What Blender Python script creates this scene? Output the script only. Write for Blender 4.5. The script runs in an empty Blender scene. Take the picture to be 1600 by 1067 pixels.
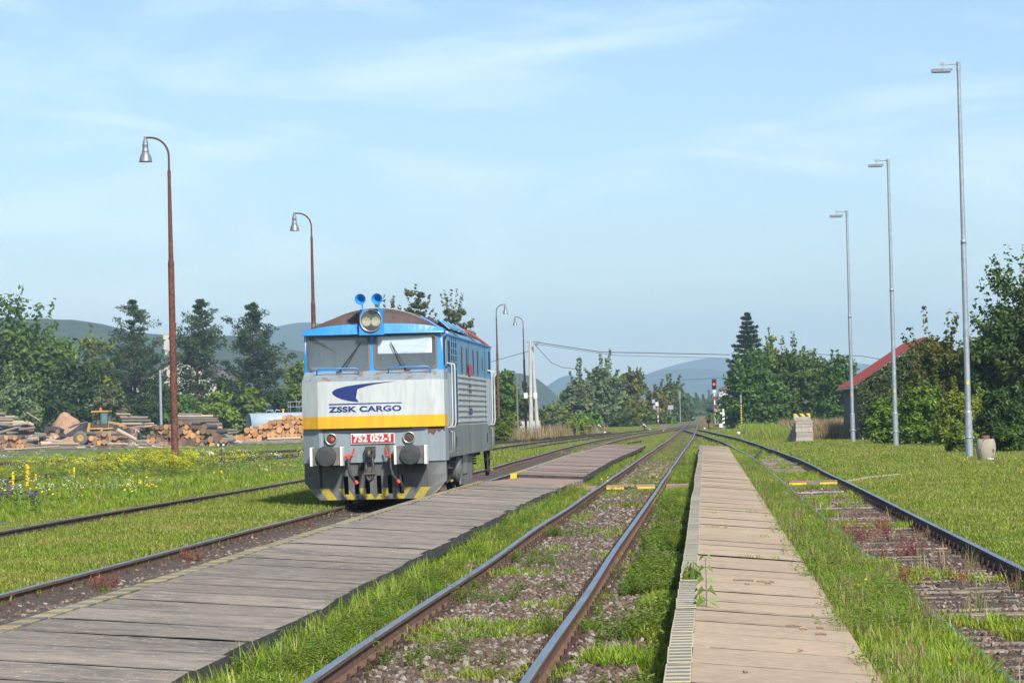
import bpy, bmesh, math, random
import numpy as np
from mathutils import Vector, Matrix
rng = np.random.default_rng(7)
random.seed(7)
R_ = math.radians
scene = bpy.context.scene
COL = scene.collection

# ------------------------------------------------------------------ camera
FPX, HC = 4400.0, 1.80                       # focal length in photo pixels, eye height above the rail heads
YAW, PITCH, ROLL = R_(3.80), R_(1.506), R_(-1.4)
cam = bpy.data.cameras.new('camera'); camo = bpy.data.objects.new('camera', cam); COL.objects.link(camo)
RC = Matrix.Rotation(YAW, 3, 'Z') @ Matrix.Rotation(math.pi/2 + PITCH, 3, 'X') @ Matrix.Rotation(ROLL, 3, 'Z')
camo.matrix_world = Matrix.Translation((0, 0, HC)) @ RC.to_4x4()
cam.sensor_width = 36; cam.lens = FPX/1600*36
cam.clip_start = 0.5; cam.clip_end = 20000
scene.camera = camo
scene.render.resolution_x, scene.render.resolution_y = 1024, 682

# ------------------------------------------------------------------ sky, sun, exposure
SUN_EL, SUN_AZ = R_(40), R_(26)              # the sun stands behind the camera, SUN_AZ to its right
sdir = Vector((math.sin(SUN_AZ)*math.cos(SUN_EL), -math.cos(SUN_AZ)*math.cos(SUN_EL), math.sin(SUN_EL)))
world = bpy.data.worlds.new('World'); scene.world = world; world.use_nodes = True
wn = world.node_tree; wn.nodes.clear()
w_out = wn.nodes.new('ShaderNodeOutputWorld'); w_bg = wn.nodes.new('ShaderNodeBackground')
w_sky = wn.nodes.new('ShaderNodeTexSky'); w_sky.sky_type = 'NISHITA'; w_sky.sun_disc = False
w_sky.sun_elevation = SUN_EL; w_sky.sun_rotation = math.atan2(sdir.x, sdir.y)
w_sky.air_density = 1.0; w_sky.dust_density = 0.2; w_sky.ozone_density = 3.6
w_tc = wn.nodes.new('ShaderNodeTexCoord'); w_map = wn.nodes.new('ShaderNodeMapping')
w_map.inputs['Scale'].default_value = (3.4, 3.4, 14.0); w_map.inputs['Rotation'].default_value = (0, R_(4), 0)
w_n = wn.nodes.new('ShaderNodeTexNoise'); w_n.inputs['Scale'].default_value = 2.4; w_n.inputs['Detail'].default_value = 7
w_n.inputs['Roughness'].default_value = 0.55; w_n.inputs['Distortion'].default_value = 0.6
w_r = wn.nodes.new('ShaderNodeValToRGB'); w_r.color_ramp.elements[0].position = 0.46; w_r.color_ramp.elements[1].position = 0.80
w_r.color_ramp.elements[1].color = (0.40, 0.40, 0.40, 1)
w_mix = wn.nodes.new('ShaderNodeMix'); w_mix.data_type = 'RGBA'
w_mix.inputs['B'].default_value = (11.5, 11.6, 11.6, 1)
wn.links.new(w_tc.outputs['Generated'], w_map.inputs['Vector']); wn.links.new(w_map.outputs[0], w_n.inputs['Vector'])
wn.links.new(w_n.outputs['Fac'], w_r.inputs['Fac']); wn.links.new(w_r.outputs['Color'], w_mix.inputs['Factor'])
wn.links.new(w_sky.outputs['Color'], w_mix.inputs['A']); wn.links.new(w_mix.outputs['Result'], w_bg.inputs['Color'])
wn.links.new(w_bg.outputs[0], w_out.inputs['Surface'])
w_bg.inputs['Strength'].default_value = 0.096
sl = bpy.data.lights.new('sun', 'SUN'); sl.energy = 4.7; sl.angle = R_(5.0); sl.color = (1.0, 0.95, 0.87)
slo = bpy.data.objects.new('sun', sl); COL.objects.link(slo)
slo.rotation_euler = sdir.to_track_quat('Z', 'Y').to_euler(); slo.location = (40, -40, 60)
vs = scene.view_settings; vs.view_transform = 'Standard'; vs.look = 'None'; vs.gamma = 1; vs.exposure = 0.60
try: vs.use_curve_mapping = False
except Exception: pass
scene.cycles.use_denoising = True
scene.cycles.max_bounces = 6; scene.cycles.diffuse_bounces = 2; scene.cycles.glossy_bounces = 2
scene.cycles.transmission_bounces = 4; scene.cycles.transparent_max_bounces = 8; scene.cycles.volume_bounces = 0
scene.cycles.caustics_reflective = False; scene.cycles.caustics_refractive = False

# ------------------------------------------------------------------ photo pixel -> place
GZ = -0.18                                    # grass level below the rail heads
def ray(px, py): return RC @ Vector(((px-800)/FPX, (533.5-py)/FPX, -1))
def G(px, py, z=GZ):                          # where the pixel's ray meets the level z
    d = ray(px, py); t = (z-HC)/d.z
    return Vector((d.x*t, d.y*t, z))
def P(px, py, Y):                             # the pixel's point at distance Y along the line
    d = ray(px, py); t = Y/d.y
    return Vector((d.x*t, Y, HC+d.z*t))
def proj(p):
    q = RC.transposed() @ (Vector(p)-Vector((0, 0, HC)))
    return 800+FPX*q.x/-q.z, 533.5-FPX*q.y/-q.z

# ------------------------------------------------------------------ objects
def tag(o, label=None, cat=None, group=None, kind=None):
    if label: o['label'] = label
    if cat: o['category'] = cat
    if group: o['group'] = group
    if kind: o['kind'] = kind
    return o
def thing(name, label, cat, loc=(0, 0, 0), rz=0.0, group=None):
    o = bpy.data.objects.new(name, None); COL.objects.link(o)
    o.location = loc; o.rotation_euler = (0, 0, rz); o.empty_display_size = 0.3
    return tag(o, label, cat, group)
def link(name, me, parent=None, loc=None, rot=None, scale=None):
    o = bpy.data.objects.new(name, me); COL.objects.link(o)
    if parent is not None: o.parent = parent
    if loc is not None: o.location = loc
    if rot is not None: o.rotation_euler = rot
    if scale is not None: o.scale = scale
    return o
def fast_mesh(name, V, F, mats, fm=None, smooth=False, var=None):
    """V (n,3) array, F (m,k) array of equal-size faces"""
    V = np.asarray(V, np.float32); F = np.asarray(F, np.int32)
    me = bpy.data.meshes.new(name); m, k = F.shape
    me.vertices.add(len(V)); me.vertices.foreach_set('co', V.ravel())
    me.loops.add(m*k); me.loops.foreach_set('vertex_index', F.ravel())
    me.polygons.add(m); me.polygons.foreach_set('loop_start', np.arange(0, m*k, k, dtype=np.int32))
    for mt in mats: me.materials.append(mt)
    if fm is not None: me.polygons.foreach_set('material_index', np.asarray(fm, np.int32))
    me.polygons.foreach_set('use_smooth', np.full(m, smooth))
    if var is not None:
        at = me.attributes.new('var', 'FLOAT', 'POINT'); at.data.foreach_set('value', np.asarray(var, np.float32))
    me.update(calc_edges=True)
    return me
class MB:
    """collects shapes, builds one mesh object"""
    def __init__(s): s.v = []; s.f = []; s.m = []; s.sm = []
    def add(s, V, F, m=0, smooth=False, M=None):
        b = len(s.v)
        s.v += [tuple(M @ Vector(p)) for p in V] if M is not None else [tuple(p) for p in V]
        for f in F: s.f.append(tuple(i+b for i in f)); s.m.append(m); s.sm.append(smooth)
        return s
    def box(s, c, d, m=0, M=None, rz=0.0, bev=0.0):
        x, y, z = d[0]/2, d[1]/2, d[2]/2
        T = Matrix.Translation(c) @ Matrix.Rotation(rz, 4, 'Z')
        if M is not None: T = M @ T
        if bev <= 0:
            V = [(-x, -y, -z), (x, -y, -z), (x, y, -z), (-x, y, -z), (-x, -y, z), (x, -y, z), (x, y, z), (-x, y, z)]
            F = [(3, 2, 1, 0), (4, 5, 6, 7), (0, 1, 5, 4), (1, 2, 6, 5), (2, 3, 7, 6), (3, 0, 4, 7)]
        else:                                  # top edges chamfered
            b = bev
            V = [(-x, -y, -z), (x, -y, -z), (x, y, -z), (-x, y, -z), (-x, -y, z-b), (x, -y, z-b), (x, y, z-b), (-x, y, z-b),
                 (-x+b, -y+b, z), (x-b, -y+b, z), (x-b, y-b, z), (-x+b, y-b, z)]
            F = [(3, 2, 1, 0), (8, 9, 10, 11), (0, 1, 5, 4), (1, 2, 6, 5), (2, 3, 7, 6), (3, 0, 4, 7),
                 (4, 5, 9, 8), (5, 6, 10, 9), (6, 7, 11, 10), (7, 4, 8, 11)]
        return s.add(V, F, m, False, T)
    def cone(s, p0, p1, r0, r1, n=10, m=0, caps=True, smooth=True, mc=None):
        p0, p1 = Vector(p0), Vector(p1); d = (p1-p0).normalized()
        a = d.orthogonal().normalized(); b = d.cross(a)
        V = []
        for p, r in ((p0, r0), (p1, r1)):
            for i in range(n):
                t = 2*math.pi*i/n; V.append(p + a*math.cos(t)*r + b*math.sin(t)*r)
        F = [(i, (i+1) % n, n+(i+1) % n, n+i) for i in range(n)]
        s.add(V, F, m, smooth)
        if caps:
            mc = m if mc is None else mc
            s.add(V[:n], [tuple(range(n-1, -1, -1))], mc); s.add(V[n:], [tuple(range(n))], mc)
        return s
    def tube(s, pts, r, n=8, m=0, caps=True):
        pts = [Vector(p) for p in pts]; rs = r if isinstance(r, (list, tuple)) else [r]*len(pts)
        V = []; up = None
        for i, p in enumerate(pts):
            d = (pts[min(i+1, len(pts)-1)] - pts[max(i-1, 0)]).normalized()
            if up is None: up = d.orthogonal().normalized()
            up = (up - d*up.dot(d)).normalized(); b = d.cross(up)
            for k in range(n):
                t = 2*math.pi*k/n; V.append(p + up*math.cos(t)*rs[i] + b*math.sin(t)*rs[i])
        F = [(i*n+k, i*n+(k+1) % n, (i+1)*n+(k+1) % n, (i+1)*n+k) for i in range(len(pts)-1) for k in range(n)]
        s.add(V, F, m, True)
        if caps:
            s.add(V[:n], [tuple(range(n-1, -1, -1))], m); s.add(V[-n:], [tuple(range(n))], m)
        return s
    def lathe(s, prof, o=(0, 0, 0), axis='z', n=20, m=0, smooth=True):
        V = []; o = Vector(o)
        for r, h in prof:
            for i in range(n):
                t = 2*math.pi*i/n; c, q = r*math.cos(t), r*math.sin(t)
                V.append(o + Vector({'z': (c, q, h), 'y': (c, h, q), 'x': (h, c, q)}[axis]))
        F = []
        for j in range(len(prof)-1):
            for i in range(n):
                f = (j*n+i, j*n+(i+1) % n, (j+1)*n+(i+1) % n, (j+1)*n+i)
                F.append(f if axis != 'y' else f[::-1])
        return s.add(V, F, m, smooth)
    def prism(s, poly, z0, z1, m=0, M=None, mtop=None):   # polygon in (x,y), extruded along z
        n = len(poly); V = [(x, y, z0) for x, y in poly] + [(x, y, z1) for x, y in poly]
        F = [(i, (i+1) % n, n+(i+1) % n, n+i) for i in range(n)]
        s.add(V, F, m, False, M)
        s.add(V[:n], [tuple(range(n-1, -1, -1))], m, False, M)
        s.add(V[n:], [tuple(range(n))], m if mtop is None else mtop, False, M)
        return s
    def loft(s, rings, m=0, closed=False, smooth=False, ms=None):
        n = len(rings[0]); V = [p for r in rings for p in r]
        for j in range(len(rings)-1):
            F = []
            for i in range(n if closed else n-1):
                F.append((j*n+i, j*n+(i+1) % n, (j+1)*n+(i+1) % n, (j+1)*n+i))
            b = [tuple(i-j*n for i in f) for f in F]
            s.add(V[j*n:(j+2)*n], b, ms[j] if ms else m, smooth)
        return s
    def mesh(s, name, mats):
        me = bpy.data.meshes.new(name); me.from_pydata(s.v, [], s.f)
        for mt in (mats if isinstance(mats, (list, tuple)) else [mats]): me.materials.append(mt)
        me.polygons.foreach_set('material_index', s.m); me.polygons.foreach_set('use_smooth', s.sm); me.update()
        return me
    def fixn(s, me):
        b = bmesh.new(); b.from_mesh(me); bmesh.ops.remove_doubles(b, verts=b.verts, dist=1e-5)
        bmesh.ops.recalc_face_normals(b, faces=b.faces); b.to_mesh(me); b.free(); return me
    def build(s, name, mats, parent=None, fix=False, **k):
        me = s.mesh(name, mats)
        if fix: s.fixn(me)
        return link(name, me, parent, **k)
def copy_tree(o, parent=None):
    c = o.copy(); COL.objects.link(c)
    if parent is not None: c.parent = parent
    for ch in list(o.children): copy_tree(ch, c)
    return c
def shadeauto(o, ang=35):
    pass
# ------------------------------------------------------------------ materials
def mat(name, base, rough=0.8, alt=None, scale=6.0, detail=6.0, lo=0.35, hi=0.65, bump=0.0, bscale=None, metal=0.0,
        spots=None, spot_scale=20.0, spot_pos=0.62, coords='Object', stretch=(1, 1, 1), rand=0.0, spec=0.5, trans=0.0, ramp2=None, coat=0.0, rndhue=0.0):
    """base colour varied by noise towards alt, optional spots of a third colour, fine relief"""
    m = bpy.data.materials.new(name); m.use_nodes = True; nt = m.node_tree; N, L = nt.nodes, nt.links
    bs = N['Principled BSDF']; bs.inputs['Roughness'].default_value = rough; bs.inputs['Metallic'].default_value = metal
    bs.inputs['Specular IOR Level'].default_value = spec; bs.inputs['Coat Weight'].default_value = coat
    tc = N.new('ShaderNodeTexCoord'); mp = N.new('ShaderNodeMapping'); mp.inputs['Scale'].default_value = stretch
    oi = N.new('ShaderNodeObjectInfo')
    if coords == 'World':
        ge = N.new('ShaderNodeNewGeometry'); L.new(ge.outputs['Position'], mp.inputs['Vector'])
    else:
        L.new(tc.outputs[coords], mp.inputs['Vector'])
        sc = N.new('ShaderNodeVectorMath'); sc.operation = 'SCALE'; sc.inputs[0].default_value = (37, 51, 23)
        L.new(oi.outputs['Random'], sc.inputs['Scale']); L.new(sc.outputs[0], mp.inputs['Location'])
    def noise(s, d=detail):
        n = N.new('ShaderNodeTexNoise'); n.inputs['Scale'].default_value = s; n.inputs['Detail'].default_value = d
        L.new(mp.outputs[0], n.inputs['Vector']); return n
    def rampf(src, a, b):
        r = N.new('ShaderNodeMapRange'); r.inputs['From Min'].default_value = a; r.inputs['From Max'].default_value = b
        L.new(src, r.inputs['Value']); return r.outputs['Result']
    def mix(f, a, b):
        x = N.new('ShaderNodeMix'); x.data_type = 'RGBA'; L.new(f, x.inputs['Factor'])
        for k, v in (('A', a), ('B', b)):
            if isinstance(v, tuple): x.inputs[k].default_value = (*v, 1)
            else: L.new(v, x.inputs[k])
        return x.outputs['Result']
    col = base
    if alt is not None:
        n1 = noise(scale); col = mix(rampf(n1.outputs['Fac'], lo, hi), base, alt)
        if ramp2 is not None:
            n2 = noise(scale*5.3); col = mix(rampf(n2.outputs['Fac'], .42, .72), col, ramp2)
    if spots is not None:
        n3 = noise(spot_scale, 3); col = mix(rampf(n3.outputs['Fac'], spot_pos, spot_pos+.06), col, spots)
    if rand > 0 and not (alt is None and False):
        hs = N.new('ShaderNodeHueSaturation')
        mr = N.new('ShaderNodeMapRange'); mr.inputs['To Min'].default_value = 1-rand; mr.inputs['To Max'].default_value = 1+rand
        L.new(oi.outputs['Random'], mr.inputs['Value']); L.new(mr.outputs[0], hs.inputs['Value'])
        if isinstance(col, tuple): hs.inputs['Color'].default_value = (*col, 1)
        else: L.new(col, hs.inputs['Color'])
        col = hs.outputs['Color']
    if isinstance(col, tuple): bs.inputs['Base Color'].default_value = (*col, 1)
    else: L.new(col, bs.inputs['Base Color'])
    if bump > 0:
        nb = noise(bscale or scale*6, 8); bp = N.new('ShaderNodeBump'); bp.inputs['Strength'].default_value = 1; bp.inputs['Distance'].default_value = bump
        L.new(nb.outputs['Fac'], bp.inputs['Height']); L.new(bp.outputs[0], bs.inputs['Normal'])
    return m
def leafmat(name, dark, light, trans=0.35, hue=0.03, patch=None, pscale=.5):
    """leaf colour varied per leaf clump ('var') and per object"""
    m = bpy.data.materials.new(name); m.use_nodes = True; nt = m.node_tree; N, L = nt.nodes, nt.links
    N.remove(N['Principled BSDF']); out = N['Material Output']
    at = N.new('ShaderNodeAttribute'); at.attribute_name = 'var'; oi = N.new('ShaderNodeObjectInfo')
    mx = N.new('ShaderNodeMix'); mx.data_type = 'RGBA'; mx.inputs['A'].default_value = (*dark, 1); mx.inputs['B'].default_value = (*light, 1)
    L.new(at.outputs['Fac'], mx.inputs['Factor']); c = mx.outputs['Result']
    if patch is not None:
        ge = N.new('ShaderNodeNewGeometry'); nz = N.new('ShaderNodeTexNoise'); nz.inputs['Scale'].default_value = pscale; nz.inputs['Detail'].default_value = 4
        L.new(ge.outputs['Position'], nz.inputs['Vector'])
        rr = N.new('ShaderNodeMapRange'); rr.inputs['From Min'].default_value = .45; rr.inputs['From Max'].default_value = .68
        L.new(nz.outputs['Fac'], rr.inputs['Value'])
        m2 = N.new('ShaderNodeMix'); m2.data_type = 'RGBA'; m2.inputs['B'].default_value = (*patch, 1)
        L.new(rr.outputs[0], m2.inputs['Factor']); L.new(c, m2.inputs['A']); c = m2.outputs['Result']
    hs = N.new('ShaderNodeHueSaturation'); mr = N.new('ShaderNodeMapRange')
    mr.inputs['To Min'].default_value = .78; mr.inputs['To Max'].default_value = 1.25
    L.new(oi.outputs['Random'], mr.inputs['Value']); L.new(mr.outputs[0], hs.inputs['Value'])
    mh = N.new('ShaderNodeMapRange'); mh.inputs['To Min'].default_value = .5-hue; mh.inputs['To Max'].default_value = .5+hue*.6
    ml = N.new('ShaderNodeMath'); ml.operation = 'MULTIPLY'; ml.inputs[1].default_value = 7.31
    fr = N.new('ShaderNodeMath'); fr.operation = 'FRACT'
    L.new(oi.outputs['Random'], ml.inputs[0]); L.new(ml.outputs[0], fr.inputs[0]); L.new(fr.outputs[0], mh.inputs['Value'])
    L.new(mh.outputs[0], hs.inputs['Hue']); L.new(c, hs.inputs['Color']); c = hs.outputs['Color']
    d = N.new('ShaderNodeBsdfDiffuse'); t = N.new('ShaderNodeBsdfTranslucent'); g = N.new('ShaderNodeBsdfGlossy')
    g.inputs['Roughness'].default_value = .45; g.inputs['Color'].default_value = (1, 1, 1, 1)
    L.new(c, d.inputs['Color']); L.new(c, t.inputs['Color'])
    a = N.new('ShaderNodeMixShader'); a.inputs[0].default_value = trans; L.new(d.outputs[0], a.inputs[1]); L.new(t.outputs[0], a.inputs[2])
    b = N.new('ShaderNodeMixShader'); b.inputs[0].default_value = .018; L.new(a.outputs[0], b.inputs[1]); L.new(g.outputs[0], b.inputs[2])
    L.new(b.outputs[0], out.inputs['Surface'])
    return m
def glassmat(name, tint=(.8, .88, .88), veil=.12, dcol=(.5, .52, .5), clear=True):
    m = bpy.data.materials.new(name); m.use_nodes = True; nt = m.node_tree; N, L = nt.nodes, nt.links
    N.remove(N['Principled BSDF']); out = N['Material Output']
    tr = N.new('ShaderNodeBsdfTransparent'); tr.inputs['Color'].default_value = (*tint, 1)
    gl = N.new('ShaderNodeBsdfGlossy'); gl.inputs['Roughness'].default_value = .03
    df = N.new('ShaderNodeBsdfDiffuse'); df.inputs['Color'].default_value = (*dcol, 1)
    a = N.new('ShaderNodeMixShader'); a.inputs[0].default_value = veil; L.new(tr.outputs[0], a.inputs[1]); L.new(df.outputs[0], a.inputs[2])
    b = N.new('ShaderNodeMixShader'); b.inputs[0].default_value = .07; L.new(a.outputs[0], b.inputs[1]); L.new(gl.outputs[0], b.inputs[2])
    L.new(b.outputs[0], out.inputs['Surface'])
    return m
def emit(name, c, s):
    m = bpy.data.materials.new(name); m.use_nodes = True; bs = m.node_tree.nodes['Principled BSDF']
    bs.inputs['Base Color'].default_value = (*c, 1); bs.inputs['Emission Color'].default_value = (*c, 1); bs.inputs['Emission Strength'].default_value = s
    return m
M = {}
M['rail_top'] = mat('polished_rail', (.34, .37, .40), .34, alt=(.25, .25, .25), scale=3, metal=.85, stretch=(3, .3, 1))
M['rail_top_dull'] = mat('dull_rail', (.25, .24, .24), .45, alt=(.16, .11, .08), scale=2, metal=.6, stretch=(3, .3, 1))
M['rail_rust'] = mat('rusty_rail', (.175, .09, .052), .85, alt=(.11, .057, .036), scale=4, bump=.004, bscale=60)
M['rail_rust2'] = mat('dark_rusty_rail', (.09, .05, .034), .9, alt=(.05, .032, .025), scale=4, bump=.004, bscale=60)
M['fast'] = mat('rusty_fastener', (.075, .038, .025), .9, alt=(.04, .024, .018), scale=20, rand=.25)
M['wood_sleeper'] = mat('tarred_sleeper_wood', (.075, .058, .045), .9, alt=(.12, .1, .085), scale=3, stretch=(1, 9, 3), bump=.01, bscale=12, rand=.3)
M['siding_bed'] = mat('siding_soil', (.055, .038, .027), .95, alt=(.1, .072, .052), scale=5, ramp2=(.04, .03, .022), bump=.05, bscale=20, coords='World')
M['conc_sleeper'] = mat('weathered_sleeper', (.3, .24, .18), .9, alt=(.2, .155, .115), scale=4, bump=.008, bscale=40, rand=.25, stretch=(1, 5, 1))
M['ballast'] = mat('ballast_bed', (.065, .044, .031), .95, alt=(.115, .083, .061), scale=9, ramp2=(.05, .035, .028), bump=.05, bscale=22, coords='World')
M['stoneA'] = mat('ballast_stone', (.135, .095, .068), .9, alt=(.08, .05, .036), scale=9, rand=.55)
M['stoneB'] = mat('pale_ballast_stone', (.28, .245, .21), .9, alt=(.19, .155, .13), scale=9, rand=.35)
M['ground'] = mat('meadow_soil', (.11, .135, .035), .95, alt=(.15, .145, .055), scale=.35, ramp2=(.05, .075, .018), lo=.35, hi=.7, bump=.05, bscale=6, coords='World')
M['dirt'] = mat('yard_dirt', (.23, .165, .115), .95, alt=(.15, .11, .08), scale=.3, ramp2=(.3, .23, .17), bump=.1, bscale=2.5, coords='World')
M['slab1'] = mat('tan_concrete_slab', (.39, .285, .185), .9, alt=(.32, .235, .155), scale=2.2, ramp2=(.43, .335, .235), bump=.003, bscale=90, rand=.07, spots=(.2, .16, .13), spot_scale=9, spot_pos=.70)
M['slab2'] = mat('grey_stained_concrete_slab', (.228, .19, .15), .92, alt=(.115, .1, .088), scale=1.1, ramp2=(.29, .235, .175), bump=.004, bscale=70, rand=.22, spots=(.52, .5, .45), spot_scale=24, spot_pos=.645, stretch=(.75, 1.2, 1))
M['slab3'] = mat('reddish_concrete_slab', (.27, .18, .135), .92, alt=(.2, .14, .11), scale=1.3, ramp2=(.3, .23, .19), bump=.004, bscale=70, rand=.1, stretch=(.6, 1.6, 1))
M['conc_side'] = mat('mossy_concrete', (.062, .057, .05), .95, alt=(.03, .03, .026), scale=5, bump=.02, bscale=20)
M['edge_cream'] = mat('worn_cream_paint', (.52, .43, .21), .9, alt=(.43, .37, .24), scale=14, spots=(.3, .28, .25), spot_scale=30, rand=.1)
M['edge_dark'] = mat('worn_dark_paint', (.125, .125, .135), .9, alt=(.19, .185, .18), scale=14, rand=.15)
M['edge_yellow'] = mat('worn_yellow_paint', (.36, .27, .075), .9, alt=(.26, .22, .14), scale=9, spots=(.45, .4, .28), spot_scale=25, rand=.15)
M['edge_grey'] = mat('worn_grey_paint', (.13, .128, .12), .9, alt=(.19, .17, .13), scale=9, rand=.15)
M['yellow_new'] = mat('fresh_yellow_paint', (.75, .52, .02), .6, alt=(.62, .42, .04), scale=9)
M['black_paint'] = mat('black_paint', (.025, .025, .028), .6, alt=(.05, .05, .05), scale=9)
M['white_paint'] = mat('white_paint', (.72, .72, .7), .6, alt=(.55, .54, .5), scale=5)
M['red_paint'] = mat('red_paint', (.45, .03, .03), .5, alt=(.35, .04, .03), scale=6)
M['rust_pole'] = mat('rusty_painted_pole', (.09, .03, .023), .8, alt=(.05, .023, .02), scale=2.2, ramp2=(.21, .068, .03), bump=.003, bscale=30, spots=(.2, .17, .165), spot_scale=1.2, spot_pos=.68, rand=.1)
M['galv'] = mat('galvanised_steel', (.36, .40, .43), .5, alt=(.28, .31, .34), scale=7, metal=.45, spots=(.55, .58, .6), spot_scale=16, spot_pos=.66)
M['galv_dark'] = mat('dull_aluminium', (.26, .28, .3), .5, alt=(.18, .18, .19), scale=7, metal=.5)
M['lamp_glass'] = mat('lamp_underside', (.33, .3, .26), .3)
M['concrete_pole'] = mat('pole_concrete', (.45, .44, .42), .9, alt=(.36, .35, .33), scale=3, stretch=(1, 1, .3))
M['grey_wood'] = mat('weathered_wood', (.2, .17, .14), .9, alt=(.12, .1, .085), scale=4, stretch=(5, 5, .5))
M['cable'] = mat('cable_sheath', (.03, .03, .035), .6)
M['bark'] = mat('tree_bark', (.075, .058, .045), .95, alt=(.04, .032, .026), scale=5, stretch=(3, 3, .6), bump=.02)
M['pine_bark'] = mat('pine_bark', (.16, .085, .055), .95, alt=(.09, .055, .04), scale=4, stretch=(3, 3, .8), bump=.02)
M['forest'] = mat('forest_canopy', (.026, .045, .016), .95, alt=(.045, .072, .024), scale=.02, detail=9, bump=9, bscale=.05, coords='World', ramp2=(.016, .03, .012))
M['plank'] = mat('crossing_plank', (.3, .2, .14), .9, alt=(.22, .15, .11), scale=3, stretch=(1, 6, 1), rand=.2)
M['kerb'] = mat('pale_kerb_concrete', (.42, .36, .29), .9, alt=(.33, .28, .22), scale=5, rand=.1)
# ------------------------------------------------------------------ smooth noise for terrain and wobble
def vnoise(x, y, s, seed=0):
    x = np.asarray(x, float)*s; y = np.asarray(y, float)*s
    xi, yi = np.floor(x).astype(np.int64), np.floor(y).astype(np.int64); fx, fy = x-xi, y-yi
    fx = fx*fx*(3-2*fx); fy = fy*fy*(3-2*fy)
    def h(a, b):
        n = (a*374761393 + b*668265263 + seed*974711) & 0x7fffffff
        n = ((n ^ (n >> 13))*1274126177) & 0x7fffffff
        return ((n ^ (n >> 16)) & 0xffff)/65535.0
    return (h(xi, yi)*(1-fx)+h(xi+1, yi)*fx)*(1-fy)+(h(xi, yi+1)*(1-fx)+h(xi+1, yi+1)*fx)*fy
def fbm(x, y, s, seed=0, o=4):
    t = 0; a = 1; w = 0
    for i in range(o): t = t+a*vnoise(x, y, s*2**i, seed+i); w += a; a *= .5
    return t/w
# ------------------------------------------------------------------ ground
GX = [-400, -60, -14, -12.6, -12.0, -11.0, -10.5, -9.6, -8.1, -7.62, -7.35, -5.6, -3.5, -3.05, -2.8, -1.15, -.4, .95, 1.75, 1.93, 2.1, 3.4, 3.62, 4.3, 14, 400]
GH = [-.22, -.22, -.16, -.10, -.17, -.15, -.05, -.02, -.03, -.1, -.2, -.22, -.16, -.14, -.2, -.2, -.17, -.03, -.04, -.09, -.2, -.2, -.1, -.05, -.05, -.2]
def gh(x, y):
    x = np.asarray(x, float); y = np.asarray(y, float)
    near = np.interp(x, GX, GH); k = np.clip((y-110)/60, 0, 1)
    return near*(1-k) + (-.2)*k
def gp(x, y): return Vector((x, y, float(gh(x, y))))
def GG(px, py):
    p = G(px, py); return gp(p.x, p.y)
def axis(*seg):
    out = []
    for a, b, s in seg: out += list(np.arange(a, b, s))
    return np.array(out)
gx = axis((-6000, -1000, 500), (-1000, -120, 40), (-120, -30, 5), (-30, -14, 1), (-14, 5, .2), (5, 16, .6), (16, 60, 4), (60, 1000, 40), (1000, 6001, 500))
gy = axis((-500, 8, 60), (8, 60, .4), (60, 130, 1), (130, 400, 6), (400, 1500, 50), (1500, 9001, 500))
X, Y = np.meshgrid(gx, gy); Z = gh(X, Y) + (fbm(X, Y, 1.3, 3)-.5)*.05
far = np.hypot(X, Y) > 1500
nx, ny = len(gx), len(gy)
idx = np.arange(nx*ny).reshape(ny, nx)
F = np.stack([idx[:-1, :-1], idx[:-1, 1:], idx[1:, 1:], idx[1:, :-1]], -1).reshape(-1, 4)
ground = link('ground', fast_mesh('ground', np.stack([X, Y, Z], -1).reshape(-1, 3), F, [M['ground']], smooth=True))
tag(ground, kind='structure')

def strip(name, pts, half, zoff, m, y0, y1, dy=.5, nx=9, rough=.03, seed=1, zfix=None):
    """a sheet that follows a centreline, ragged edges, bumpy"""
    ys = np.arange(y0, y1+dy, dy); cx = np.interp(ys, [p[1] for p in pts], [p[0] for p in pts])
    t = np.linspace(-1, 1, nx); T, YY = np.meshgrid(t, ys)
    wob = half*(1+.18*(fbm(ys, ys*0+seed, .6, seed)-.5)*2)
    XX = cx[:, None]+T*wob[:, None]
    base = gh(XX, YY) if zfix is None else np.full_like(XX, zfix)
    ZZ = base + zoff*(1-np.abs(T)**4) + (fbm(XX, YY, 4, seed)-.5)*rough
    n, k = ZZ.shape; ii = np.arange(n*k).reshape(n, k)
    F = np.stack([ii[:-1, :-1], ii[:-1, 1:], ii[1:, 1:], ii[1:, :-1]], -1).reshape(-1, 4)
    o = link(name, fast_mesh(name, np.stack([XX, YY, ZZ], -1).reshape(-1, 3), F, [m], smooth=True))
    return tag(o, kind='structure')

# ------------------------------------------------------------------ hills
def hill(name, pts, Y, depth, m, seed, rough=.06):
    """a wooded ridge at distance Y whose skyline runs through the given photo points"""
    p = [P(a, b, Y) for a, b in pts]
    xs = np.linspace(p[0].x, p[-1].x, 160); top = np.interp(xs, [q.x for q in p], [q.z for q in p])
    k = np.hanning(9); k /= k.sum(); top = np.convolve(np.pad(top, 4, 'edge'), k, 'valid')
    s = np.linspace(-1, 1, 25); SX, SS = np.meshgrid(xs, s)
    prof = np.cos(SS*math.pi/2)**.8
    top = top*(1+(fbm(xs, xs*0+seed, 60/Y, seed, 5)-.5)*rough*2)
    ZZ = top[None, :]*prof*(1+(fbm(SX, SS*depth, 30/Y, seed+5)-.5)*.25*np.abs(SS)) - .5
    YY = Y+SS*depth
    n, kk = ZZ.shape; ii = np.arange(n*kk).reshape(n, kk)
    F = np.stack([ii[:-1, :-1], ii[:-1, 1:], ii[1:, 1:], ii[1:, :-1]], -1).reshape(-1, 4)
    return tag(link(name, fast_mesh(name, np.stack([SX, YY, ZZ], -1).reshape(-1, 3), F, [m], smooth=True)), kind='structure')
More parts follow.
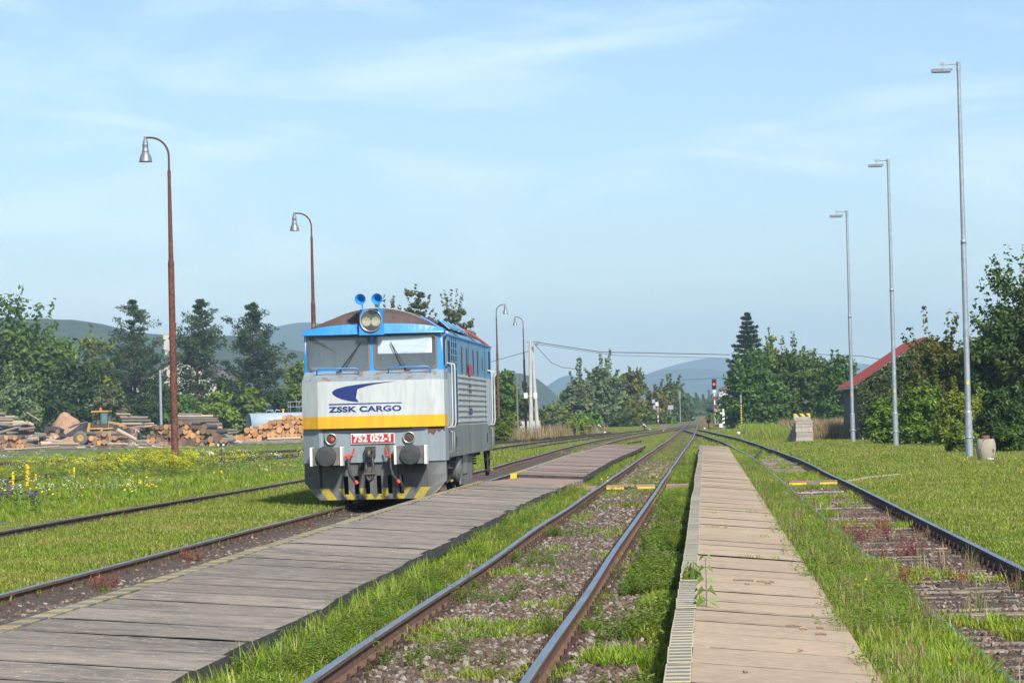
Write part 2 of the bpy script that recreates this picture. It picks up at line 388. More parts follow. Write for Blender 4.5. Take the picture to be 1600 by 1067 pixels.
hill('far_hill', [(560, 640), (700, 632), (800, 630), (900, 618), (985, 594), (1040, 574), (1085, 562), (1110, 558), (1150, 561), (1220, 575), (1330, 568), (1400, 575), (1500, 590), (1750, 620)], 7000, 900, M['forest'], 3, .015)
hill('far_lower_hill', [(560, 640), (800, 628), (845, 612), (870, 596), (886, 582), (900, 588), (930, 600), (980, 596), (1030, 577), (1100, 575), (1200, 590), (1400, 610), (1600, 630)], 5200, 600, M['forest'], 5, .02)
hill('wooded_hill', [(640, 655), (700, 612), (760, 590), (812, 583), (836, 590), (855, 606), (872, 628), (890, 644), (910, 648)], 1900, 260, M['forest'], 8, .04)
hill('left_far_hill', [(-300, 560), (-50, 545), (150, 540), (300, 545), (380, 530), (440, 508), (480, 503), (540, 512), (620, 560), (700, 610), (760, 640)], 4300, 500, M['forest'], 11, .02)
hill('left_wooded_hill', [(-350, 500), (-100, 490), (100, 498), (150, 502), (190, 515), (280, 524), (340, 528), (380, 524), (420, 540), (480, 548), (560, 600), (640, 650)], 1700, 250, M['forest'], 14, .05)

# ------------------------------------------------------------------ railway tracks
RP = [(-.063, -.155), (.063, -.155), (.063, -.146), (.011, -.128), (.010, -.046), (.034, -.036), (.034, -.008), (.026, 0), (-.026, 0), (-.034, -.008), (-.034, -.036), (-.010, -.046), (-.011, -.128), (-.063, -.146)]
def sweep_rail(pts, off, y0, y1, dz, mt, ms, seed):
    ys = np.concatenate([np.arange(y0, min(y1, 130), 1.0), np.arange(max(y0, 130), y1+4, 5.0)]) if y1 > 130 else np.arange(y0, y1+.5, 1.0)
    cx = np.interp(ys, [p[1] for p in pts], [p[0] for p in pts])
    if len(ys) > 30:                           # round the corners of the centreline
        k = np.hanning(13); k /= k.sum(); cx = np.convolve(np.pad(cx, 6, 'edge'), k, 'valid')
    d = np.gradient(cx, ys); nrm = np.sqrt(1+d*d)
    x = cx + off/nrm*1.0 + (vnoise(ys, ys*0, .11, seed)-.5)*.03; y = ys - off*d/nrm
    z = dz + (vnoise(ys, ys*0, .09, seed+3)-.5)*.025*np.clip((ys-y0)/10, 0, 1)
    n = len(RP); V = np.zeros((len(ys), n, 3))
    for i, (a, b) in enumerate(RP):
        V[:, i, 0] = x+a/nrm; V[:, i, 1] = y-a*d/nrm; V[:, i, 2] = z+b
    ii = np.arange(len(ys)*n).reshape(len(ys), n); nxt = np.roll(ii, -1, 1)
    F = np.stack([ii[:-1], nxt[:-1], nxt[1:], ii[1:]], -1).reshape(-1, 4)
    fm = np.tile([1 if i in (6, 7, 8) else 0 for i in range(n)], len(ys)-1)
    return fast_mesh('rail', V.reshape(-1, 3), F, [ms, mt], fm)
fb = MB()                                      # a ribbed sole plate with clamps and bolts, x towards the sleeper ends
fb.box((0, 0, -.163), (.36, .16, .02), bev=.004)
for s in (-1, 1):
    fb.box((s*.095, 0, -.135), (.05, .13, .035), bev=.01); fb.cone((s*.1, 0, -.12), (s*.1, 0, -.07), .017, .014, 6)
    fb.cone((s*.155, .04, -.155), (s*.155, .04, -.125), .02, .016, 6); fb.cone((s*.155, -.04, -.155), (s*.155, -.04, -.125), .02, .016, 6)
FAST = fb.mesh('rail_fastener', M['fast'])
def sleeper_mesh(w, m, seed):
    r = random.Random(seed); b = MB(); b.box((0, 0, -.08), (2.45, w, .16), bev=.02)
    me = b.mesh('sleeper', m)
    for v in me.vertices: v.co.x += r.uniform(-.03, .03); v.co.z += r.uniform(-.012, .004)
    return me
def track(name, label, pts, y0, y1, dz=0., top='rail_top', side='rail_rust', offs=(-.755, .755), sl=None, slmat='wood_sleeper', slw=.26, slz=-.168, fr=None, step=.62, fast_sides=(-1, 1)):
    t = thing(name, label, 'railway track', (0, 0, 0))
    for i, o in enumerate(offs):
        link('rail', sweep_rail(pts, o, y0, y1, dz if np.isscalar(dz) else dz[i], M[top], M[side], hash(name+label) % 97 + i*31 if False else len(label)+i*31), t)
    yy = [p[1] for p in pts]; xx = [p[0] for p in pts]
    if sl:
        sm = [sleeper_mesh(slw, M[slmat], k) for k in range(5)]
        y = sl[0]; k = 0
        while y < sl[1]:
            cx = float(np.interp(y, yy, xx))
            link('sleeper', sm[k % 5], t, loc=(cx+random.uniform(-.03, .03), y, slz+random.uniform(-.012, .008)), rot=(0, 0, random.uniform(-.012, .012)))
            if fr and y < fr[1] and y >= fr[0]:
                for s in fast_sides:
                    link('rail_fastener', FAST, t, loc=(cx+s*.755, y, 0), rot=(0, 0, 0 if s > 0 else math.pi))
            y += step; k += 1
    return t
MAIN = [(-2.0, 8), (-1.98, 25), (-1.91, 43), (-1.8, 70), (-1.65, 115), (-1.35, 185), (-1.25, 260), (-1.2, 600), (-1.15, 1500)]
SIDE = [(2.73, 8), (2.73, 70), (2.7, 105), (2.4, 132), (1.8, 172), (.85, 212), (-.25, 250), (-1.1, 285)]
LOCO = [(-6.86, 8), (-6.84, 38), (-6.79, 58), (-6.66, 95), (-6.68, 140), (-6.45, 186), (-5.3, 238), (-3.2, 292), (-1.6, 340)]
THIRD = [(-11.56, 30), (-11.56, 88), (-11.5, 110), (-11.2, 150), (-10.3, 190), (-8.7, 228), (-6.6, 262), (-4.4, 300)]
FOUR = [(-24.6, 60), (-24.6, 105), (-23.2, 138), (-20.6, 156), (-16.5, 180), (-12.6, 206), (-9.7, 238), (-7.4, 262)]
FIVE = [(-38, 138), (-33, 152), (-28, 166), (-23.4, 178), (-18, 196), (-13.5, 220), (-11, 240)]
strip('main_track_bed', MAIN, 1.5, .03, M['ballast'], 9, 420, .5, 13, .05, 2)
strip('siding_track_bed', SIDE, 1.12, .015, M['siding_bed'], 9, 200, .5, 11, .022, 6)
strip('locomotive_track_bed', LOCO, 1.12, .03, M['ballast'], 12, 230, .5, 11, .04, 9)
strip('third_track_bed', THIRD, .95, .02, M['ballast'], 30, 240, .6, 9, .04, 12)
strip('weedy_track_bed', FOUR, .9, .03, M['ballast'], 70, 250, 1, 9, .04, 15)
tag(track('railway_track', 'main track with shiny rails running straight to the horizon', MAIN, 9, 1500, sl=(12, 110), fr=(12, 103), step=.62), group='railway tracks')
tag(track('railway_track', 'siding right of the tan platform with bare weathered sleepers', SIDE, 9, 284, top='rail_top', side='rail_rust2', sl=(11, 120), slmat='conc_sleeper', slw=.27, slz=-.176, step=.66, fr=(25, 95), fast_sides=(1,)), group='railway tracks')
tag(track('railway_track', 'track on which the blue and white locomotive stands', LOCO, 12, 340, sl=(22, 88), fr=(22, 85)), group='railway tracks')
tag(track('railway_track', 'half buried track on the lawn left of the locomotive', THIRD, 30, 300, dz=(.0, -.07), top='rail_top_dull', side='rail_rust2'), group='railway tracks')
tag(track('railway_track', 'weedy rusted track behind the yellow wildflowers', FOUR, 62, 262, dz=.02, top='rail_rust2', side='rail_rust2'), group='railway tracks')
tag(track('railway_track', 'farthest overgrown track in front of the log piles', FIVE, 140, 240, dz=.02, top='rail_rust2', side='rail_rust2'), group='railway tracks')
# loose turnout rails near the main track's points
tag(link('closure_rail', sweep_rail([(2.0, 108), (2.75, 130), (2.6, 150)], 0, 108, 128, .0, M['rail_rust2'], M['rail_rust2'], 5)), 'short loose rusty rail piece between the siding rails by the platform end', 'rail')
tag(link('closure_rail', sweep_rail([(-4.55, 176), (-3.7, 190)], 0, 176, 186, -.05, M['rail_rust2'], M['rail_rust2'], 6)), 'dark buried rail end in the grass left of the main track', 'rail')

# ------------------------------------------------------------------ platforms
def slab_mesh(sx, sy, sz, m, seed, ragged=.0):
    r = random.Random(seed); b = MB(); b.box((0, 0, -sz/2), (sx, sy, sz), bev=.004); b.m = [0 if i == 1 else 1 for i in range(len(b.m))]; me = b.mesh('platform_slab', [m, M['conc_side']])
    for v in me.vertices:
        v.co.z += r.uniform(-.003, .003)
    rr = (r.uniform(-1, 1), r.uniform(-1, 1))
    for v in me.vertices:
        if v.co.x > 0: v.co.x += ragged*rr[v.co.y > 0]
    return me
PZ = .25
M['joint_dirt'] = mat('joint_dirt', (.045, .038, .032), .95, alt=(.09, .08, .06), scale=5, rand=.3)
def joint_mesh(k):
    r = random.Random(k); b = MB(); n = 9; V = []
    for i in range(n):
        x = -.5+i/(n-1); w = r.choice((.006, .010, .014, .02)); o = r.uniform(-.004, .004); V += [(x, o-w, .002), (x, o+w, .002)]
    b.add(V, [(2*i, 2*i+2, 2*i+3, 2*i+1) for i in range(n-1)]); return b.mesh('joint_dirt', M['joint_dirt'])
TILT1, TILT2 = R_(5.2), R_(4.0)                 # both platforms have sunk towards their right side
JM = [joint_mesh(k) for k in range(7)]
def joint(par, x, y, w, tilt=0.0, dz=0.0):
    link('joint_dirt', random.choice(JM), par, loc=(x, y, PZ+.006+dz), rot=(0, tilt, 0), scale=(w*random.uniform(.8, 1), random.uniform(.7, 1.5), 1))
pf = thing('platform', None, None); pf['kind'] = 'structure'; pf.name = 'platform'
mb = MB(); mb.box((.42, 69, -.09), (1.2, 120, .28)); mb.build('platform_base', M['conc_side'], pf)
sm1 = [slab_mesh(1.15, 1.175, .11, M['slab1'], k) for k in range(6)]
def edge1(seed, fresh=False):
    b = MB(); b.box((0, 0, -.2), (.16, 1.18, .4), 0, bev=.003); b.m = [0 if i not in (2, 3, 4, 5) else 2 for i in range(len(b.m))]
    for k in range(5):
        b.box((.002, -.47+k*.235, -.003), (.142, .115, .009), 1)
    return b.mesh('edge_stone', [M['edge_cream'] if not fresh else M['yellow_new'], M['edge_dark'], M['conc_side']])
em1 = edge1(0); em1f = edge1(1, True)
y = 9.6; k = 0
while y < 128:
    dx = .0015*(y-14)*.95
    link('platform_slab', sm1[k % 6], pf, loc=(.47+dx*.9+random.uniform(-.006, .006), y, PZ-.052+random.uniform(-.006, .005)), rot=(random.uniform(-.003, .003), TILT1+random.uniform(-.003, .003), random.uniform(-.004, .004)))
    wv = (vnoise(y, 0, .12, 4)-.5)*.03
    link('edge_stone', em1f if 82 < y < 86 else em1, pf, loc=(-.172+dx+wv, y+.02, PZ+.004+random.uniform(-.006, .006)), rot=(0, 0, random.uniform(-.008, .008)))
    joint(pf, .47+dx*.9, y+.6, 1.13, TILT1, -.052)
    y += 1.2; k += 1
p2 = thing('platform', None, None); p2['kind'] = 'structure'; p2.name = 'platform'
mb = MB(); mb.box((-4.5, 38, -.13), (1.72, 58, .28)); mb.box((-4.12, 108, -.11), (1.75, 66, .28)); mb.build('platform_base', M['conc_side'], p2)
sm2 = [slab_mesh(1.86, 1.17, .14, M['slab2'], 20+k, .035) for k in range(6)]
sm3 = [slab_mesh(1.78, 1.17, .14, M['slab3'], 40+k, .03) for k in range(5)]
def edge2(fresh=False):
    b = MB()
    for k in range(4):
        b.box((0, -.45+k*.3, -.2), (.17, .295, .4), k % 2, bev=.003)
    return b.mesh('edge_stone', [M['edge_yellow'], M['edge_grey']] if not fresh else [M['yellow_new'], M['black_paint']])
em2 = edge2(); em2f = edge2(True)
y = 10.; k = 0
while y < 66.5:
    dx = np.interp(y, [10, 40, 52, 66], [0, 0, .03, .18])
    link('platform_slab', sm2[k % 6], p2, loc=(-4.38+dx+random.uniform(-.04, .04), y, PZ-.065+random.uniform(-.006, .005)), rot=(random.uniform(-.003, .003), TILT2+random.uniform(-.003, .003), random.uniform(-.006, .006)))
    link('edge_stone', em2, p2, loc=(-5.41+dx*.8, y, PZ+.012+random.uniform(-.004, .004)), rot=(0, 0, random.uniform(-.008, .008)))
    joint(p2, -4.38+dx, y+.6, 1.84, TILT2, -.065)
    y += 1.2; k += 1
y = 75.2; k = 0
while y < 139:
    dx = np.interp(y, [74, 100, 139], [0, 0, .35])
    link('platform_slab', sm3[k % 5], p2, loc=(-4.02+dx+random.uniform(-.03, .03), y, PZ-.05+random.uniform(-.006, .005)), rot=(random.uniform(-.003, .003), R_(3.2), random.uniform(-.006, .006)))
    link('edge_stone', em2f if y < 80 else em2, p2, loc=(-5.0+dx, y, PZ+.012+random.uniform(-.004, .004)))
    joint(p2, -4.02+dx, y+.6, 1.76, R_(3.2), -.05)
    y += 1.2; k += 1
# lower ramp between the two parts of the left platform, boards over the rails
for i in range(7):
    mb = MB(); mb.box((0, 0, -.07), (2.0-.05*i, 1.17, .14), bev=.012)
    mb.build('platform_slab', M['slab3'], p2, loc=(-4.3+.05*i, 67.6+i*1.19, PZ-.08-.01*i), rot=(-.01, R_(3), random.uniform(-.01, .01)))
CY = 71.0
def boards(label, x0, x1, y, z, n, w=.22, mt='plank', front=None, group='crossing boards'):
    t = thing('crossing_board', label, 'crossing board', ((x0+x1)/2, y, z), 0, group)
    for i in range(n):
        b = MB(); b.box((0, 0, -.05), (x1-x0, w-.012, .1), bev=.008)
        b.build('plank', M[mt], t, loc=(0, i*w, random.uniform(-.006, .006)))
    if front:
        L = x1-x0
        for j, (a, c, mm) in enumerate(front):
            b = MB(); b.box((0, 0, 0), (L*(c-a), .02, .05)); b.build('painted_edge', M[mm], t, loc=(-L/2+L*(a+c)/2, -w/2-.006, -.07))
    return t
boards('pale crossing board outside the left rail of the main track', -3.55, -2.68, CY, -.03, 3)
boards('yellow edged crossing boards between the main track rails', -2.42, -1.2, CY, -.02, 3, front=[(0, .36, 'yellow_new'), (.36, .64, 'black_paint'), (.64, 1, 'yellow_new')])
boards('pale crossing board between the main track and the tan platform', -.92, -.36, CY, -.03, 3)
boards('yellow edged crossing boards between the siding rails', 2.15, 3.36, CY, -.01, 2, front=[(0, .36, 'yellow_new'), (.36, .64, 'edge_dark'), (.64, 1, 'yellow_new')])
for i in range(12):                            # kerb stones of the path onto the lawn
    a = CY+.3+i*.34; x = 3.68+i*.13
    b = MB(); b.box((0, 0, -.06), (.35, .2, .14), bev=.012)
    o = b.build('kerb_stone', M['kerb'], None, loc=(x, a, float(gh(x, a))+.05), rot=(0, 0, R_(69)))
    tag(o, 'pale kerb stone in the row leading from the siding onto the lawn', 'kerb stone', 'kerb stones of the lawn path')
# ------------------------------------------------------------------ locomotive
def paint(name, c, alt, rough=.42, dirt=(.16, .13, .11), spot_pos=.66, **k):
    return mat(name, c, rough, alt=alt, scale=1.6, ramp2=tuple(x*.72+y*.08 for x, y in zip(c, dirt)), spots=dirt, spot_scale=3.2, spot_pos=spot_pos, bump=.0015, bscale=30, stretch=(1.5, 1.5, .24), **k)
M['loco_blue'] = paint('faded_blue_paint', (.02, .23, .60), (.045, .29, .60), spot_pos=.72)
M['loco_blue_side'] = paint('worn_blue_side_paint', (.05, .23, .46), (.12, .30, .46), dirt=(.16, .24, .31), spot_pos=.60)
M['loco_white'] = paint('off_white_paint', (.48, .515, .51), (.43, .465, .46), spot_pos=.73, dirt=(.34, .32, .29))
M['loco_white_side'] = paint('dirty_white_paint', (.5, .53, .52), (.38, .4, .4), spot_pos=.64, dirt=(.27, .27, .26))
M['loco_yellow'] = paint('yellow_band_paint', (.78, .42, .01), (.7, .36, .02), spot_pos=.74)
M['loco_grey'] = paint('blue_grey_paint', (.25, .30, .33), (.2, .235, .255), spot_pos=.68, dirt=(.12, .11, .1))
M['loco_sill'] = paint('grimy_grey_paint', (.21, .235, .235), (.13, .14, .14), spot_pos=.6, dirt=(.09, .085, .08))
M['loco_plow'] = paint('sooty_grey_paint', (.16, .165, .165), (.1, .1, .1), rough=.7, spot_pos=.6, dirt=(.12, .09, .07))
M['loco_ledge'] = paint('rubbed_ledge_paint', (.25, .285, .30), (.2, .26, .31), rough=.6, spot_pos=.56, dirt=(.2, .15, .12))
M['loco_roof'] = paint('brown_roof_soot', (.10, .062, .055), (.07, .045, .042), rough=.7, spot_pos=.62, dirt=(.055, .042, .04))
M['loco_dark'] = mat('underframe_grime', (.05, .048, .046), .85, alt=(.03, .028, .027), scale=4, bump=.004)
M['loco_tank'] = mat('dusty_tank_paint', (.17, .17, .165), .75, alt=(.10, .1, .098), scale=3, spots=(.07, .065, .06), spot_scale=5)
M['loco_rust'] = mat('bare_rust_patch', (.12, .07, .05), .9, alt=(.08, .045, .035), scale=12)
M['black_void'] = mat('dark_interior', (.012, .012, .013), .9)
M['rubber'] = mat('black_rubber', (.03, .03, .032), .6, alt=(.045, .045, .045), scale=12)
M['steel_dark'] = mat('oily_steel', (.06, .056, .052), .5, alt=(.1, .085, .07), scale=10, metal=.5)
M['buffer_box'] = mat('buffer_box_grime', (.085, .078, .072), .7, alt=(.16, .15, .14), scale=6)
M['buffer_plate'] = mat('buffer_plate_grease', (.026, .03, .034), .6, alt=(.045, .05, .052), scale=14)
M['valve_red'] = mat('valve_red', (.5, .05, .03), .5)
M['plate_red'] = mat('plate_red', (.40, .02, .035), .4)
M['logo_blue'] = mat('logo_blue', (.007, .022, .14), .45)
M['chrome'] = mat('lamp_rim', (.55, .55, .52), .3, metal=.8)
M['lens'] = glassmat('lamp_lens', (.9, .9, .85), .06)
M['tail_lens'] = mat('brown_tail_lens', (.10, .052, .04), .25, alt=(.07, .045, .035), scale=8)
M['tail_lit'] = emit('tail_glow', (.9, .03, .02), 1.2)
M['reflector'] = mat('lamp_reflector', (.75, .7, .55), .18, metal=.7)
M['glass'] = glassmat('cab_glass', (.86, .92, .95), .17, (.40, .46, .5))  # diffuse share: some dust, raised to paint in the paleness of reflected sky
M['glass_dark'] = mat('dark_window_glass', (.02, .026, .03), .5, spec=.15)
M['cab_in'] = mat('cab_interior', (.6, .64, .64), .8, alt=(.5, .54, .55), scale=2)
M['blind'] = mat('sun_blind', (.82, .83, .82), .7, alt=(.74, .75, .75), scale=3, stretch=(.3, 1, 6))
M['gasket'] = mat('window_gasket', (.16, .125, .11), .7)
M['wear_yellow'] = mat('chipped_yellow', (.55, .42, .04), .7, alt=(.4, .33, .1), scale=12, spots=(.12, .12, .12), spot_scale=14, spot_pos=.62)

LY = 58.4; LX = float(np.interp(LY, [p[1] for p in LOCO], [p[0] for p in LOCO]))
LL = 13.4                                      # body length
loco = thing('locomotive', 'blue and white diesel locomotive with brown roof and red number plate', 'locomotive', (LX-.06, LY, 0), R_(-.1))
B_, A_, DV = 1.5, 1.13, .30
def ring(w, v, a=A_, b=B_, dv=DV, crease=0.0, back=None, br=None):
    r = [(-b, v+dv, w), (-a, v, w), (0, v-crease, w), (a, v, w), (b, v+dv, w)]
    if back is not None:
        e = br or b; r = [(-e, back, w)] + r + [(e, back, w)]
    return r
BK = 1.15                                      # where the cab front joins the straight side
# nose: white panel with yellow band
mb = MB(); mb.loft([ring(1.62, 0, crease=.07, back=BK), ring(1.87, 0, crease=.07, back=BK), ring(2.60, .03, crease=.05, back=BK)], ms=[1, 0])
mb.add([(-B_, DV, 1.62), (-A_, 0, 1.62), (0, -.07, 1.62), (A_, 0, 1.62), (B_, DV, 1.62), (B_, DV+.2, 1.62), (A_, .16, 1.62), (0, .16, 1.62), (-A_, .16, 1.62), (-B_, DV+.2, 1.62)], [(0, 1, 8, 9), (1, 2, 7, 8), (2, 3, 6, 7), (3, 4, 5, 6)], 1)
nose = mb.build('front_panel', [M['loco_white'], M['loco_yellow']], loco)
# sloping ledge below the windows
mb = MB(); mb.loft([ring(2.60, .03, crease=.05, back=BK), ring(2.81, .47, a=1.24, b=1.47, dv=.12, crease=.0, back=BK, br=1.47)], m=0)
mb.build('ledge', [M['loco_ledge']], loco)
# lower grey front
mb = MB(); mb.loft([ring(.90, .10, back=BK), ring(1.62, .09, back=BK)], m=0)
mb.add([(-B_, .4, .9), (-A_, .1, .9), (A_, .1, .9), (B_, .4, .9), (B_, .75, .9), (-B_, .75, .9)], [(5, 4, 3, 2, 1, 0)], 0)
low = mb.build('lower_front_panel', [M['loco_grey']], loco)
mb = MB(); mb.add([(1.16, .115, 1.612), (1.49, .378, 1.612), (1.49, .378, 1.52), (1.44, .338, 1.56), (1.38, .29, 1.50), (1.33, .25, 1.545), (1.27, .2, 1.44), (1.2, .146, 1.50), (1.16, .115, 1.46)], [(8, 7, 6, 5, 4, 3, 2, 1, 0)])
for v in range(len(mb.v)): mb.v[v] = (mb.v[v][0]+.004, mb.v[v][1]-.004, mb.v[v][2])
mb.build('rust_patch', M['loco_rust'], low)
for y_, l_ in ((1.60, 1.9),):
    b = MB(); b.box((-.12, .085, 1.585), (l_, .01, .022)); b.build('seam_trim', M['loco_rust'], low)
b = MB(); b.box((-1.02, .087, 1.30), (.014, .01, .56)); b.build('seam_trim', M['loco_dark'], low)
# snow plough: skirt with six slots and a hazard band
def skirt_pt(u, w):                            # plough leans back towards its foot
    t = (.9-w)/.78; v = .14+.22*t
    au = abs(u); dv = 0 if au <= A_ else (au-A_)/(B_-A_)*(DV-.18*t)
    return (u, v+dv, w)
slots = [-.60, -.375, -.15, .095, .325, .56]
us = sorted(set([-B_, -1.17, -A_, A_, 1.17, B_] + [s+d for s in slots for d in (-.048, .048)] + [0.]))
def lo_w(u): return .12 if abs(u) <= 1.17 else .12+(abs(u)-1.17)*1.10
mb = MB()
ws = [.9, .60, .24, .34, .12]
def col_w(u): return [.9, .62, .345, .235, lo_w(u)]
for i in range(len(us)-1):
    a, c = us[i], us[i+1]; mid = (a+c)/2; is_slot = any(abs(mid-s) < .04 for s in slots)
    wa, wc = [.9, .62, max(.345, lo_w(a)), max(.235, lo_w(a)), lo_w(a)], [.9, .62, max(.345, lo_w(c)), max(.235, lo_w(c)), lo_w(c)]
    for j in range(4):
        if is_slot and j == 1: continue
        if is_slot and j == 2: wt = .22
        f = [skirt_pt(a, wa[j]), skirt_pt(c, wc[j]), skirt_pt(c, wc[j+1]), skirt_pt(a, wa[j+1])]
        if is_slot and j == 2: continue
        mb.add(f, [(3, 2, 1, 0)], 0)
plow = mb.build('snow_plough', [M['loco_plow']], loco)
# hazard band on the foot of the plough, cut out round the slots
def band(u0, u1, sl, m, nm='hazard_stripe'):
    w0, w1 = .122, .36
    def cl(u, w): e = 1.165 if w == w0 else 1.39; return max(-e, min(e, u))
    pts = [(cl(u, w), w) for u, w in ((u0, w0), (u1, w0), (u1+sl, w1), (u0+sl, w1))]
    if abs(pts[0][0]-pts[1][0]) < .01 and abs(pts[2][0]-pts[3][0]) < .01: return
    bm_ = bmesh.new(); bm_.faces.new([bm_.verts.new((x, 0, z)) for x, z in pts])
    def cut(co, no): bmesh.ops.bisect_plane(bm_, geom=bm_.verts[:]+bm_.edges[:]+bm_.faces[:], plane_co=co, plane_no=no, dist=1e-5)
    cut((0, 0, .235), (0, 0, 1)); cut((A_, 0, 0), (1, 0, 0)); cut((-A_, 0, 0), (1, 0, 0))
    for s_ in slots:
        for d_ in (-.048, .048): cut((s_+d_, 0, 0), (1, 0, 0))
    kill = [f for f in bm_.faces if f.calc_center_median().z > .235 and any(abs(f.calc_center_median().x-s_) < .047 for s_ in slots)]
    bmesh.ops.delete(bm_, geom=kill, context='FACES')
    for v in bm_.verts: p_ = skirt_pt(v.co.x, v.co.z); v.co = (p_[0], p_[1]-.006, p_[2])
    me = bpy.data.meshes.new(nm); bm_.to_mesh(me); bm_.free(); me.materials.append(M[m]); link(nm, me, plow)
st = .20
for i in range(7):                             # stripes lean outwards on each half
    m_ = 'wear_yellow' if i % 2 == 0 else 'edge_dark'
    band(.0+i*st, .0+(i+1)*st, .17, m_); band(-.0-(i+1)*st, -.0-i*st, -.17, m_)
b = MB(); b.box((0, .5, .52), (2.5, .03, .7)); b.build('plough_backing', M['black_void'], plow)
b = MB(); b.box((-.245, .135, .815), (.13, .02, .15)); b.build('slot', M['black_void'], plow)
b = MB(); b.box((.87, .13, .775), (.32, .09, .19), bev=.03); sk = b.build('speed_sensor_box', M['rubber'], plow)
b = MB(); b.cone((.87, .09, .775), (.87, .075, .775), .02, .02, 8); b.build('sensor_cap', M['loco_rust'], plow)
b = MB(); b.tube([(-1.13, .15, .9), (-1.13, .2, .7), (-1.13, .28, .4)], .03, 6); b.build('cable_conduit', M['loco_dark'], plow)
# windscreen wall with two real openings
WB, WT = 2.81, 3.60
def wpt(u, w):
    t = (w-WB)/(WT-WB); au = abs(u); v = .47+.04*t
    dv = 0 if au <= 1.24 else (au-1.24)/(1.47-1.24)*.12
    return (u, v+dv, w)
op = [(-1.38, -.075), (.035, 1.34)]            # window openings in u
OB, OT = 2.845, 3.555
mb = MB(); cuts = [-1.47, -1.38, -1.24, -.075, .035, 1.24, 1.34, 1.47]; wl = [WB, OB, OT, WT]
for i in range(len(cuts)-1):
    for j in range(3):
        mid = (cuts[i]+cuts[i+1])/2
        if j == 1 and any(a < mid < c for a, c in op): continue
        mb.add([wpt(cuts[i], wl[j]), wpt(cuts[i+1], wl[j]), wpt(cuts[i+1], wl[j+1]), wpt(cuts[i], wl[j+1])], [(0, 1, 2, 3)])
for s in (-1, 1): mb.add([wpt(s*1.47, WB), (s*1.47, BK, WB), (s*1.47, BK, WT), wpt(s*1.47, WT)], [(0, 1, 2, 3)] if s < 0 else [(3, 2, 1, 0)])
ws_ = mb.build('windscreen_wall', [M['loco_blue']], loco)
for s in (-1, 1):                              # cab side window, dark, set 6 mm proud of the cheek
    b = MB(); b.box((s*1.474, .86, 3.2), (.012, .36, .58)); b.build('cab_side_window', M['glass_dark'], loco)
def rrect(a, c, b0, b1, r, n=4):
    P_ = []
    for cx, cy, t0 in ((c-r, b0+r, -90), (c-r, b1-r, 0), (a+r, b1-r, 90), (a+r, b0+r, 180)):
        for k in range(n+1):
            t = R_(t0+90*k/n); P_.append((cx+r*math.cos(t), cy+r*math.sin(t)))
    return P_
for k, (a, c) in enumerate(op):
    w = thing('windscreen', None, None); w.parent = loco; del_ = [w.pop(x) for x in ('label', 'category') if x in w]
    o_, i_ = rrect(a-.02, c+.02, OB-.02, OT+.02, .1), rrect(a+.025, c-.025, OB+.025, OT-.025, .08)
    b = MB(); n = len(o_)
    V = [(lambda p: (p[0], p[1]-.014, p[2]))(wpt(*q)) for q in o_] + [(lambda p: (p[0], p[1]-.02, p[2]))(wpt(*q)) for q in i_] + [(lambda p: (p[0], p[1]+.03, p[2]))(wpt(*q)) for q in i_]
    b.add(V, [(j, (j+1) % n, n+(j+1) % n, n+j) for j in range(n)] + [(n+j, n+(j+1) % n, 2*n+(j+1) % n, 2*n+j) for j in range(n)])
    b.build('gasket', M['gasket'], w)
    b = MB(); g = [wpt(*q) for q in i_]; cen = wpt((a+c)/2, (OB+OT)/2); b.add([(p[0], p[1]+.004, p[2]) for p in g]+[(cen[0], cen[1]+.004, cen[2])], [(j, (j+1) % n, n) for j in range(n)]); b.build('pane', M['glass'], w)
    # wiper
    u0, u1 = ((-.72, -.26) if k == 0 else (.72, .38))
    p0, p1 = Vector(wpt(u0, OB-.03)), Vector(wpt(u1, OB+.56)); p0.y -= .05; p1.y -= .035
    b = MB(); b.tube([p0, p0.lerp(p1, .5)+Vector((0, -.02, 0)), p1], [.014, .009, .006], 6)
    q0 = p0.lerp(p1, .12); b.tube([q0+Vector(((.07 if k == 0 else -.07), .02, -.02)), p1+Vector((0, .012, -.0))], .011, 5)
    b.box((p0.x, p0.y+.02, p0.z-.02), (.12, .06, .05)); b.build('wiper', M['rubber'], w)
    # handrail below the window
    ca = -.73 if k == 0 else .78
    b = MB(); pt = [(ca-.44, .33, 2.75), (ca-.44, .25, 2.83), (ca-.40, .235, 2.87), (ca+.40, .235, 2.87), (ca+.44, .25, 2.83), (ca+.44, .33, 2.75)]
    b.tube(pt, .017, 6); b.build('handrail', M['loco_blue'], loco)
def window_sheet(u0, u1, w0, w1, d, nm, m_):
    b = MB(); q_ = [wpt(u0, w0), wpt(u1, w0), wpt(u1, w1), wpt(u0, w1)]
    b.add([(p_[0], p_[1]+d, p_[2]) for p_ in q_]+[(p_[0], p_[1]+d+.008, p_[2]) for p_ in q_], [(0, 1, 2, 3), (7, 6, 5, 4), (0, 4, 5, 1)]); b.build(nm, M[m_], loco)
window_sheet(.10, 1.24, 3.19, 3.54, .035, 'sun_blind', 'blind'); window_sheet(.10, 1.24, 3.165, 3.19, .03, 'blind_rail', 'white_paint')
window_sheet(-1.34, -.10, 3.44, 3.54, .035, 'visor_shadow_strip', 'gasket')  # dark strip painted in for the visor's shadow on the left window
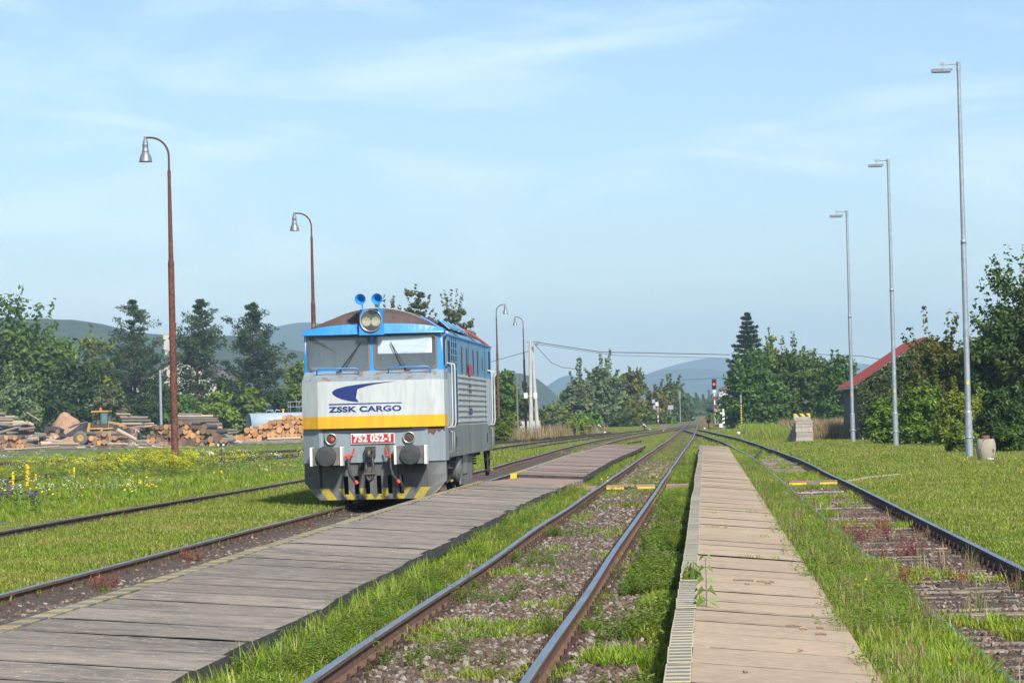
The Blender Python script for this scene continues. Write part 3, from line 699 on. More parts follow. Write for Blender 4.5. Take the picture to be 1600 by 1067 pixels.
# cab interior
b = MB(); b.box((0, 2.1, 2.9), (2.9, .04, 1.5)); b.box((0, 1.3, 2.45), (2.9, 1.6, .04)); b.box((0, 1.35, 3.62), (2.85, 1.5, .03))
b.box((-1.44, 1.35, 3.0), (.03, 1.5, 1.2)); b.box((1.44, 1.35, 3.0), (.03, 1.5, 1.2)); b.build('cab_interior', M['cab_in'], loco)
for s in (-.7, .75):
    b = MB(); b.box((s, 1.35, 2.85), (.5, .12, .7), bev=.04); b.box((s, 1.2, 2.6), (.5, .45, .12)); b.build('driver_seat', M['loco_dark'], loco)
# visor above the windows, roof dome, headlight
def arc(u, top): return top-(.36*(abs(u)/1.5)**2.2)
mb = MB(); un = np.linspace(-1.5, 1.5, 25)
vis = lambda u: .385+.10*(abs(u)/1.5)**4
fr_t = [(u*.985, vis(u)+.06, arc(u, 3.93) if abs(u) < 1.4 else 3.66) for u in un]
def vtop(u): return min(3.80, 3.80-.12*(abs(u)/1.5)**3)
rows = [[(u, vis(u)+.16, 3.59) for u in un], [(u, vis(u), 3.585) for u in un], [(u*.995, vis(u)+.015, 3.62) for u in un], [(u*.985, vis(u)+.07, vtop(u)) for u in un]]
mb.loft(rows, m=0, smooth=False)
for s in (0, -1):
    e = [r[s] for r in rows]; mb.add([e[1], e[2], e[3], (e[3][0], BK, e[3][2]), (e[1][0]*.98, BK, 3.585)], [(0, 1, 2, 3, 4)] if s else [(4, 3, 2, 1, 0)])
mb.build('visor', [M['loco_blue']], loco)
def roofz(u): return 4.17-(.60)*(abs(u)/1.5)**2.1
mb = MB(); r0 = rows[3]; r2 = [(u*.99, BK+.1, roofz(u)) for u in un]
r1 = [((a[0]+c[0])/2, .62, a[2]*.42+c[2]*.58+.03) for a, c in zip(r0, r2)]
mb.loft([r0, r1, r2], m=0, smooth=True)
mb.build('cab_roof', [M['loco_roof']], loco)
mb = MB(); hb = [(-.26, 3.56), (.26, 3.56), (.23, 4.10), (-.23, 4.10)]
mb.add([(x, .28, z) for x, z in hb]+[(x*1.05, .95, z) for x, z in hb], [(0, 1, 2, 3), (1, 5, 6, 2), (4, 0, 3, 7), (3, 2, 6, 7), (0, 4, 5, 1)])
hl = mb.build('headlight', [M['loco_blue']], loco)
b = MB(); b.lathe([(.215, .175), (.235, .15), (.235, .19), (.20, .19)], (0, .09, 3.86), 'y', 28); b.build('rim', M['chrome'], hl)
b = MB(); b.lathe([(.0001, .176), (.12, .17), (.205, .18)], (0, .09, 3.86), 'y', 28); b.build('lens', M['lens'], hl)
b = MB(); b.lathe([(.205, .187), (.0001, .187)], (0, .09, 3.86), 'y', 28); b.build('lamp_well', M['steel_dark'], hl)
for s in (-1, 1):
    b = MB(); b.lathe([(.098, .181), (.06, .184), (.0001, .185)], (s*.1, .09, 3.84), 'y', 18); b.build('reflector', M['reflector'], hl)
for s in (-.19, .16):                          # air horns
    b = MB(); b.lathe([(.028, .55), (.035, .35), (.055, .2), (.09, .09), (.118, .04)], (s, 0, 4.30), 'y', 18); b.lathe([(.118, .04), (.10, .055), (.05, .18), (.0001, .2)], (s, 0, 4.30), 'y', 18)
    b.box((s, .4, 4.2), (.03, .05, .2)); b.build('horn', M['loco_blue'], loco)
# body: sides, roof, back
def sect(v):
    s = [(-B_, v, .95), (-B_, v, 1.62), (-B_, v, 2.75), (-B_, v, 3.56)]
    s += [(u*.99, v, roofz(u)) for u in np.linspace(-1.49, 1.49, 21)]
    return s + [(B_, v, 3.56), (B_, v, 2.75), (B_, v, 1.62), (B_, v, .95)]
S0, S1 = sect(BK), sect(LL)
mb = MB(); n = len(S0)
for i in range(n-1):
    k = min(i, n-2-i); m_ = 0 if k == 0 else 1 if k == 1 else 2 if k == 2 else (2 if k in (3, 4) else 3)
    mb.add([S0[i], S0[i+1], S1[i+1], S1[i]], [(0, 3, 2, 1)], m_, smooth=(k > 4))
mb.add(S1, [tuple(range(n))], 1)
mb.add(S0, [tuple(range(n-1, -1, -1))], 1)
body = mb.build('body', [M['loco_sill'], M['loco_white_side'], M['loco_blue_side'], M['loco_roof']], loco)
for v in (BK+.12, 4.0, 8.7, LL-1.6):
    b = MB(); un2 = np.linspace(.95 if v < 2 else -1.5, 1.5, 15); b.tube([(u*.995, v, roofz(u)+.012) for u in un2], .022, 5)
    b.build('roof_rib', M['loco_blue'] if v < 2 else M['loco_roof'], body)
b = MB(); b.tube([(u*.995, LL-.9, roofz(u)+.03) for u in np.linspace(.5, 1.53, 10)], .022, 6); b.build('roof_cable', M['red_paint'], body)
b = MB(); b.box((B_+.012, LL/2+.5, 3.56), (.03, LL-1.0, .03)); b.build('gutter', M['loco_blue'], body)
for v, L_ in ((4.6, 2.2), (7.0, 2.2)):        # louvred vents in the roof shoulder
    t_ = MB()
    t_.add([(1.33, v-L_/2, 3.735), (1.33, v+L_/2, 3.735), (1.06, v+L_/2, 3.94), (1.06, v-L_/2, 3.94)], [(0, 1, 2, 3)])
    for q in range(len(t_.v)): t_.v[q] = (t_.v[q][0]+.025, t_.v[q][1], t_.v[q][2]+.03)
    vt = t_.build('roof_vent', M['black_void'], loco)
    for j in range(3):
        u = 1.30-.11*j; b = MB(); b.box((u+.03, v, roofz(u)+.04), (.05, L_, .03)); b.build('slat', M['loco_blue_side'], vt)
    for e in (-L_/2, 0, L_/2):
        b = MB(); b.tube([(1.36, v+e, 3.74), (1.1, v+e, 3.97)], .03, 4); b.build('vent_frame', M['loco_blue_side'], vt)
for v in (4.6, 5.9, 7.7, 9.0, 10.4):          # tall narrow side windows
    b = MB(); b.box((B_+.006, v, 3.08), (.016, .30 if v < 10 else .18, .62 if v < 10 else .36)); o = b.build('side_window', M['gasket'], loco)
    b = MB(); b.box((B_+.012, v, 3.08), (.018, .23 if v < 10 else .12, .55 if v < 10 else .3)); b.build('pane', M['glass_dark'], o)
b = MB(); b.box((B_+.005, 2.65, 2.62), (.012, 1.5, 1.75)); gr = b.build('radiator_grille', M['black_void'], loco)
for j in range(12):
    z = 1.82+j*.147; b = MB(); b.box((B_+.012, 2.65, z), (.008, 1.5, .035)); b.build('slat', M['loco_blue_side'] if z > 2.72 else M['loco_dark'], gr)
for e in (-.75, -.25, .25, .75):
    b = MB(); b.box((B_+.014, 2.65+e, 2.62), (.01, .10, 1.76)); b.build('grille_bar', M['loco_blue_side'], gr)
b = MB(); b.box((B_+.004, 2.65, 1.69), (.01, 1.5, .12)); b.build('soot_plate', M['loco_dark'], body)
for j in range(9):                             # pressed ribs along the white side
    z = 1.70+j*.125; b = MB(); b.box((B_+.012, 7.6, z), (.024, 8.2, .03)); b.build('side_rib', M['loco_white_side'], body)
for v in (6.6, 11.3):
    b = MB(); b.box((B_+.003, v, 2.6), (.01, .02, 1.9)); b.build('panel_seam', M['loco_dark'], body)
b = MB(); b.box((B_+.03, 6.7, 2.88), (.01, .75, .26)); b.build('side_number_plate', M['plate_red'], body)
for v, w_ in ((BK+.28, .62), (LL-.75, .7)):   # cab doors with handrails
    b = MB(); b.box((B_+.005, v, 2.55), (.014, w_, 1.95)); d = b.build('door', M['loco_blue_side'], loco)
    b = MB(); b.box((B_+.009, v, 2.18), (.014, w_*.98, 1.12)); b.build('door_lower', M['loco_white_side'], d)
    b = MB(); b.box((B_+.01, v, 3.15), (.016, w_*.7, .55)); b.build('pane', M['glass_dark'], d)
    for e in (-w_/2-.06, w_/2+.06):
        b = MB(); b.tube([(B_, v+e, 2.95), (B_+.09, v+e, 2.93), (B_+.1, v+e, 2.85), (B_+.1, v+e, 1.7), (B_+.08, v+e, 1.6), (B_, v+e, 1.58)], .02, 6)
        b.build('handrail', M['loco_white_side'], body)
    for e in (-.2, .25):
        b = MB(); b.tube([(B_, v+e, 1.5), (B_+.07, v+e, 1.48), (B_+.07, v+e, 1.08), (B_, v+e, 1.05)], .018, 6); b.build('grab_rail', M['loco_sill'], body)
    st_ = MB()
    for e in (-.28, .28): st_.box((B_-.06, v+e, .72), (.03, .05, .62))
    for z in (.45, .72, .95): st_.box((B_-.06, v, z), (.16, .55, .03))
    stp = st_.build('cab_steps', M['loco_dark'], loco)
    b = MB(); b.box((B_+.015, v, .45), (.02, .5, .04)); b.build('step_edge', M['wear_yellow'], stp)
for v in (3.0, 11.6):
    b = MB(); b.box((B_+.004, v, 1.27), (.012, .16, .22)); b.build('jack_pocket', M['black_void'], body)
for z, a in ((2.5, .0), (2.37, .05), (1.97, .0), (1.87, 0.)):   # small side emblem and lettering strokes
    b = MB(); b.box((B_+.03, 6.6+a, z), (.008, .42 if z > 2.2 else .8, .05)); b.build('side_emblem', M['logo_blue'], body)
# underframe, bogies, tanks
b = MB(); b.box((0, LL/2, .98), (2.4, LL-.8, .3)); b.build('underframe', M['loco_dark'], loco)
for vc in (2.9, LL-2.9):
    bg = thing('bogie', None, None); bg.parent = loco
    for s in (-1, 1):
        b = MB(); b.box((s*1.02, vc, .62), (.1, 3.0, .28)); b.box((s*1.03, vc-1.2, .5), (.16, .34, .34)); b.box((s*1.03, vc+1.2, .5), (.16, .34, .34)); b.build('bogie_frame', M['loco_dark'], bg)
        for e in (-.9, .9):
            b = MB()
            for q in range(5): b.lathe([(.1, 0), (.12, .02), (.1, .04)], (s*1.12, vc+e, .62+q*.06), 'z', 10)
            b.build('spring', M['loco_dark'], bg)
    for e in (-1.2, 1.2):
        ax = bg
        for s in (-1, 1):
            b = MB(); b.lathe([(.0001, -.06), (.42, -.06), (.5, -.055), (.5, .055), (.53, .06), (.53, .08), (.0001, .08)], (s*.755, vc+e, .5), 'x', 28); b.build('wheel', M['steel_dark'], ax)
        b = MB(); b.cone((-.75, vc+e, .5), (.75, vc+e, .5), .09, .09, 12); b.build('axle', M['steel_dark'], ax)
b = MB(); b.cone((.86, 4.5, .66), (1.36, 4.5, .66), .32, .32, 24); b.lathe([(.32, 1.36), (.29, 1.41), (.18, 1.45), (.0001, 1.46)], (0, 4.5, .66), 'x', 24)
at_ = b.build('air_tank', M['loco_tank'], loco)
b = MB(); b.box((0, 6.9, .60), (2.75, 3.2, .66), bev=.06); ft = b.build('fuel_tank', M['loco_tank'], loco)
b = MB(); b.box((1.385, 6.4, .75), (.02, 1.5, .5)); b.build('cover_plate', M['loco_sill'], ft)
b = MB(); b.prism([(5.2, .3), (5.9, .25), (5.9, .95), (4.9, .95), (4.7, .7)], 1.10, 1.34, M=Matrix(((0, 0, 1, 0), (1, 0, 0, 0), (0, 1, 0, 0), (0, 0, 0, 1)))); b.build('battery_box', M['loco_tank'], loco, fix=True)
b = MB()
for v in (3.3, 3.8, 5.4, 8.9, 9.3): b.box((1.22, v, .88), (.1, .12, .22))
b.tube([(1.3, 3.2, .93), (1.3, 9.6, .9)], .025, 6); b.tube([(1.25, 3.0, .85), (1.25, 5.5, .80)], .02, 6); b.build('pipework', M['loco_dark'], loco)
b = MB(); b.prism([(LL-2.2, .95), (LL-.2, .95), (LL-.25, .35), (LL-.55, .3), (LL-1.2, .95)], 1.34, 1.42, M=Matrix(((0, 0, 1, 0), (1, 0, 0, 0), (0, 1, 0, 0), (0, 0, 0, 1)))); b.build('rear_skirt', M['loco_dark'], loco, fix=True)
# buffers, coupling, hoses, lamps, plate
for s in (-.955, .80):
    bu = thing('buffer', None, None); bu.parent = loco
    b = MB(); b.box((s+.02, -.1, 1.045), (.62, .32, .37)); b.build('buffer_box', M['buffer_box'], bu)
    b = MB(); b.lathe([(.0001, -.345), (.12, -.342), (.205, -.33), (.215, -.30), (.205, -.28), (.10, -.27), (.1, -.1)], (s+.02, 0, 1.05), 'y', 26, smooth=False); b.build('buffer_plate', M['buffer_plate'], bu)
    for e in (-1, 1):
        b = MB(); b.box((s+.02+e*.315, -.11, 1.045), (.05, .36, .39), bev=.012); b.build('white_edge', M['white_paint'], bu)
ck = thing('coupling', None, None); ck.parent = loco
b = MB(); b.box((-.045, .02, 1.12), (.20, .16, .22)); b.tube([(-.045, -.05, 1.13), (-.045, -.28, 1.15), (-.045, -.36, 1.06), (-.045, -.30, .98)], [.06, .055, .05, .03], 8); b.build('draw_hook', M['steel_dark'], ck)
b = MB()
for e in (-.06, .06): b.tube([(-.045+e, -.16, 1.0), (-.045+e*1.3, -.2, .80), (-.045+e*.8, -.2, .58)], [.03, .032, .034], 8)
b.cone((-.16, -.2, .66), (.07, -.2, .66), .045, .045, 10); b.tube([(-.1, -.2, .58), (-.045, -.2, .52), (.02, -.2, .58)], .035, 8); b.build('screw_link', M['steel_dark'], ck)
for s, e in ((-.50, .11), (.38, .11)):
    h = thing('brake_hose', None, None); h.parent = loco
    b = MB(); b.tube([(s, .06, 1.03), (s, -.08, 1.04), (s+.01, -.1, .98)], .04, 8); b.tube([(s+(.08 if s < 0 else -.06), -.08, 1.06), (s+(.13 if s < 0 else -.1), -.08, 1.2)], .018, 6); b.tube([(s-.08, -.08, 1.03), (s+.1, -.08, 1.05)], .03, 6); b.build('valve', M['valve_red'], h)
    b = MB(); b.tube([(s+.01, -.1, 1.0), (s+.01, -.14, .8), (s+.05, -.16, .64), (s+.14, -.12, .51)], .033, 8); b.build('hose', M['rubber'], h)
    b = MB(); b.tube([(s+.14, -.12, .52), (s+.18, -.12, .46)], .045, 8); b.build('hose_head', M['valve_red'], h)
b = MB(); b.tube([(.56, .0, .9), (.56, -.02, .7), (.57, .0, .5), (.62, .05, .36), (.60, .08, .29)], .032, 8); b.build('heating_cable', M['rubber'], loco)
for s in (-.87, .765):
    t_ = thing('tail_lamp', None, None); t_.parent = loco
    b = MB(); b.lathe([(.10, .09), (.10, .04), (.125, .04), (.128, .09)], (s, 0, 1.40), 'y', 24); b.build('rim', M['chrome'], t_)
    b = MB(); b.lathe([(.0001, .052), (.06, .055), (.10, .065)], (s, 0, 1.40), 'y', 24); b.build('lens', M['tail_lens'], t_)
    if s < 0:
        b = MB(); b.lathe([(.0001, .045), (.03, .049)], (s+.03, 0, 1.395), 'y', 12); b.build('lit_filament', M['tail_lit'], t_)
def text_mesh(body_, size, m, name, extrude=.004, offset=0.0, sx=1.0, space=1.0):
    c = bpy.data.curves.new(name, 'FONT'); c.body = body_; c.size = size; c.align_x = 'CENTER'; c.align_y = 'CENTER'; c.extrude = extrude; c.offset = offset; c.space_character = space
    o = bpy.data.objects.new(name, c); COL.objects.link(o)
    me = bpy.data.meshes.new_from_object(o.evaluated_get(bpy.context.evaluated_depsgraph_get())); bpy.data.objects.remove(o)
    me.materials.clear(); me.materials.append(m)
    for v in me.vertices: v.co.x *= sx
    return me
np_ = thing('number_plate', None, None); np_.parent = loco
b = MB(); b.box((.005, .075, 1.395), (.92, .03, .215)); b.build('white_rim', M['white_paint'], np_)
b = MB(); b.box((.005, .06, 1.395), (.885, .02, .18)); b.build('red_plate', M['plate_red'], np_)
num_me = text_mesh('752 052-1', .205, M['white_paint'], 'lettering', offset=.009, sx=.93, space=1.04)
link('lettering', num_me, np_, loc=(.005, .046, 1.395), rot=(R_(90), 0, 0))
xr = max(v.co.x for v in num_me.vertices); zt = max(v.co.y for v in num_me.vertices)
b = MB(); b.prism([(xr-.018, zt-.002), (xr-.018, zt-.04), (xr-.062, zt-.062), (xr-.062, zt-.030)], 0, .006, M=Matrix.Translation((.005, .046, 1.395)) @ Matrix.Rotation(R_(90), 4, 'X')); b.build('digit_flag', M['white_paint'], np_, fix=True)
# emblem and lettering on the white nose (the panel is creased: each half lies on its own face)
em = thing('emblem', None, None); em.parent = loco
def nose_v(u, w): return .03*max(0, (w-1.87)/.73) - (.07-.02*max(0, (w-1.87)/.73))*(1-abs(u)/A_)-.006
def nose_sheet(poly, nm, m, parent):
    me = bpy.data.meshes.new(nm); bm_ = bmesh.new()
    f = bm_.faces.new([bm_.verts.new((x, 0, z)) for x, z in poly]); bmesh.ops.triangulate(bm_, faces=[f])
    for x in (0.0,):
        bmesh.ops.bisect_plane(bm_, geom=bm_.verts[:]+bm_.edges[:]+bm_.faces[:], plane_co=(x, 0, 0), plane_no=(1, 0, 0))
    for v in bm_.verts: v.co.y = nose_v(v.co.x, v.co.z)
    bm_.normal_update()
    if sum(f.normal.y for f in bm_.faces) > 0: bmesh.ops.reverse_faces(bm_, faces=bm_.faces[:])
    bm_.to_mesh(me); bm_.free(); me.materials.append(m); return link(nm, me, parent)
def px2(x, y): return ((x-587)/75.0, 2.60-(y-596)/75.0*.985)
sw = [(627, 597.5), (612, 598.2), (590, 599.5), (567, 601.5), (548, 604), (535, 607), (528, 610), (525.5, 613), (527, 616.5), (533, 620.5), (541, 624), (550, 626.5), (560, 628.3), (568, 629.3), (562.5, 627), (558, 623.5), (556, 619.5), (557, 615), (561, 611), (569, 607.5), (581, 604.2), (597, 601.2), (612, 599.3)]
nose_sheet([px2(*p) for p in sw], 'swoosh', M['logo_blue'], em)
nose_sheet([px2(*p) for p in ((520, 631.3), (635, 631.3), (635, 633), (520, 633))], 'underline', M['logo_blue'], em)
tm = text_mesh('ZSSK CARGO', .155, M['logo_blue'], 'lettering', extrude=0, offset=.006, sx=1.32, space=1.06)
tx, ty = px2(577.5, 641)
wd = max(v.co.x for v in tm.vertices)-min(v.co.x for v in tm.vertices); ks = 1.53/wd
for v in tm.vertices:
    x, z = v.co.x*ks+tx, v.co.y+ty; v.co = (x, nose_v(x, z), z)
link('lettering', tm, em)
loco_parts_clean = [o.pop(k_) for o in loco.children_recursive for k_ in ('label', 'category') if k_ in o.keys()]
# ------------------------------------------------------------------ lamp posts
def bell_lamp(name, label, x, y, H, side, lean=0.0):
    """rusty stepped pole, swan neck, bell shade; side -1 = head to the left"""
    t = thing(name, label, 'lamp post', (x, y, float(gh(x, y))-.05), 0, 'rusty station lamps'); t.rotation_euler = (0, lean, 0)
    h1, h2 = H*.62, H*.90
    b = MB(); b.cone((0, 0, 0), (0, 0, h1), .145, .125, 14); b.cone((0, 0, h1), (0, 0, h1+.25), .135, .1, 14); b.build('lower_pole', M['rust_pole'], t)
    b = MB(); b.cone((0, 0, h1+.2), (0, 0, h2), .098, .062, 12); b.cone((0, 0, h2-.25), (0, 0, h2), .07, .07, 12); b.build('upper_pole', M['rust_pole'], t)
    s = side; pts = [(0, 0, h2-.05), (0, 0, H-.75)]
    for k in range(1, 9):
        a = R_(90*k/8); pts.append((s*.75*(1-math.cos(a)), 0, H-.75+.75*math.sin(a)))
    pts.append((s*.95, 0, H+.0))
    b = MB(); b.tube(pts, .042, 8); b.build('swan_neck', M['rust_pole'], t)
    hd = thing('lamp_head', None, None, (s*.93, 0, H)); hd.parent = t
    b = MB(); b.lathe([(.0001, .06), (.06, .05), (.06, -.1), (.1, -.12), (.11, -.18), (.1, -.22), (.12, -.24), (.125, -.30), (.115, -.32), (.125, -.50), (.15, -.53), (.13, -.58)], (0, 0, 0), 'z', 16); b.build('socket_housing', M['galv_dark'], hd)
    b = MB(); b.lathe([(.12, -.56), (.17, -.63), (.22, -.75), (.26, -.93), (.275, -.955), (.255, -.95), (.2, -.75), (.1, -.6)], (0, 0, 0), 'z', 20); b.build('bell_shade', M['galv_dark'], hd)
    b = MB(); b.lathe([(.0001, -.97), (.15, -.965), (.25, -.945)], (0, 0, 0), 'z', 20); b.build('shade_glass', M['lamp_glass'], hd)
    return t
HL = 13.2
def yfrom(px, pytop, H):                       # distance at which a post of height H reaches that pixel
    lo, hi = 20., 900.
    for _ in range(50):
        m_ = (lo+hi)/2
        if P(px, pytop, m_).z > H: hi = m_
        else: lo = m_
    return lo
for lab, px, pt, s in (('tall rusty lamp post with bell shade standing among the yellow wildflowers', 263, 213, -1), ('rusty lamp post with bell shade rising behind the left of the locomotive', 486, 331, -1),
                    ('rusty lamp post whose bell shade hangs to the right behind the locomotive', 775, 475, 1), ('farthest rusty lamp post with bell shade beside the twin concrete poles', 817.5, 494, -1)):
    y = yfrom(px, pt, HL); p = P(px, pt, y)
    bell_lamp('lamp_post', lab, p.x, y, HL+.18, s, lean=0.0 if px != 817.5 else R_(-.2))
def led_lamp(label, x, y, H):
    t = thing('lamp_post', label, 'lamp post', (x, y, float(gh(x, y))-.03), 0, 'galvanised platform lamps')
    b = MB(); b.cone((0, 0, 0), (0, 0, 1.62), .128, .128, 16); b.cone((0, 0, 1.60), (0, 0, 1.66), .128, .1, 16); b.build('base_sleeve', M['galv'], t)
    b = MB(); b.lathe([(.129, .72), (.14, .72), (.14, .78), (.129, .78)], (0, 0, 0), 'z', 16); b.box((.15, 0, .75), (.06, .03, .05)); b.box((-.15, 0, .75), (.06, .03, .05)); b.build('clamp_band', M['galv'], t)
    b = MB(); b.cone((0, 0, 1.62), (0, 0, H*.55), .1, .093, 14); b.build('lower_pole', M['galv'], t)
    b = MB(); b.lathe([(.093, H*.55-.12), (.098, H*.55-.12), (.098, H*.55), (.08, H*.55+.02)], (0, 0, 0), 'z', 14); b.cone((0, 0, H*.55), (0, 0, H-.3), .08, .06, 14); b.build('upper_pole', M['galv'], t)
    b = MB(); b.cone((0, 0, H-.32), (0, 0, H), .072, .072, 14); b.tube([(0, 0, H-.06), (-.62, 0, H-.06)], .03, 8); b.box((-.48, 0, H-.05), (.22, .09, .09)); b.build('arm', M['galv'], t)
    lm = thing('lamp_head', None, None); lm.parent = t
    b = MB(); b.box((-.52, 0, H-.2), (.05, .07, .24)); b.build('bracket', M['galv'], lm)
    b = MB(); b.prism([(-.92, H-.23), (-.92, H-.34), (-.3, H-.34), (-.2, H-.26), (-.22, H-.23)], -.14, .14, M=Matrix(((1, 0, 0, 0), (0, 0, 1, 0), (0, 1, 0, 0), (0, 0, 0, 1)))); b.build('luminaire', M['galv_dark'], lm, fix=True)
    b = MB(); b.box((-.58, 0, H-.35), (.6, .22, .014)); b.build('light_panel', M['lamp_glass'], lm)
    b = MB(); b.box((0, -.098, 2.62), (.08, .02, .11)); b.build('yellow_sticker', M['yellow_new'], t)
    b = MB(); b.box((0, 0, .03), (.4, .4, .05)); b.build('foot_plate', M['galv_dark'], t)
for lab, bx, by, tx, ty in (('tall galvanised lamp post beside the concrete barrel', 1515, 716, 1498, 97), ('galvanised lamp post rising out of the green hedge', 1400, 697, 1388.5, 247), ('galvanised lamp post standing left of the red roofed shed', 1333, 690, 1322.5, 326)):
    p = G(bx, by, -.05); q = P(tx, ty, p.y)
    led_lamp(lab, p.x, p.y, q.z+.08)

# ------------------------------------------------------------------ concrete twin pole and overhead cables
YP = 322.
def pole(px0, py0, px1, py1, r0, r1, name, label, m, Y=YP):
    a, b_ = P(px0, py0, Y), P(px1, py1, Y); a.z = -.25
    t = thing(name, label, 'pole', a, 0)
    b = MB(); b.cone((0, 0, 0), b_-a, r0, r1, 12); b.build('shaft', M[m], t)
    return t, b_
t1, top1 = pole(829.5, 655, 828.3, 532, .26, .15, 'utility_pole', 'upright left one of the twin pale concrete poles', 'concrete_pole')
t2, top2 = pole(839.5, 655, 830.8, 535, .26, .15, 'utility_pole', 'slanting right one of the twin pale concrete poles', 'concrete_pole', YP+.8)
for o in (t1, t2): o['group'] = 'twin concrete poles'
b = MB(); zz = 3.9
for s in (-1, 1): b.box((s*.55+.05, -.25, zz+.4), (.42, .3, .6), bev=.03)
b.box((0, -.2, zz+.35), (1.2, .06, .06)); b.build('junction_box', M['white_paint'], t1)
b = MB(); b.box((.5, 0, top1.z+.05), (1.6, .1, .1)); b.box((.9, -.05, top1.z-.15), (.3, .12, .4)); b.build('crossarm', M['galv_dark'], t1)
b = MB(); b.cone((0, 0, 0), (0, 0, (P(807, 586, 260)).z+.3), .1, .08, 8); pp = P(807, 586, 260)
tag(b.build('wooden_pole', M['grey_wood'], None, loc=(pp.x, 260, -.3)), 'thin dark wooden pole left of the last rusty lamp', 'pole')
def cable(label, pts, Ys, r=.03, sag=0.0):
    a = [P(*p, Y) for p, Y in zip(pts, Ys)]
    out = []
    for i in range(len(a)-1):
        n = 14
        for k in range(n):
            t = k/n; p = a[i].lerp(a[i+1], t); p.z -= sag*4*t*(1-t); out.append(p)
    out.append(a[-1]); b = MB(); b.tube(out, r, 5)
    return tag(b.build('overhead_cable', M['cable']), label, 'cable', 'overhead cables')
cable('upper overhead cable running from the twin poles to the right tree', [(833, 534), (940, 550), (1140, 554)], [322, 324, 328], .045)
cable('lower thin overhead cable running from the twin poles to the right tree', [(833, 537), (960, 555), (1140, 560)], [322, 324, 328], .025)
cable('slack cable looping down right from the twin poles', [(835, 538), (862, 567), (878, 574), (902, 577)], [322, 322, 322, 322], .035)
cable('overhead cable running left from the twin poles behind the locomotive', [(829, 548), (800, 556), (700, 585)], [322, 322, 322], .035)
cable('overhead cable between the round tree and the red roofed shed', [(1240, 552), (1345, 556), (1385, 563), (1470, 582)], [330, 330, 330, 330], .035)
cable('faint lower cable between the round tree and the red roofed shed', [(1240, 560), (1345, 568), (1385, 576), (1470, 592)], [330, 330, 330, 330], .022)
cable('distant cable low across the blue hill left of the red signal', [(1060, 594), (1113, 591), (1140, 590)], [420, 420, 420], .03)

# ------------------------------------------------------------------ signals and signs
def mast(t, h, r, segs):
    z = 0
    for hh, m_ in segs:
        b = MB(); b.cone((0, 0, z), (0, 0, z+hh), r, r, 10); b.build('mast_band', M[m_], t); z += hh
M['sig_black'] = mat('signal_black', (.02, .021, .024), .5)
M['sig_red'] = emit('signal_red', (1.0, .03, .02), 6.0)
M['sig_off'] = mat('unlit_lens', (.012, .012, .014), .2)
M['sig_grey'] = mat('signal_grey', (.3, .31, .32), .6)
M['brown_board'] = mat('rust_brown_board', (.16, .06, .045), .8)
p = G(1117.5, 667); s_ = p.y/FPX
t = thing('signal', 'black light signal showing red on a red and white mast', 'railway signal', gp(p.x, p.y))
hh = 75*s_
mast(t, hh, .10, [(29*s_, 'sig_grey'), (6*s_, 'red_paint'), (7*s_, 'white_paint'), (6*s_, 'red_paint'), (11*s_, 'white_paint')])
b = MB(); b.box((0, 0, hh-8*s_), (7*s_, .3, 16*s_), bev=.02); hd = b.build('signal_head', M['sig_black'], t)
for k, z in enumerate((hh-4.5*s_, hh-8.2*s_, hh-12*s_)):
    b = MB(); b.lathe([(.0001, -.165), (.12, -.16)], (0, 0, z), 'y', 16); b.build('lens', M['sig_red'] if k == 1 else M['sig_off'], hd)
    b = MB(); b.lathe([(.14, -.15), (.15, -.30), (.14, -.15)], (0, 0, z), 'y', 14); b.build('lens_hood', M['sig_black'], hd)
b = MB(); b.box((0, -.13, hh-19.5*s_), (4.5*s_, .04, 4*s_)); b.build('mast_plate', M['white_paint'], t)
b = MB(); b.box((0, 0, .15), (.8, .6, .3)); b.box((-.8, .0, .2), (.4, .4, .4)); b.build('footing', M['sig_black'], t)
b = MB(); b.box((0, .35, 2.5), (.06, .03, 5.0)); b.box((.35, .35, 2.5), (.06, .03, 5.0))
for k in range(10): b.box((.17, .35, .4+k*.48), (.35, .03, .04))
b.build('ladder', M['galv'], t)
b = MB(); b.box((.55, -.05, 26*s_), (1.0, .05, .35), 0); b.build('sign_plate', M['edge_yellow'], t)
p = G(1127, 668); b = MB(); b.box((0, 0, .25), (.45, .4, .5), bev=.05); tag(b.build('relay_box', M['white_paint'], None, loc=gp(p.x, p.y)), 'small white box right beside the red signal foot', 'relay box')
# dwarf point indicators with white arrow on a black disc, and white counterweights
def point_indicator(px, py, label, hpx=16, arrow=True, flat=False):
    p = G(px, py); s = p.y/FPX; t = thing('point_indicator', label, 'point indicator', gp(p.x, p.y), 0, 'point indicators')
    h = hpx*s
    b = MB(); b.cone((0, 0, 0), (0, 0, h-.25), .05, .05, 8); b.box((0, 0, .08), (.3, .5, .16)); b.build('stand', M['rail_rust2'], t)
    b = MB()
    if flat: b.box((0, 0, h-.08), (.42, .3, .17), bev=.05)
    else: b.lathe([(.0001, -.17), (.26, -.17), (.26, .17), (.0001, .17)], (0, 0, h-.1), 'y', 18)
    b.build('lantern', M['sig_black'], t)
    if arrow:
        b = MB(); b.prism([(-.2, .13), (-.02, .13), (-.02, .04), (.12, -.06), (.16, .0), (.2, -.16), (.02, -.14), (.07, -.09), (-.08, .02), (-.2, .02)], 0, .012, M=Matrix.Translation((0, -.185, h-.1)) @ Matrix.Rotation(R_(90), 4, 'X')); b.build('white_arrow', M['white_paint'], t)
    return t
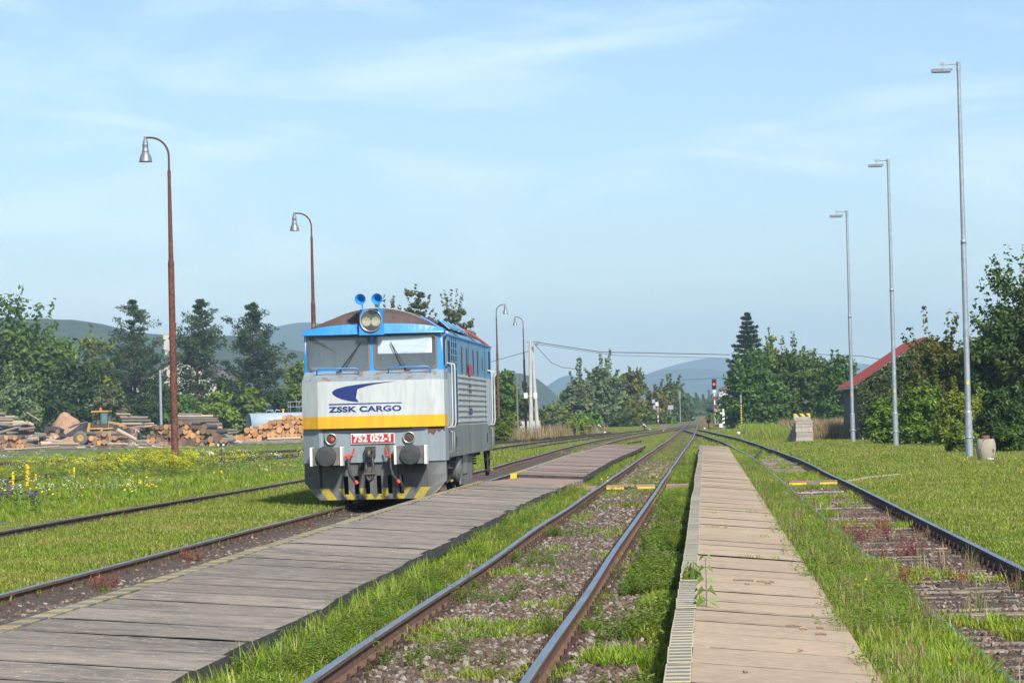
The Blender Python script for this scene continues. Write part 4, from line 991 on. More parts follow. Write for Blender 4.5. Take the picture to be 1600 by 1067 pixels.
def weight(px, py, label, r=.16):
    p = G(px, py); g = gp(p.x, p.y); t = thing('point_weight', label, 'point lever', g, 0, 'white point lever weights')
    b = MB(); b.lathe([(.0001, 0), (r*.7, .03), (r, r*.8), (r*.85, r*1.4), (r*.4, r*1.75), (.0001, r*1.8)], (0, 0, .0), 'z', 14); b.build('weight', M['white_paint'], t)
    b = MB(); b.tube([(0, 0, r*.8), (.5, .1, .2), (.9, .15, .12)], .035, 6); b.build('lever', M['rail_rust2'], t)
point_indicator(1007.5, 672.5, 'black disc point indicator with white arrow right of the shrubs', 10)
point_indicator(937, 674, 'black disc point indicator beside the large shrub', 11)
point_indicator(1107.5, 670, 'dark point indicator left of the red signal', 14, False)
tp = point_indicator(346.5, 722, 'dark point indicator with white marks in front of the dark log pile', 30, False, True)
b = MB(); 
for s in (-1, 1): b.box((s*.13, -.16, .88), (.1, .03, .1))
b.build('white_mark', M['white_paint'], tp)
weight(1015, 673, 'white point weight right of the arrow disc', .14); weight(945, 678, 'white point weight in the grass left of the main track', .14)
weight(935, 674, 'white point weight under the left arrow disc', .14)
weight(1101, 671, 'white point weight by the dark point indicator', .13); weight(1154, 679, 'white point weight lying on the siding turnout', .15)
weight(329.5, 714, 'white round point weight in the meadow near the log piles', .2)
# small two-lamp signal on a red and white post, boards
p = G(1028.5, 665); s_ = p.y/FPX
t = thing('dwarf_signal', 'small signal with white boxes on red and white post', 'railway signal', gp(p.x, p.y))
mast(t, 0, .09, [(2.5*s_, 'sig_black'), (4*s_, 'red_paint'), (3*s_, 'white_paint'), (3*s_, 'red_paint'), (4*s_, 'white_paint'), (4*s_, 'red_paint'), (14*s_, 'sig_grey')])
b = MB(); b.box((-.1, -.15, 34*s_), (4.5*s_, .1, 6*s_)); b.build('number_board', M['white_paint'], t)
b = MB(); b.box((-.6, 0, 38.5*s_), (5*s_, .1, 6*s_)); b.box((-.5, 0, 29.5*s_), (3.5*s_, .25, 6*s_)); b.build('equipment_box', M['sig_grey'], t)
b = MB(); b.box((-9.5*s_, 0, 26*s_), (3.5*s_, .3, 7*s_)); b.box((-5*s_, 0, 21.8*s_), (9*s_, .08, .1)); b.build('side_lamp', M['sig_black'], t)
p = G(1030.5, 661); s_ = p.y/FPX
def striped_post(px, py, top, r, cols, n, label, cat='post', plain=0.0, slant=True):
    p = G(px, py); s = p.y/FPX; h = (py-top)*s; t = thing('striped_post', label, cat, gp(p.x, p.y))
    hb = h*(1-plain); k = hb/n
    for i in range(n):
        b = MB(); b.cone((0, 0, i*k), (0, 0, (i+1)*k), r, r, 8); b.build('paint_band', M[cols[i % 2]], t)
    if plain: b = MB(); b.cone((0, 0, hb), (0, 0, h), r*.9, r*.9, 8); b.build('bare_top', M['galv'], t)
    return t
striped_post(1031, 661, 650, .1, ('black_paint', 'yellow_new'), 5, 'short black and yellow post behind the dwarf signal')
striped_post(1158.8, 672, 617, .085, ('yellow_new', 'black_paint'), 22, 'thin yellow and black striped pole before the round tree', plain=.24)
striped_post(1140.8, 661, 641, .09, ('yellow_new', 'black_paint'), 10, 'small yellow and black striped pole in the tree shade')
p = G(1131, 672); s_ = p.y/FPX; t = thing('speed_board', 'white and black diagonally striped board on a short post', 'sign', gp(p.x, p.y))
b = MB(); b.cone((0, 0, 0), (0, 0, 30*s_), .05, .05, 8); b.build('post', M['galv'], t)
for i in range(6):
    w = 3.6*s_; z = 7*s_+i*3*s_
    b = MB(); b.add([(-w/2, -.07, z), (w/2, -.07, z+1.2*s_), (w/2, -.07, z+4.2*s_), (-w/2, -.07, z+3*s_), (-w/2, -.03, z), (w/2, -.03, z+1.2*s_), (w/2, -.03, z+4.2*s_), (-w/2, -.03, z+3*s_)], [(0, 1, 2, 3), (7, 6, 5, 4), (3, 2, 6, 7), (0, 4, 5, 1)]); b.build('stripe_panel', M['white_paint' if i % 2 else 'black_paint'], t)
b = MB(); b.box((-.1, 0, 27*s_), (7*s_, .12, 2.5*s_)); b.build('cross_board', M['white_paint'], t)
b = MB(); b.box((0, -.02, 31*s_), (2.4*s_, .15, 5*s_)); b.build('top_lamp', M['white_paint'], t)
b = MB(); b.box((-3*s_, .3, 22*s_), (1.6*s_, .1, 9*s_)); b.build('brown_back_board', M['brown_board'], t)
def board(px, py, ptop, w, hgt, m_, label, name='sign_board', legs=1, cat='sign', pm='galv'):
    p = G(px, py); s = p.y/FPX; h = (py-ptop)*s; t = thing(name, label, cat, gp(p.x, p.y))
    b = MB()
    for k in range(legs): b.box(((k-(legs-1)/2)*w*s*.5, .05, h/2), (.1, .08, h))
    b.build('post', M[pm], t)
    b = MB(); b.box((0, 0, h-hgt*s/2), (w*s, .05, hgt*s)); b.build('panel', M[m_], t)
    return t
board(1048.5, 661, 633, 8.5, 6.5, 'sig_grey', 'pale grey blank rectangular board on a thin post')
board(1054, 659, 642, 4, 6, 'brown_board', 'brown board on a post right of the pale sign', pm='brown_board')
t = board(1037, 676, 664, 10, 7, 'grey_wood', 'low weathered board on a stub post by the points', pm='concrete_pole')
p = P(1062, 612, 520); t = thing('distant_signal', 'far thin signal mast with a dark head before the trees', 'railway signal', (p.x, 520, -.2))
b = MB(); b.cone((0, 0, 0), (0, 0, p.z), .09, .07, 8); b.build('mast', M['galv'], t); b = MB(); b.box((0, 0, p.z-.4), (.42, .25, 1.5), bev=.03); b.build('signal_head', M['galv_dark'], t)
p = G(870, 668); t = thing('white_tent_marker', 'small white triangular marker in the weeds', 'marker', gp(p.x, p.y)); s_ = p.y/FPX
b = MB(); b.add([(-5*s_, 0, 0), (5*s_, 0, 0), (0, 0, 6.5*s_), (-4.2*s_, 0, .05), (4.2*s_, 0, .05), (0, 0, 5*s_)], [(0, 3, 5, 2), (1, 2, 5, 4)]); b.add([(-5*s_, .8, 0), (5*s_, .8, 0), (0, .8, 6.5*s_)], [(0, 1, 2)]); b.build('frame', M['white_paint'], t)
b = MB(); b.add([(-4.2*s_, .02, .05), (4.2*s_, .02, .05), (0, .02, 5*s_)], [(0, 1, 2)]); b.build('infill', M['galv_dark'], t)

# ------------------------------------------------------------------ stack of concrete sleepers, barrel
p = G(1258, 690, -.1); s_ = p.y/FPX
M['old_conc'] = mat('old_stacked_concrete', (.33, .29, .245), .95, alt=(.25, .215, .18), scale=3, ramp2=(.4, .36, .31), bump=.02, bscale=12, rand=.22)
x0, z0 = p.x, float(gh(p.x, p.y))
lays = [(0, 31, 3.2, 2), (0, 26.5, 7.2, 0), (0, 26.5, 7.0, .5), (0, 26, 7.2, 0), (-.5, 26.5, 5.4, 0), (-1, 26.5, 5.0, -.5), (-2.5, 26.5, 3.0, 0)]
z = z0; names = ['lowest flat concrete slab protruding under the sleeper stack', 'thick concrete sleeper second from the bottom of the stack', 'concrete sleeper third from the bottom of the stack', 'concrete sleeper in the middle of the stack', 'concrete sleeper third from the top of the stack', 'concrete sleeper second from the top of the stack', 'topmost concrete sleeper carrying the hazard board']
for (dx, w, h, _), nm in zip(lays, names):
    b = MB(); b.box((0, 0, h*s_/2-.008), (w*s_, 2.2, h*s_-.016), bev=.03)
    o = b.build('concrete_sleeper', M['old_conc'], None, loc=(x0+dx*s_+random.uniform(-.02, .02), p.y+1.1, z), rot=(0, 0, R_(random.uniform(-2, 2))))
    tag(o, nm, 'concrete sleeper', 'stacked concrete sleepers'); z += h*s_
t = thing('hazard_board', 'yellow and black striped board on top of the sleeper stack', 'hazard board', (x0-3.5*s_, p.y+.3, z+.005))
b = MB(); b.box((0, 0, 4*s_), (26*s_, .1, 8*s_)); b.build('board', M['old_conc'], t)
for i in range(5):
    a = -13*s_+i*5.2*s_; w = 5.2*s_; sl = -3*s_ if True else 0
    def c(v): return max(-13*s_, min(13*s_, v))
    b = MB(); b.add([(c(a+3*s_), -.056, 3*s_), (c(a+w+3*s_), -.056, 3*s_), (c(a+w-1.5*s_), -.056, 8*s_), (c(a-1.5*s_), -.056, 8*s_)], [(0, 1, 2, 3)]); b.build('stripe', M['yellow_new' if i % 2 == 0 else 'black_paint'], t)
for k, (dx, w, h, d) in enumerate(((-17, 5, 27, 1.2), (-20.5, 3.4, 21, 1.6), (-23.5, 3, 15, 1.9), (-15.5, 3, 33, .6), (-26, 2.4, 11, 2.1))):
    b = MB(); b.box((0, 0, h*s_/2), (w*s_, .5, h*s_), bev=.05)
    o = b.build('concrete_block', M['old_conc'], None, loc=(x0+dx*s_, p.y+.35+d*.5, z0), rot=(R_(random.uniform(-3, 3)), R_(random.uniform(2, 6)), R_(random.uniform(-12, 12))))
    tag(o, ['upright concrete block leaning on the left of the sleeper stack', 'second upright concrete block left of the sleeper stack', 'third lower concrete block left of the sleeper stack', 'tallest upright concrete block touching the sleeper stack', 'outermost small concrete block left of the sleeper stack'][k], 'concrete block', 'upright concrete blocks')
p = G(1541, 720, -.05); s_ = p.y/FPX
M['barrel'] = mat('lichen_concrete', (.33, .29, .23), .95, alt=(.24, .21, .17), scale=5, ramp2=(.4, .36, .26), bump=.01, bscale=25, spots=(.10, .095, .09), spot_scale=7, spot_pos=.63, stretch=(1, 1, .4))
t = thing('barrel_planter', 'barrel shaped concrete planter with a rusty can beside the tall lamp', 'planter', gp(p.x, p.y))
H_ = 34*s_; R0 = 15.5*s_
b = MB(); b.lathe([(R0*.68, -.03), (R0*.72, .0), (R0*.9, H_*.25), (R0*1.0, H_*.55), (R0*.96, H_*.8), (R0*.84, H_*.97), (R0*.78, H_), (R0*.62, H_), (R0*.6, H_*.9), (.0001, H_*.9)], (0, 0, 0), 'z', 28)
b.build('barrel', M['barrel'], t)
b = MB(); b.lathe([(.0001, H_*.9), (R0*.4, H_*.9), (R0*.42, H_*1.16), (R0*.38, H_*1.16), (R0*.36, H_*1.05), (.0001, H_*1.05)], (0, 0, 0), 'z', 16); b.build('rusty_can', M['brown_board'], t)
b = MB(); b.box((.12, -R0*.8, H_*.1), (.2, .03, .04)); b.build('white_mark', M['white_paint'], t)

# ------------------------------------------------------------------ shed with the red sheet roof, house behind the pines
M['red_roof'] = mat('red_sheet_roof', (.19, .026, .022), .6, alt=(.14, .024, .022), scale=1.5, ramp2=(.24, .045, .035), rand=.06, stretch=(1, 1, 1))
M['plaster'] = mat('pale_plaster', (.55, .53, .48), .9, alt=(.45, .43, .39), scale=1.2, bump=.005)
YS = 168.
M['shed_wall'] = mat('mossy_shed_wall', (.13, .125, .1), .95, alt=(.08, .085, .06), scale=1.2, bump=.01)
e0, e1 = P(1334, 604, YS), P(1448, 527, YS)
t = thing('shed', 'shed with a red sheet roof behind the hedge', 'shed', (e0.x, YS, -.1))
dx, dz = e1.x-e0.x, e1.z-e0.z; Ls = 20.
b = MB(); W = dx*2-.6
b.add([(.35, .3, 0), (dx*2-.35, .3, 0), (dx*2-.35, .3, e0.z+.1), (dx, .3, e1.z), (.35, .3, e0.z+.25)], [(0, 1, 2, 3, 4)]); b.box((.45, Ls/2, e0.z/2), (.2, Ls-.6, e0.z)); b.box((dx*2-.45, Ls/2, e0.z/2), (.2, Ls-.6, e0.z)); b.build('wall', M['shed_wall'], t)
rf = thing('roof', None, None); rf.parent = t
L_ = math.hypot(dx, dz); ang = math.atan2(dz, dx)
n = 18
for i in range(n):                             # standing seam sheets
    b = MB(); w = Ls/n; b.box((L_/2, 0, 0), (L_, w-.03, .04)); b.box((L_/2, w/2-.03, .04), (L_, .04, .05))
    b.build('roof_sheet', M['red_roof'], rf, loc=(0, w*(i+.5), e0.z+.12), rot=(0, -ang, 0))
    b = MB(); b.box((L_/2, 0, 0), (L_, w-.03, .04)); b.build('roof_sheet', M['red_roof'], rf, loc=(dx*2, w*(i+.5), e0.z+.12), rot=(0, ang+math.pi, 0))
b = MB(); b.tube([(-.05, 0, e0.z+.02), (-.05, Ls, e0.z+.02)], .07, 8); b.build('gutter', M['galv_dark'], rf)
b = MB(); b.box((.5, .05, 1.4), (.16, .16, 2.9)); b.build('white_post', M['white_paint'], t)
b = MB(); b.box((.9, .0, .95), (.2, .2, 1.9)); b.build('red_brown_post', M['brown_board'], t)
YH = 420.
def hp(px, py): return P(px, py, YH)
M['house_wall'] = mat('house_plaster', (.5, .48, .43), .9, alt=(.42, .4, .37), scale=.5)
M['house_roof'] = mat('house_roof_tiles', (.15, .11, .115), .9, alt=(.11, .085, .09), scale=2, bump=.05, bscale=3)
p = hp(195, 668); t = thing('house', 'white house with a grey purple roof half hidden behind the pines', 'house', (p.x, YH, -.2))
q0, q1, q2 = hp(200, 622), hp(290, 555), hp(365, 592)
wl, wr, ez, rz_ = q0.x-p.x, q2.x-p.x, q2.z-.2, hp(290, 552).z
b = MB(); b.box(((wl+wr)/2, 6, ez/2), (wr-wl, 10, ez)); b.add([(wl, 1, ez), (wr, 1, ez), ((wl+wr)/2, 1, rz_)], [(0, 1, 2)]); b.build('wall', M['house_wall'], t)
rf = thing('roof', None, None); rf.parent = t
mx = (wl+wr)/2
b = MB(); b.add([(wl-.8, 0.2, ez-.5), (mx, 0.2, rz_+.3), (mx, 12, rz_+.3), (wl-.8, 12, ez-.5), (wl-.8, .2, ez-.75), (mx, .2, rz_), (mx, 12, rz_), (wl-.8, 12, ez-.75)], [(0, 1, 2, 3), (7, 6, 5, 4), (0, 4, 5, 1)]); b.add([(wr+.8, .2, ez-.5), (mx, .2, rz_+.3), (mx, 12, rz_+.3), (wr+.8, 12, ez-.5), (wr+.8, .2, ez-.75), (mx, .2, rz_)], [(3, 2, 1, 0), (0, 1, 5, 4)]); b.build('tiles', M['house_roof'], rf)
c_ = hp(251, 530); b = MB(); b.box((c_.x-p.x, 5, c_.z-.5), (.9, .9, 3.2)); b.box((c_.x-p.x, 5, c_.z+1.15), (1.05, 1.05, .15)); b.build('chimney', M['house_wall'], rf)
for k in range(5):
    x = wl+2.2+k*(wr-wl-4)/4; b = MB(); b.box((x, .98, ez*.62), (1.2, .08, 1.3)); o = b.build('window', M['white_paint'], t); b = MB(); b.box((x, .95, ez*.62), (1.0, .06, 1.1)); b.build('pane', M['glass_dark'], o)
p = P(250, 578, 330); b = MB(); b.cone((0, 0, 0), (0, 0, p.z+.2), .18, .16, 10); tag(b.build('metal_pole', M['galv'], None, loc=(p.x, 330, -.2)), 'plain galvanised pole in front of the middle pine', 'pole')
p = P(1123, 606, 600); t = thing('white_building', 'far white building edge behind the red signal', 'building', (p.x+3, 600, -.2))
b = MB(); b.box((0, 3, 3.2), (6, 6, 6.4)); b.build('wall', M['house_wall'], t); b = MB(); b.add([(-3.3, -.3, 6.4), (3.3, -.3, 6.4), (3.3, 6.3, 6.4), (-3.3, 6.3, 6.4), (0, -.3, 8.2), (0, 6.3, 8.2)], [(0, 1, 4), (1, 2, 5, 4), (3, 0, 4, 5), (2, 3, 5)]); b.build('roof', M['house_roof'], t)
# low brick wall and rubble behind the twin poles
p = P(800, 644, 330); b = MB(); b.box((0, 0, .0), (4.0, .3, 2.6)); t = b.build('yard_wall', M['plaster'], None, loc=(p.x+1.2, 332, -.1)); tag(t, 'low wall with red coping behind the twin poles', 'wall')
b = MB(); b.box((0, 0, 1.35), (4.2, .45, .14)); b.build('coping', M['red_roof'], t)
# ------------------------------------------------------------------ timber yard
def blob_sheet(name, outline, m, dz, n=40, seed=3):
    """ground patch with a ragged outline (photo points on the ground)"""
    pts = [G(*p) for p in outline]; c = sum(pts, Vector())/len(pts)
    V = [(c.x, c.y, float(gh(c.x, c.y))+dz)]; N = len(pts)*8
    for i in range(N):
        k = i/8; a, b = pts[int(k) % len(pts)], pts[(int(k)+1) % len(pts)]; p = a.lerp(b, k-int(k))
        f = 1+.05*(vnoise(i*.7, 0, 1, seed)-.5); p = c+(p-c)*f; V.append((p.x, p.y, float(gh(p.x, p.y))+dz))
    me = bpy.data.meshes.new(name); me.from_pydata(V, [], [(0, 1+i, 1+(i+1) % N) for i in range(N)]); me.materials.append(m)
    return tag(link(name, me), kind='structure')
blob_sheet('yard_ground', [(-250, 706), (0, 704), (120, 701), (250, 700), (360, 694), (480, 692), (560, 690), (560, 677), (380, 676), (200, 679), (0, 681), (-250, 684)], M['dirt'], .03)
LM = {}
for nm, bk, bk2, cp, cp2 in (('grey', (.25, .22, .19), (.15, .125, .105), (.3, .19, .11), (.22, .13, .075)), ('dark', (.1, .085, .075), (.05, .043, .04), (.13, .09, .07), (.19, .1, .05)),
                             ('orange', (.3, .21, .14), (.2, .14, .1), (.5, .27, .11), (.4, .2, .08)), ('pale', (.46, .37, .27), (.34, .27, .2), (.55, .36, .2), (.45, .28, .14))):
    LM[nm] = (mat(nm+'_bark', bk, .95, alt=bk2, scale=3, stretch=(3, 3, .7), bump=.02, bscale=14, rand=.25),
              mat(nm+'_sawn_end', cp, .9, alt=cp2, scale=4, rand=.3))
LOGP = {}
def log_mesh(kind, ar, v):                     # unit radius, length ar along z
    k = (kind, round(ar*2)/2, v)
    if k not in LOGP:
        r = random.Random(v+hash(k[1]) % 7); n = 10; b = MB(); segs = 4; rings = []
        for j in range(segs+1):
            t = j/segs; ox, oy = r.uniform(-.08, .08)*(0 < j < segs), r.uniform(-.08, .08)*(0 < j < segs)
            rings.append([((1.0-.14*t+r.uniform(-.07, .07))*math.cos(2*math.pi*i/n)+ox, (1.0-.14*t+r.uniform(-.07, .07))*math.sin(2*math.pi*i/n)+oy, k[1]*t) for i in range(n)])
        b.loft(rings, 0, closed=True, smooth=True)
        b.add(rings[0], [tuple(range(n-1, -1, -1))], 1); b.add(rings[-1], [tuple(range(n))], 1)
        LOGP[k] = b.mesh('log', list(LM[kind]))
    return LOGP[k]
def log(a, b, r, kind, label, group):
    d = b-a; L = d.length; o = link('log', log_mesh(kind, max(2, L/r), random.randrange(3)))
    o.location = a; o.rotation_mode = 'QUATERNION'; o.rotation_quaternion = d.to_track_quat('Z', 'Y') @ Matrix.Rotation(random.uniform(0, 6.28), 3, 'Z').to_quaternion(); o.scale = (r, r, r*(L/r)/(round(max(2, L/r)*2)/2))
    return tag(o, label, 'log', group)
def heap(prof, base, Yb, dmin, dmax, kinds, label, group, L=4.0, tilt=.1, maxn=140):
    """logs stacked with their sawn ends towards the tracks; prof = skyline of the heap in photo points"""
    xs = [p[0] for p in prof]; s = Yb/FPX; n = 0; row = 0; y = base
    while True:
        x = xs[0]+random.uniform(0, 3); any_ = False
        while x < xs[-1]:
            d = random.uniform(dmin, dmax); top = np.interp(x+d/2, xs, [p[1] for p in prof])
            if y-d*.8 > top and n < maxn:
                c = P(x+d/2, y-d/2+random.uniform(-.8, .8), Yb+random.uniform(-.35, .35)+row*.12)
                e = c+Vector((random.uniform(-tilt, tilt)*L, L*random.uniform(.8, 1.1), random.uniform(-.05, .05)))
                log(c, e, d/2*s*1.04, random.choice(kinds), label, group); any_ = True; n += 1
            x += d*.93
        y -= (dmin+dmax)/2*.86; row += 1
        if not any_ or row > 14: break
def lay(items, Y, kind, label, group, dY=0.):
    for k, (x0, y0, x1, y1, r) in enumerate(items):
        yy = Y+random.uniform(-.6, .6); log(P(x0, y0, yy), P(x1, y1, yy+dY+random.uniform(-1, 1)), r*yy/FPX, kind if isinstance(kind, str) else random.choice(kind), label, group)
# left heap
heap([(-60, 680), (0, 676), (18, 676), (36, 680), (46, 690)], 700, 254, 6, 9, ['grey', 'grey', 'dark', 'orange'], 'log with its sawn end showing in the leftmost log heap', 'logs of the leftmost heap')
lay([(-30, 652, 24, 651.4, 2.8), (-20, 646.8, 8, 647, 2.6), (-10, 660, 37, 659.5, 3), (-25, 657, 20, 656, 3), (0, 668, 33, 662, 3.2), (-12, 665, 20, 663, 3), (0, 676, 33, 666, 2.6), (10, 676.5, 53, 671.5, 3.5), (-15, 671, 18, 668, 3.2), (18, 682, 61, 680, 3), (33, 688, 60, 685, 4.2), (41, 695, 63, 693.5, 3.4), (63, 693.5, 81, 692, 3.8), (34, 676, 71, 679, 3), (30, 671, 55, 668, 3), (40, 660, 52, 664, 3.2), (20, 664, 44, 661, 3.4), (52, 683, 72, 680, 4), (68, 687, 98, 690, 2.6)], 258, ['grey', 'grey', 'pale'], 'grey barked log lying sideways on the leftmost heap', 'sideways logs of the leftmost heap')
lay([(81, 693.5, 123, 693.5, 3.0)], 252, 'pale', 'long pale peeled log lying on the ground below the loader', None)
lay([(7, 702, 34, 701.5, 2.0), (34, 701, 93, 697, 1.8)], 243, 'pale', 'thin pale log lying along the front of the yard', 'thin logs along the yard front')
lay([(-6, 715.5, 20, 714.5, 3.5)], 185, 'grey', 'single short log lying alone in the grass at the left edge', None)
lay([(41, 644, 62, 657, 1.3)], 300, 'pale', 'thin pole sticking up left of the sawdust heap', None)
# middle heap below the loader
heap([(137, 678), (150, 673), (168, 672), (190, 684), (206, 694)], 695, 262, 6.5, 9, ['grey', 'orange', 'dark'], 'log with its sawn end showing in the heap below the loader', 'logs of the heap below the loader')
heap([(140, 696), (160, 694), (196, 697)], 708, 246, 5, 7.5, ['dark', 'dark', 'grey'], 'dark log in the lowest heap by the grass', 'dark logs of the lowest heap')
lay([(183, 671.5, 212, 687, 3.6)], 258, 'pale', 'pale log slanting down right across the heap below the loader', None)
lay([(137, 677, 152, 678, 3.6), (173, 697, 208, 698, 3.6), (182, 704, 224, 703, 2), (171, 693.5, 200, 694, 2.8), (213, 690, 237, 689, 3.5), (208, 697, 220, 696.5, 4), (216, 694, 238, 694.5, 2.8), (120, 700, 146, 698, 2.4)], 250, ['grey', 'pale'], 'log lying sideways at the front of the middle heap', 'sideways logs of the middle heap')
lay([(188, 652, 231, 652, 2.3), (191, 657.5, 235, 657, 2.5), (183, 647.2, 203, 647, 1.7), (205, 662, 240, 661.5, 1.8), (222, 666.5, 245, 665, 2.1), (190, 662.5, 222, 662, 2.4), (186, 667, 225, 666.5, 2.4), (195, 672, 228, 671, 2.4)], 300, ['grey', 'pale'], 'log in the long stack behind the wheel loader', 'logs of the stack behind the loader')
b = MB(); b.lathe([(.62, 0), (.5, .2), (.46, .9), (.5, 1.5), (.62, 1.8), (.0001, 1.82)], (0, 0, 0), 'z', 12); p = P(206, 684, 280)
tag(b.build('tree_stump', LM['grey'][0], None, loc=(p.x, 280, -.2), rot=(R_(6), R_(10), 0)), 'upended thick stump behind the worker', 'stump')
# dark heap by the rusty lamp
heap([(228, 684), (236, 668), (246, 662), (262, 664), (280, 657), (300, 656), (318, 660), (335, 672), (352, 686)], 699, 244, 6, 10, ['dark', 'dark', 'dark', 'grey', 'orange'], 'dark log with its sawn end showing in the heap behind the lamp', 'logs of the dark heap')
lay([(268, 650, 333, 650, 2.2), (274, 654, 340, 654.5, 2.4), (280, 646.8, 315, 647, 1.8), (290, 658.5, 342, 658, 2.4), (320, 664, 347, 663, 3), (318, 669, 347, 668, 2.8)], 256, ['grey', 'pale'], 'long log lying sideways behind the dark heap', 'sideways logs behind the dark heap')
lay([(334, 677, 364, 683, 3.4), (346, 673, 371, 672, 2.4), (350, 688, 376, 691, 3.4), (330, 684, 352, 690, 3.6), (356, 677, 373, 675, 2.2)], 262, ['grey', 'pale'], 'loose log between the dark heap and the pale orange heap', 'loose logs between the heaps')
lay([(238, 697, 262, 702, 2.2), (262, 698, 306, 699, 1.6), (230, 693, 252, 696, 2.4), (215, 699, 246, 701, 2)], 236, ['pale', 'grey'], 'short log in the litter at the lamp foot', 'short logs near the lamp')
# pale orange heap
heap([(364, 690), (372, 678), (384, 670), (392, 663), (404, 664), (416, 655), (430, 653), (446, 645), (462, 646), (520, 650)], 690, 286, 5.5, 10, ['orange'], 'freshly sawn pale orange log in the right heap', 'logs of the orange heap', maxn=150)
lay([(418, 685.5, 470, 684, 2.4), (412, 690.5, 472, 689, 2.6), (376, 690, 414, 691, 2.2)], 274, ['grey', 'pale'], 'long log on the ground before the orange heap', 'ground logs before the orange heap')
# sawdust heap
M['sawdust'] = mat('sawdust', (.42, .25, .15), .95, alt=(.34, .19, .11), scale=.8, ramp2=(.25, .15, .1), bump=.12, bscale=3)
p = P(101, 690, 320); s_ = 320/FPX; n = 40; V = []; rr = 14
for j in range(rr+1):
    for i in range(n):
        a = 2*math.pi*i/n; t = j/rr; R0 = 40*s_*t; h = 52*s_*(1-t**1.5)*(.86+.28*vnoise(math.cos(a)*2*t+5, math.sin(a)*2*t+9, 1.3, 4))
        V.append((R0*math.cos(a), R0*math.sin(a)*.8, max(-.1, h if j < rr else -.1)))
F = [(j*n+i, j*n+(i+1) % n, (j+1)*n+(i+1) % n, (j+1)*n+i) for j in range(rr) for i in range(n)]
tag(link('sawdust_heap', fast_mesh('sawdust_heap', V, [f[::-1] for f in F], [M['sawdust']], smooth=True), loc=(p.x, 321, -.2)), 'cone of orange brown sawdust behind the wheel loader', 'sawdust heap')
# ------------------------------------------------------------------ wheel loader
M['cat_yellow'] = mat('machine_yellow', (.52, .29, .045), .6, alt=(.4, .23, .06), scale=2, spots=(.2, .14, .08), spot_scale=3, spot_pos=.66)
M['tyre'] = mat('dusty_tyre', (.11, .10, .088), .95, alt=(.15, .135, .115), scale=5, bump=.02)
M['mach_dark'] = mat('machine_dark', (.035, .036, .04), .6, alt=(.06, .06, .06), scale=3)
YL = 292.; sL = YL/FPX; p0 = P(126.3, 692.5, YL)
ld = thing('wheel_loader', 'yellow wheel loader with log grapple working behind the log heaps', 'wheel loader', (p0.x, YL, -.2))
def q(px, py): return ((px-126.3)*sL, (692.5-py)*sL)      # side view, metres
def side_poly(pts, y0, y1, nm, m_, par=ld):
    b = MB(); b.prism([q(*a) for a in pts], y0, y1, M=Matrix(((1, 0, 0, 0), (0, 0, 1, 0), (0, 1, 0, 0), (0, 0, 0, 1)))); return b.build(nm, M[m_], par, fix=True)
wr = 11.4*sL
for wx in (126.3, 175):
    for sy in (0, 2.2):
        w = thing('wheel', None, None); w.parent = ld; cx, cz = q(wx, 681.2)
        b = MB(); b.lathe([(wr*.5, -.28), (wr*.92, -.3), (wr, -.2), (wr, .2), (wr*.92, .3), (wr*.5, .28)], (cx, sy, cz), 'y', 26); b.build('tyre', M['tyre'], w)
        b = MB(); b.lathe([(.0001, -.2), (wr*.3, -.22), (wr*.52, -.27), (wr*.52, .2), (.0001, .2)], (cx, sy, cz), 'y', 20); b.build('rim', M['cat_yellow'], w)
side_poly([(132, 666), (196, 668), (196, 682), (132, 684)], .35, 1.9, 'chassis', 'mach_dark')
side_poly([(136, 668), (139, 657), (141, 657), (141, 673), (136, 673)], .1, 2.1, 'front_frame', 'cat_yellow')
side_poly([(170, 656), (184, 659), (194, 664), (195, 672), (170, 667)], .25, 1.95, 'engine_hood', 'cat_yellow')
side_poly([(171, 658.5), (187, 662), (187, 665.5), (171, 665.5)], .22, .26, 'hood_decal', 'mach_dark')
side_poly([(178, 664), (193, 664.5), (195, 671), (180, 671)], .20, .25, 'side_grille', 'mach_dark')
side_poly([(160, 667), (177, 665), (178, 668), (163, 668.5), (159, 674), (156, 674)], -.2, 2.4, 'rear_fender', 'cat_yellow')
side_poly([(141, 665.5), (162, 665.5), (162, 668), (141, 668)], .0, 2.2, 'platform_step', 'cat_yellow')
cb = thing('cab', None, None); cb.parent = ld
for x in (145.5, 158, 169.3):
    for y_ in (.3, 1.85): a, z = q(x, 640); b = MB(); b.box((a, y_, (q(x, 665.5)[1]+z)/2), (.1, .1, z-q(x, 665.5)[1])); b.build('pillar', M['mach_dark'], cb)
a, z = q(157, 639.7); b = MB(); b.box((a, 1.08, z), (27*sL, 1.9, .14), bev=.03); b.build('cab_roof', M['cat_yellow'], cb)
side_poly([(145, 659.5), (170, 659.5), (170, 666), (145, 666)], .28, 1.88, 'cab_lower_panel', 'mach_dark', cb)
M['cab_pane'] = glassmat('green_tinted_pane', (.55, .8, .75), .35, (.16, .36, .36))
side_poly([(159, 641), (169, 641), (169, 659), (159, 659)], .3, .32, 'pane', 'cab_pane', cb); side_poly([(159, 641), (169, 641), (169, 659), (159, 659)], 1.84, 1.86, 'pane', 'cab_pane', cb)
b = MB(); a, z = q(155.8, 639); b.lathe([(.0001, .34), (.1, .32), (.13, .2), (.13, 0)], (a, 1.0, z), 'z', 12); M['beacon'] = mat('orange_beacon', (.85, .12, .02), .3); b.build('beacon', M['beacon'], cb)
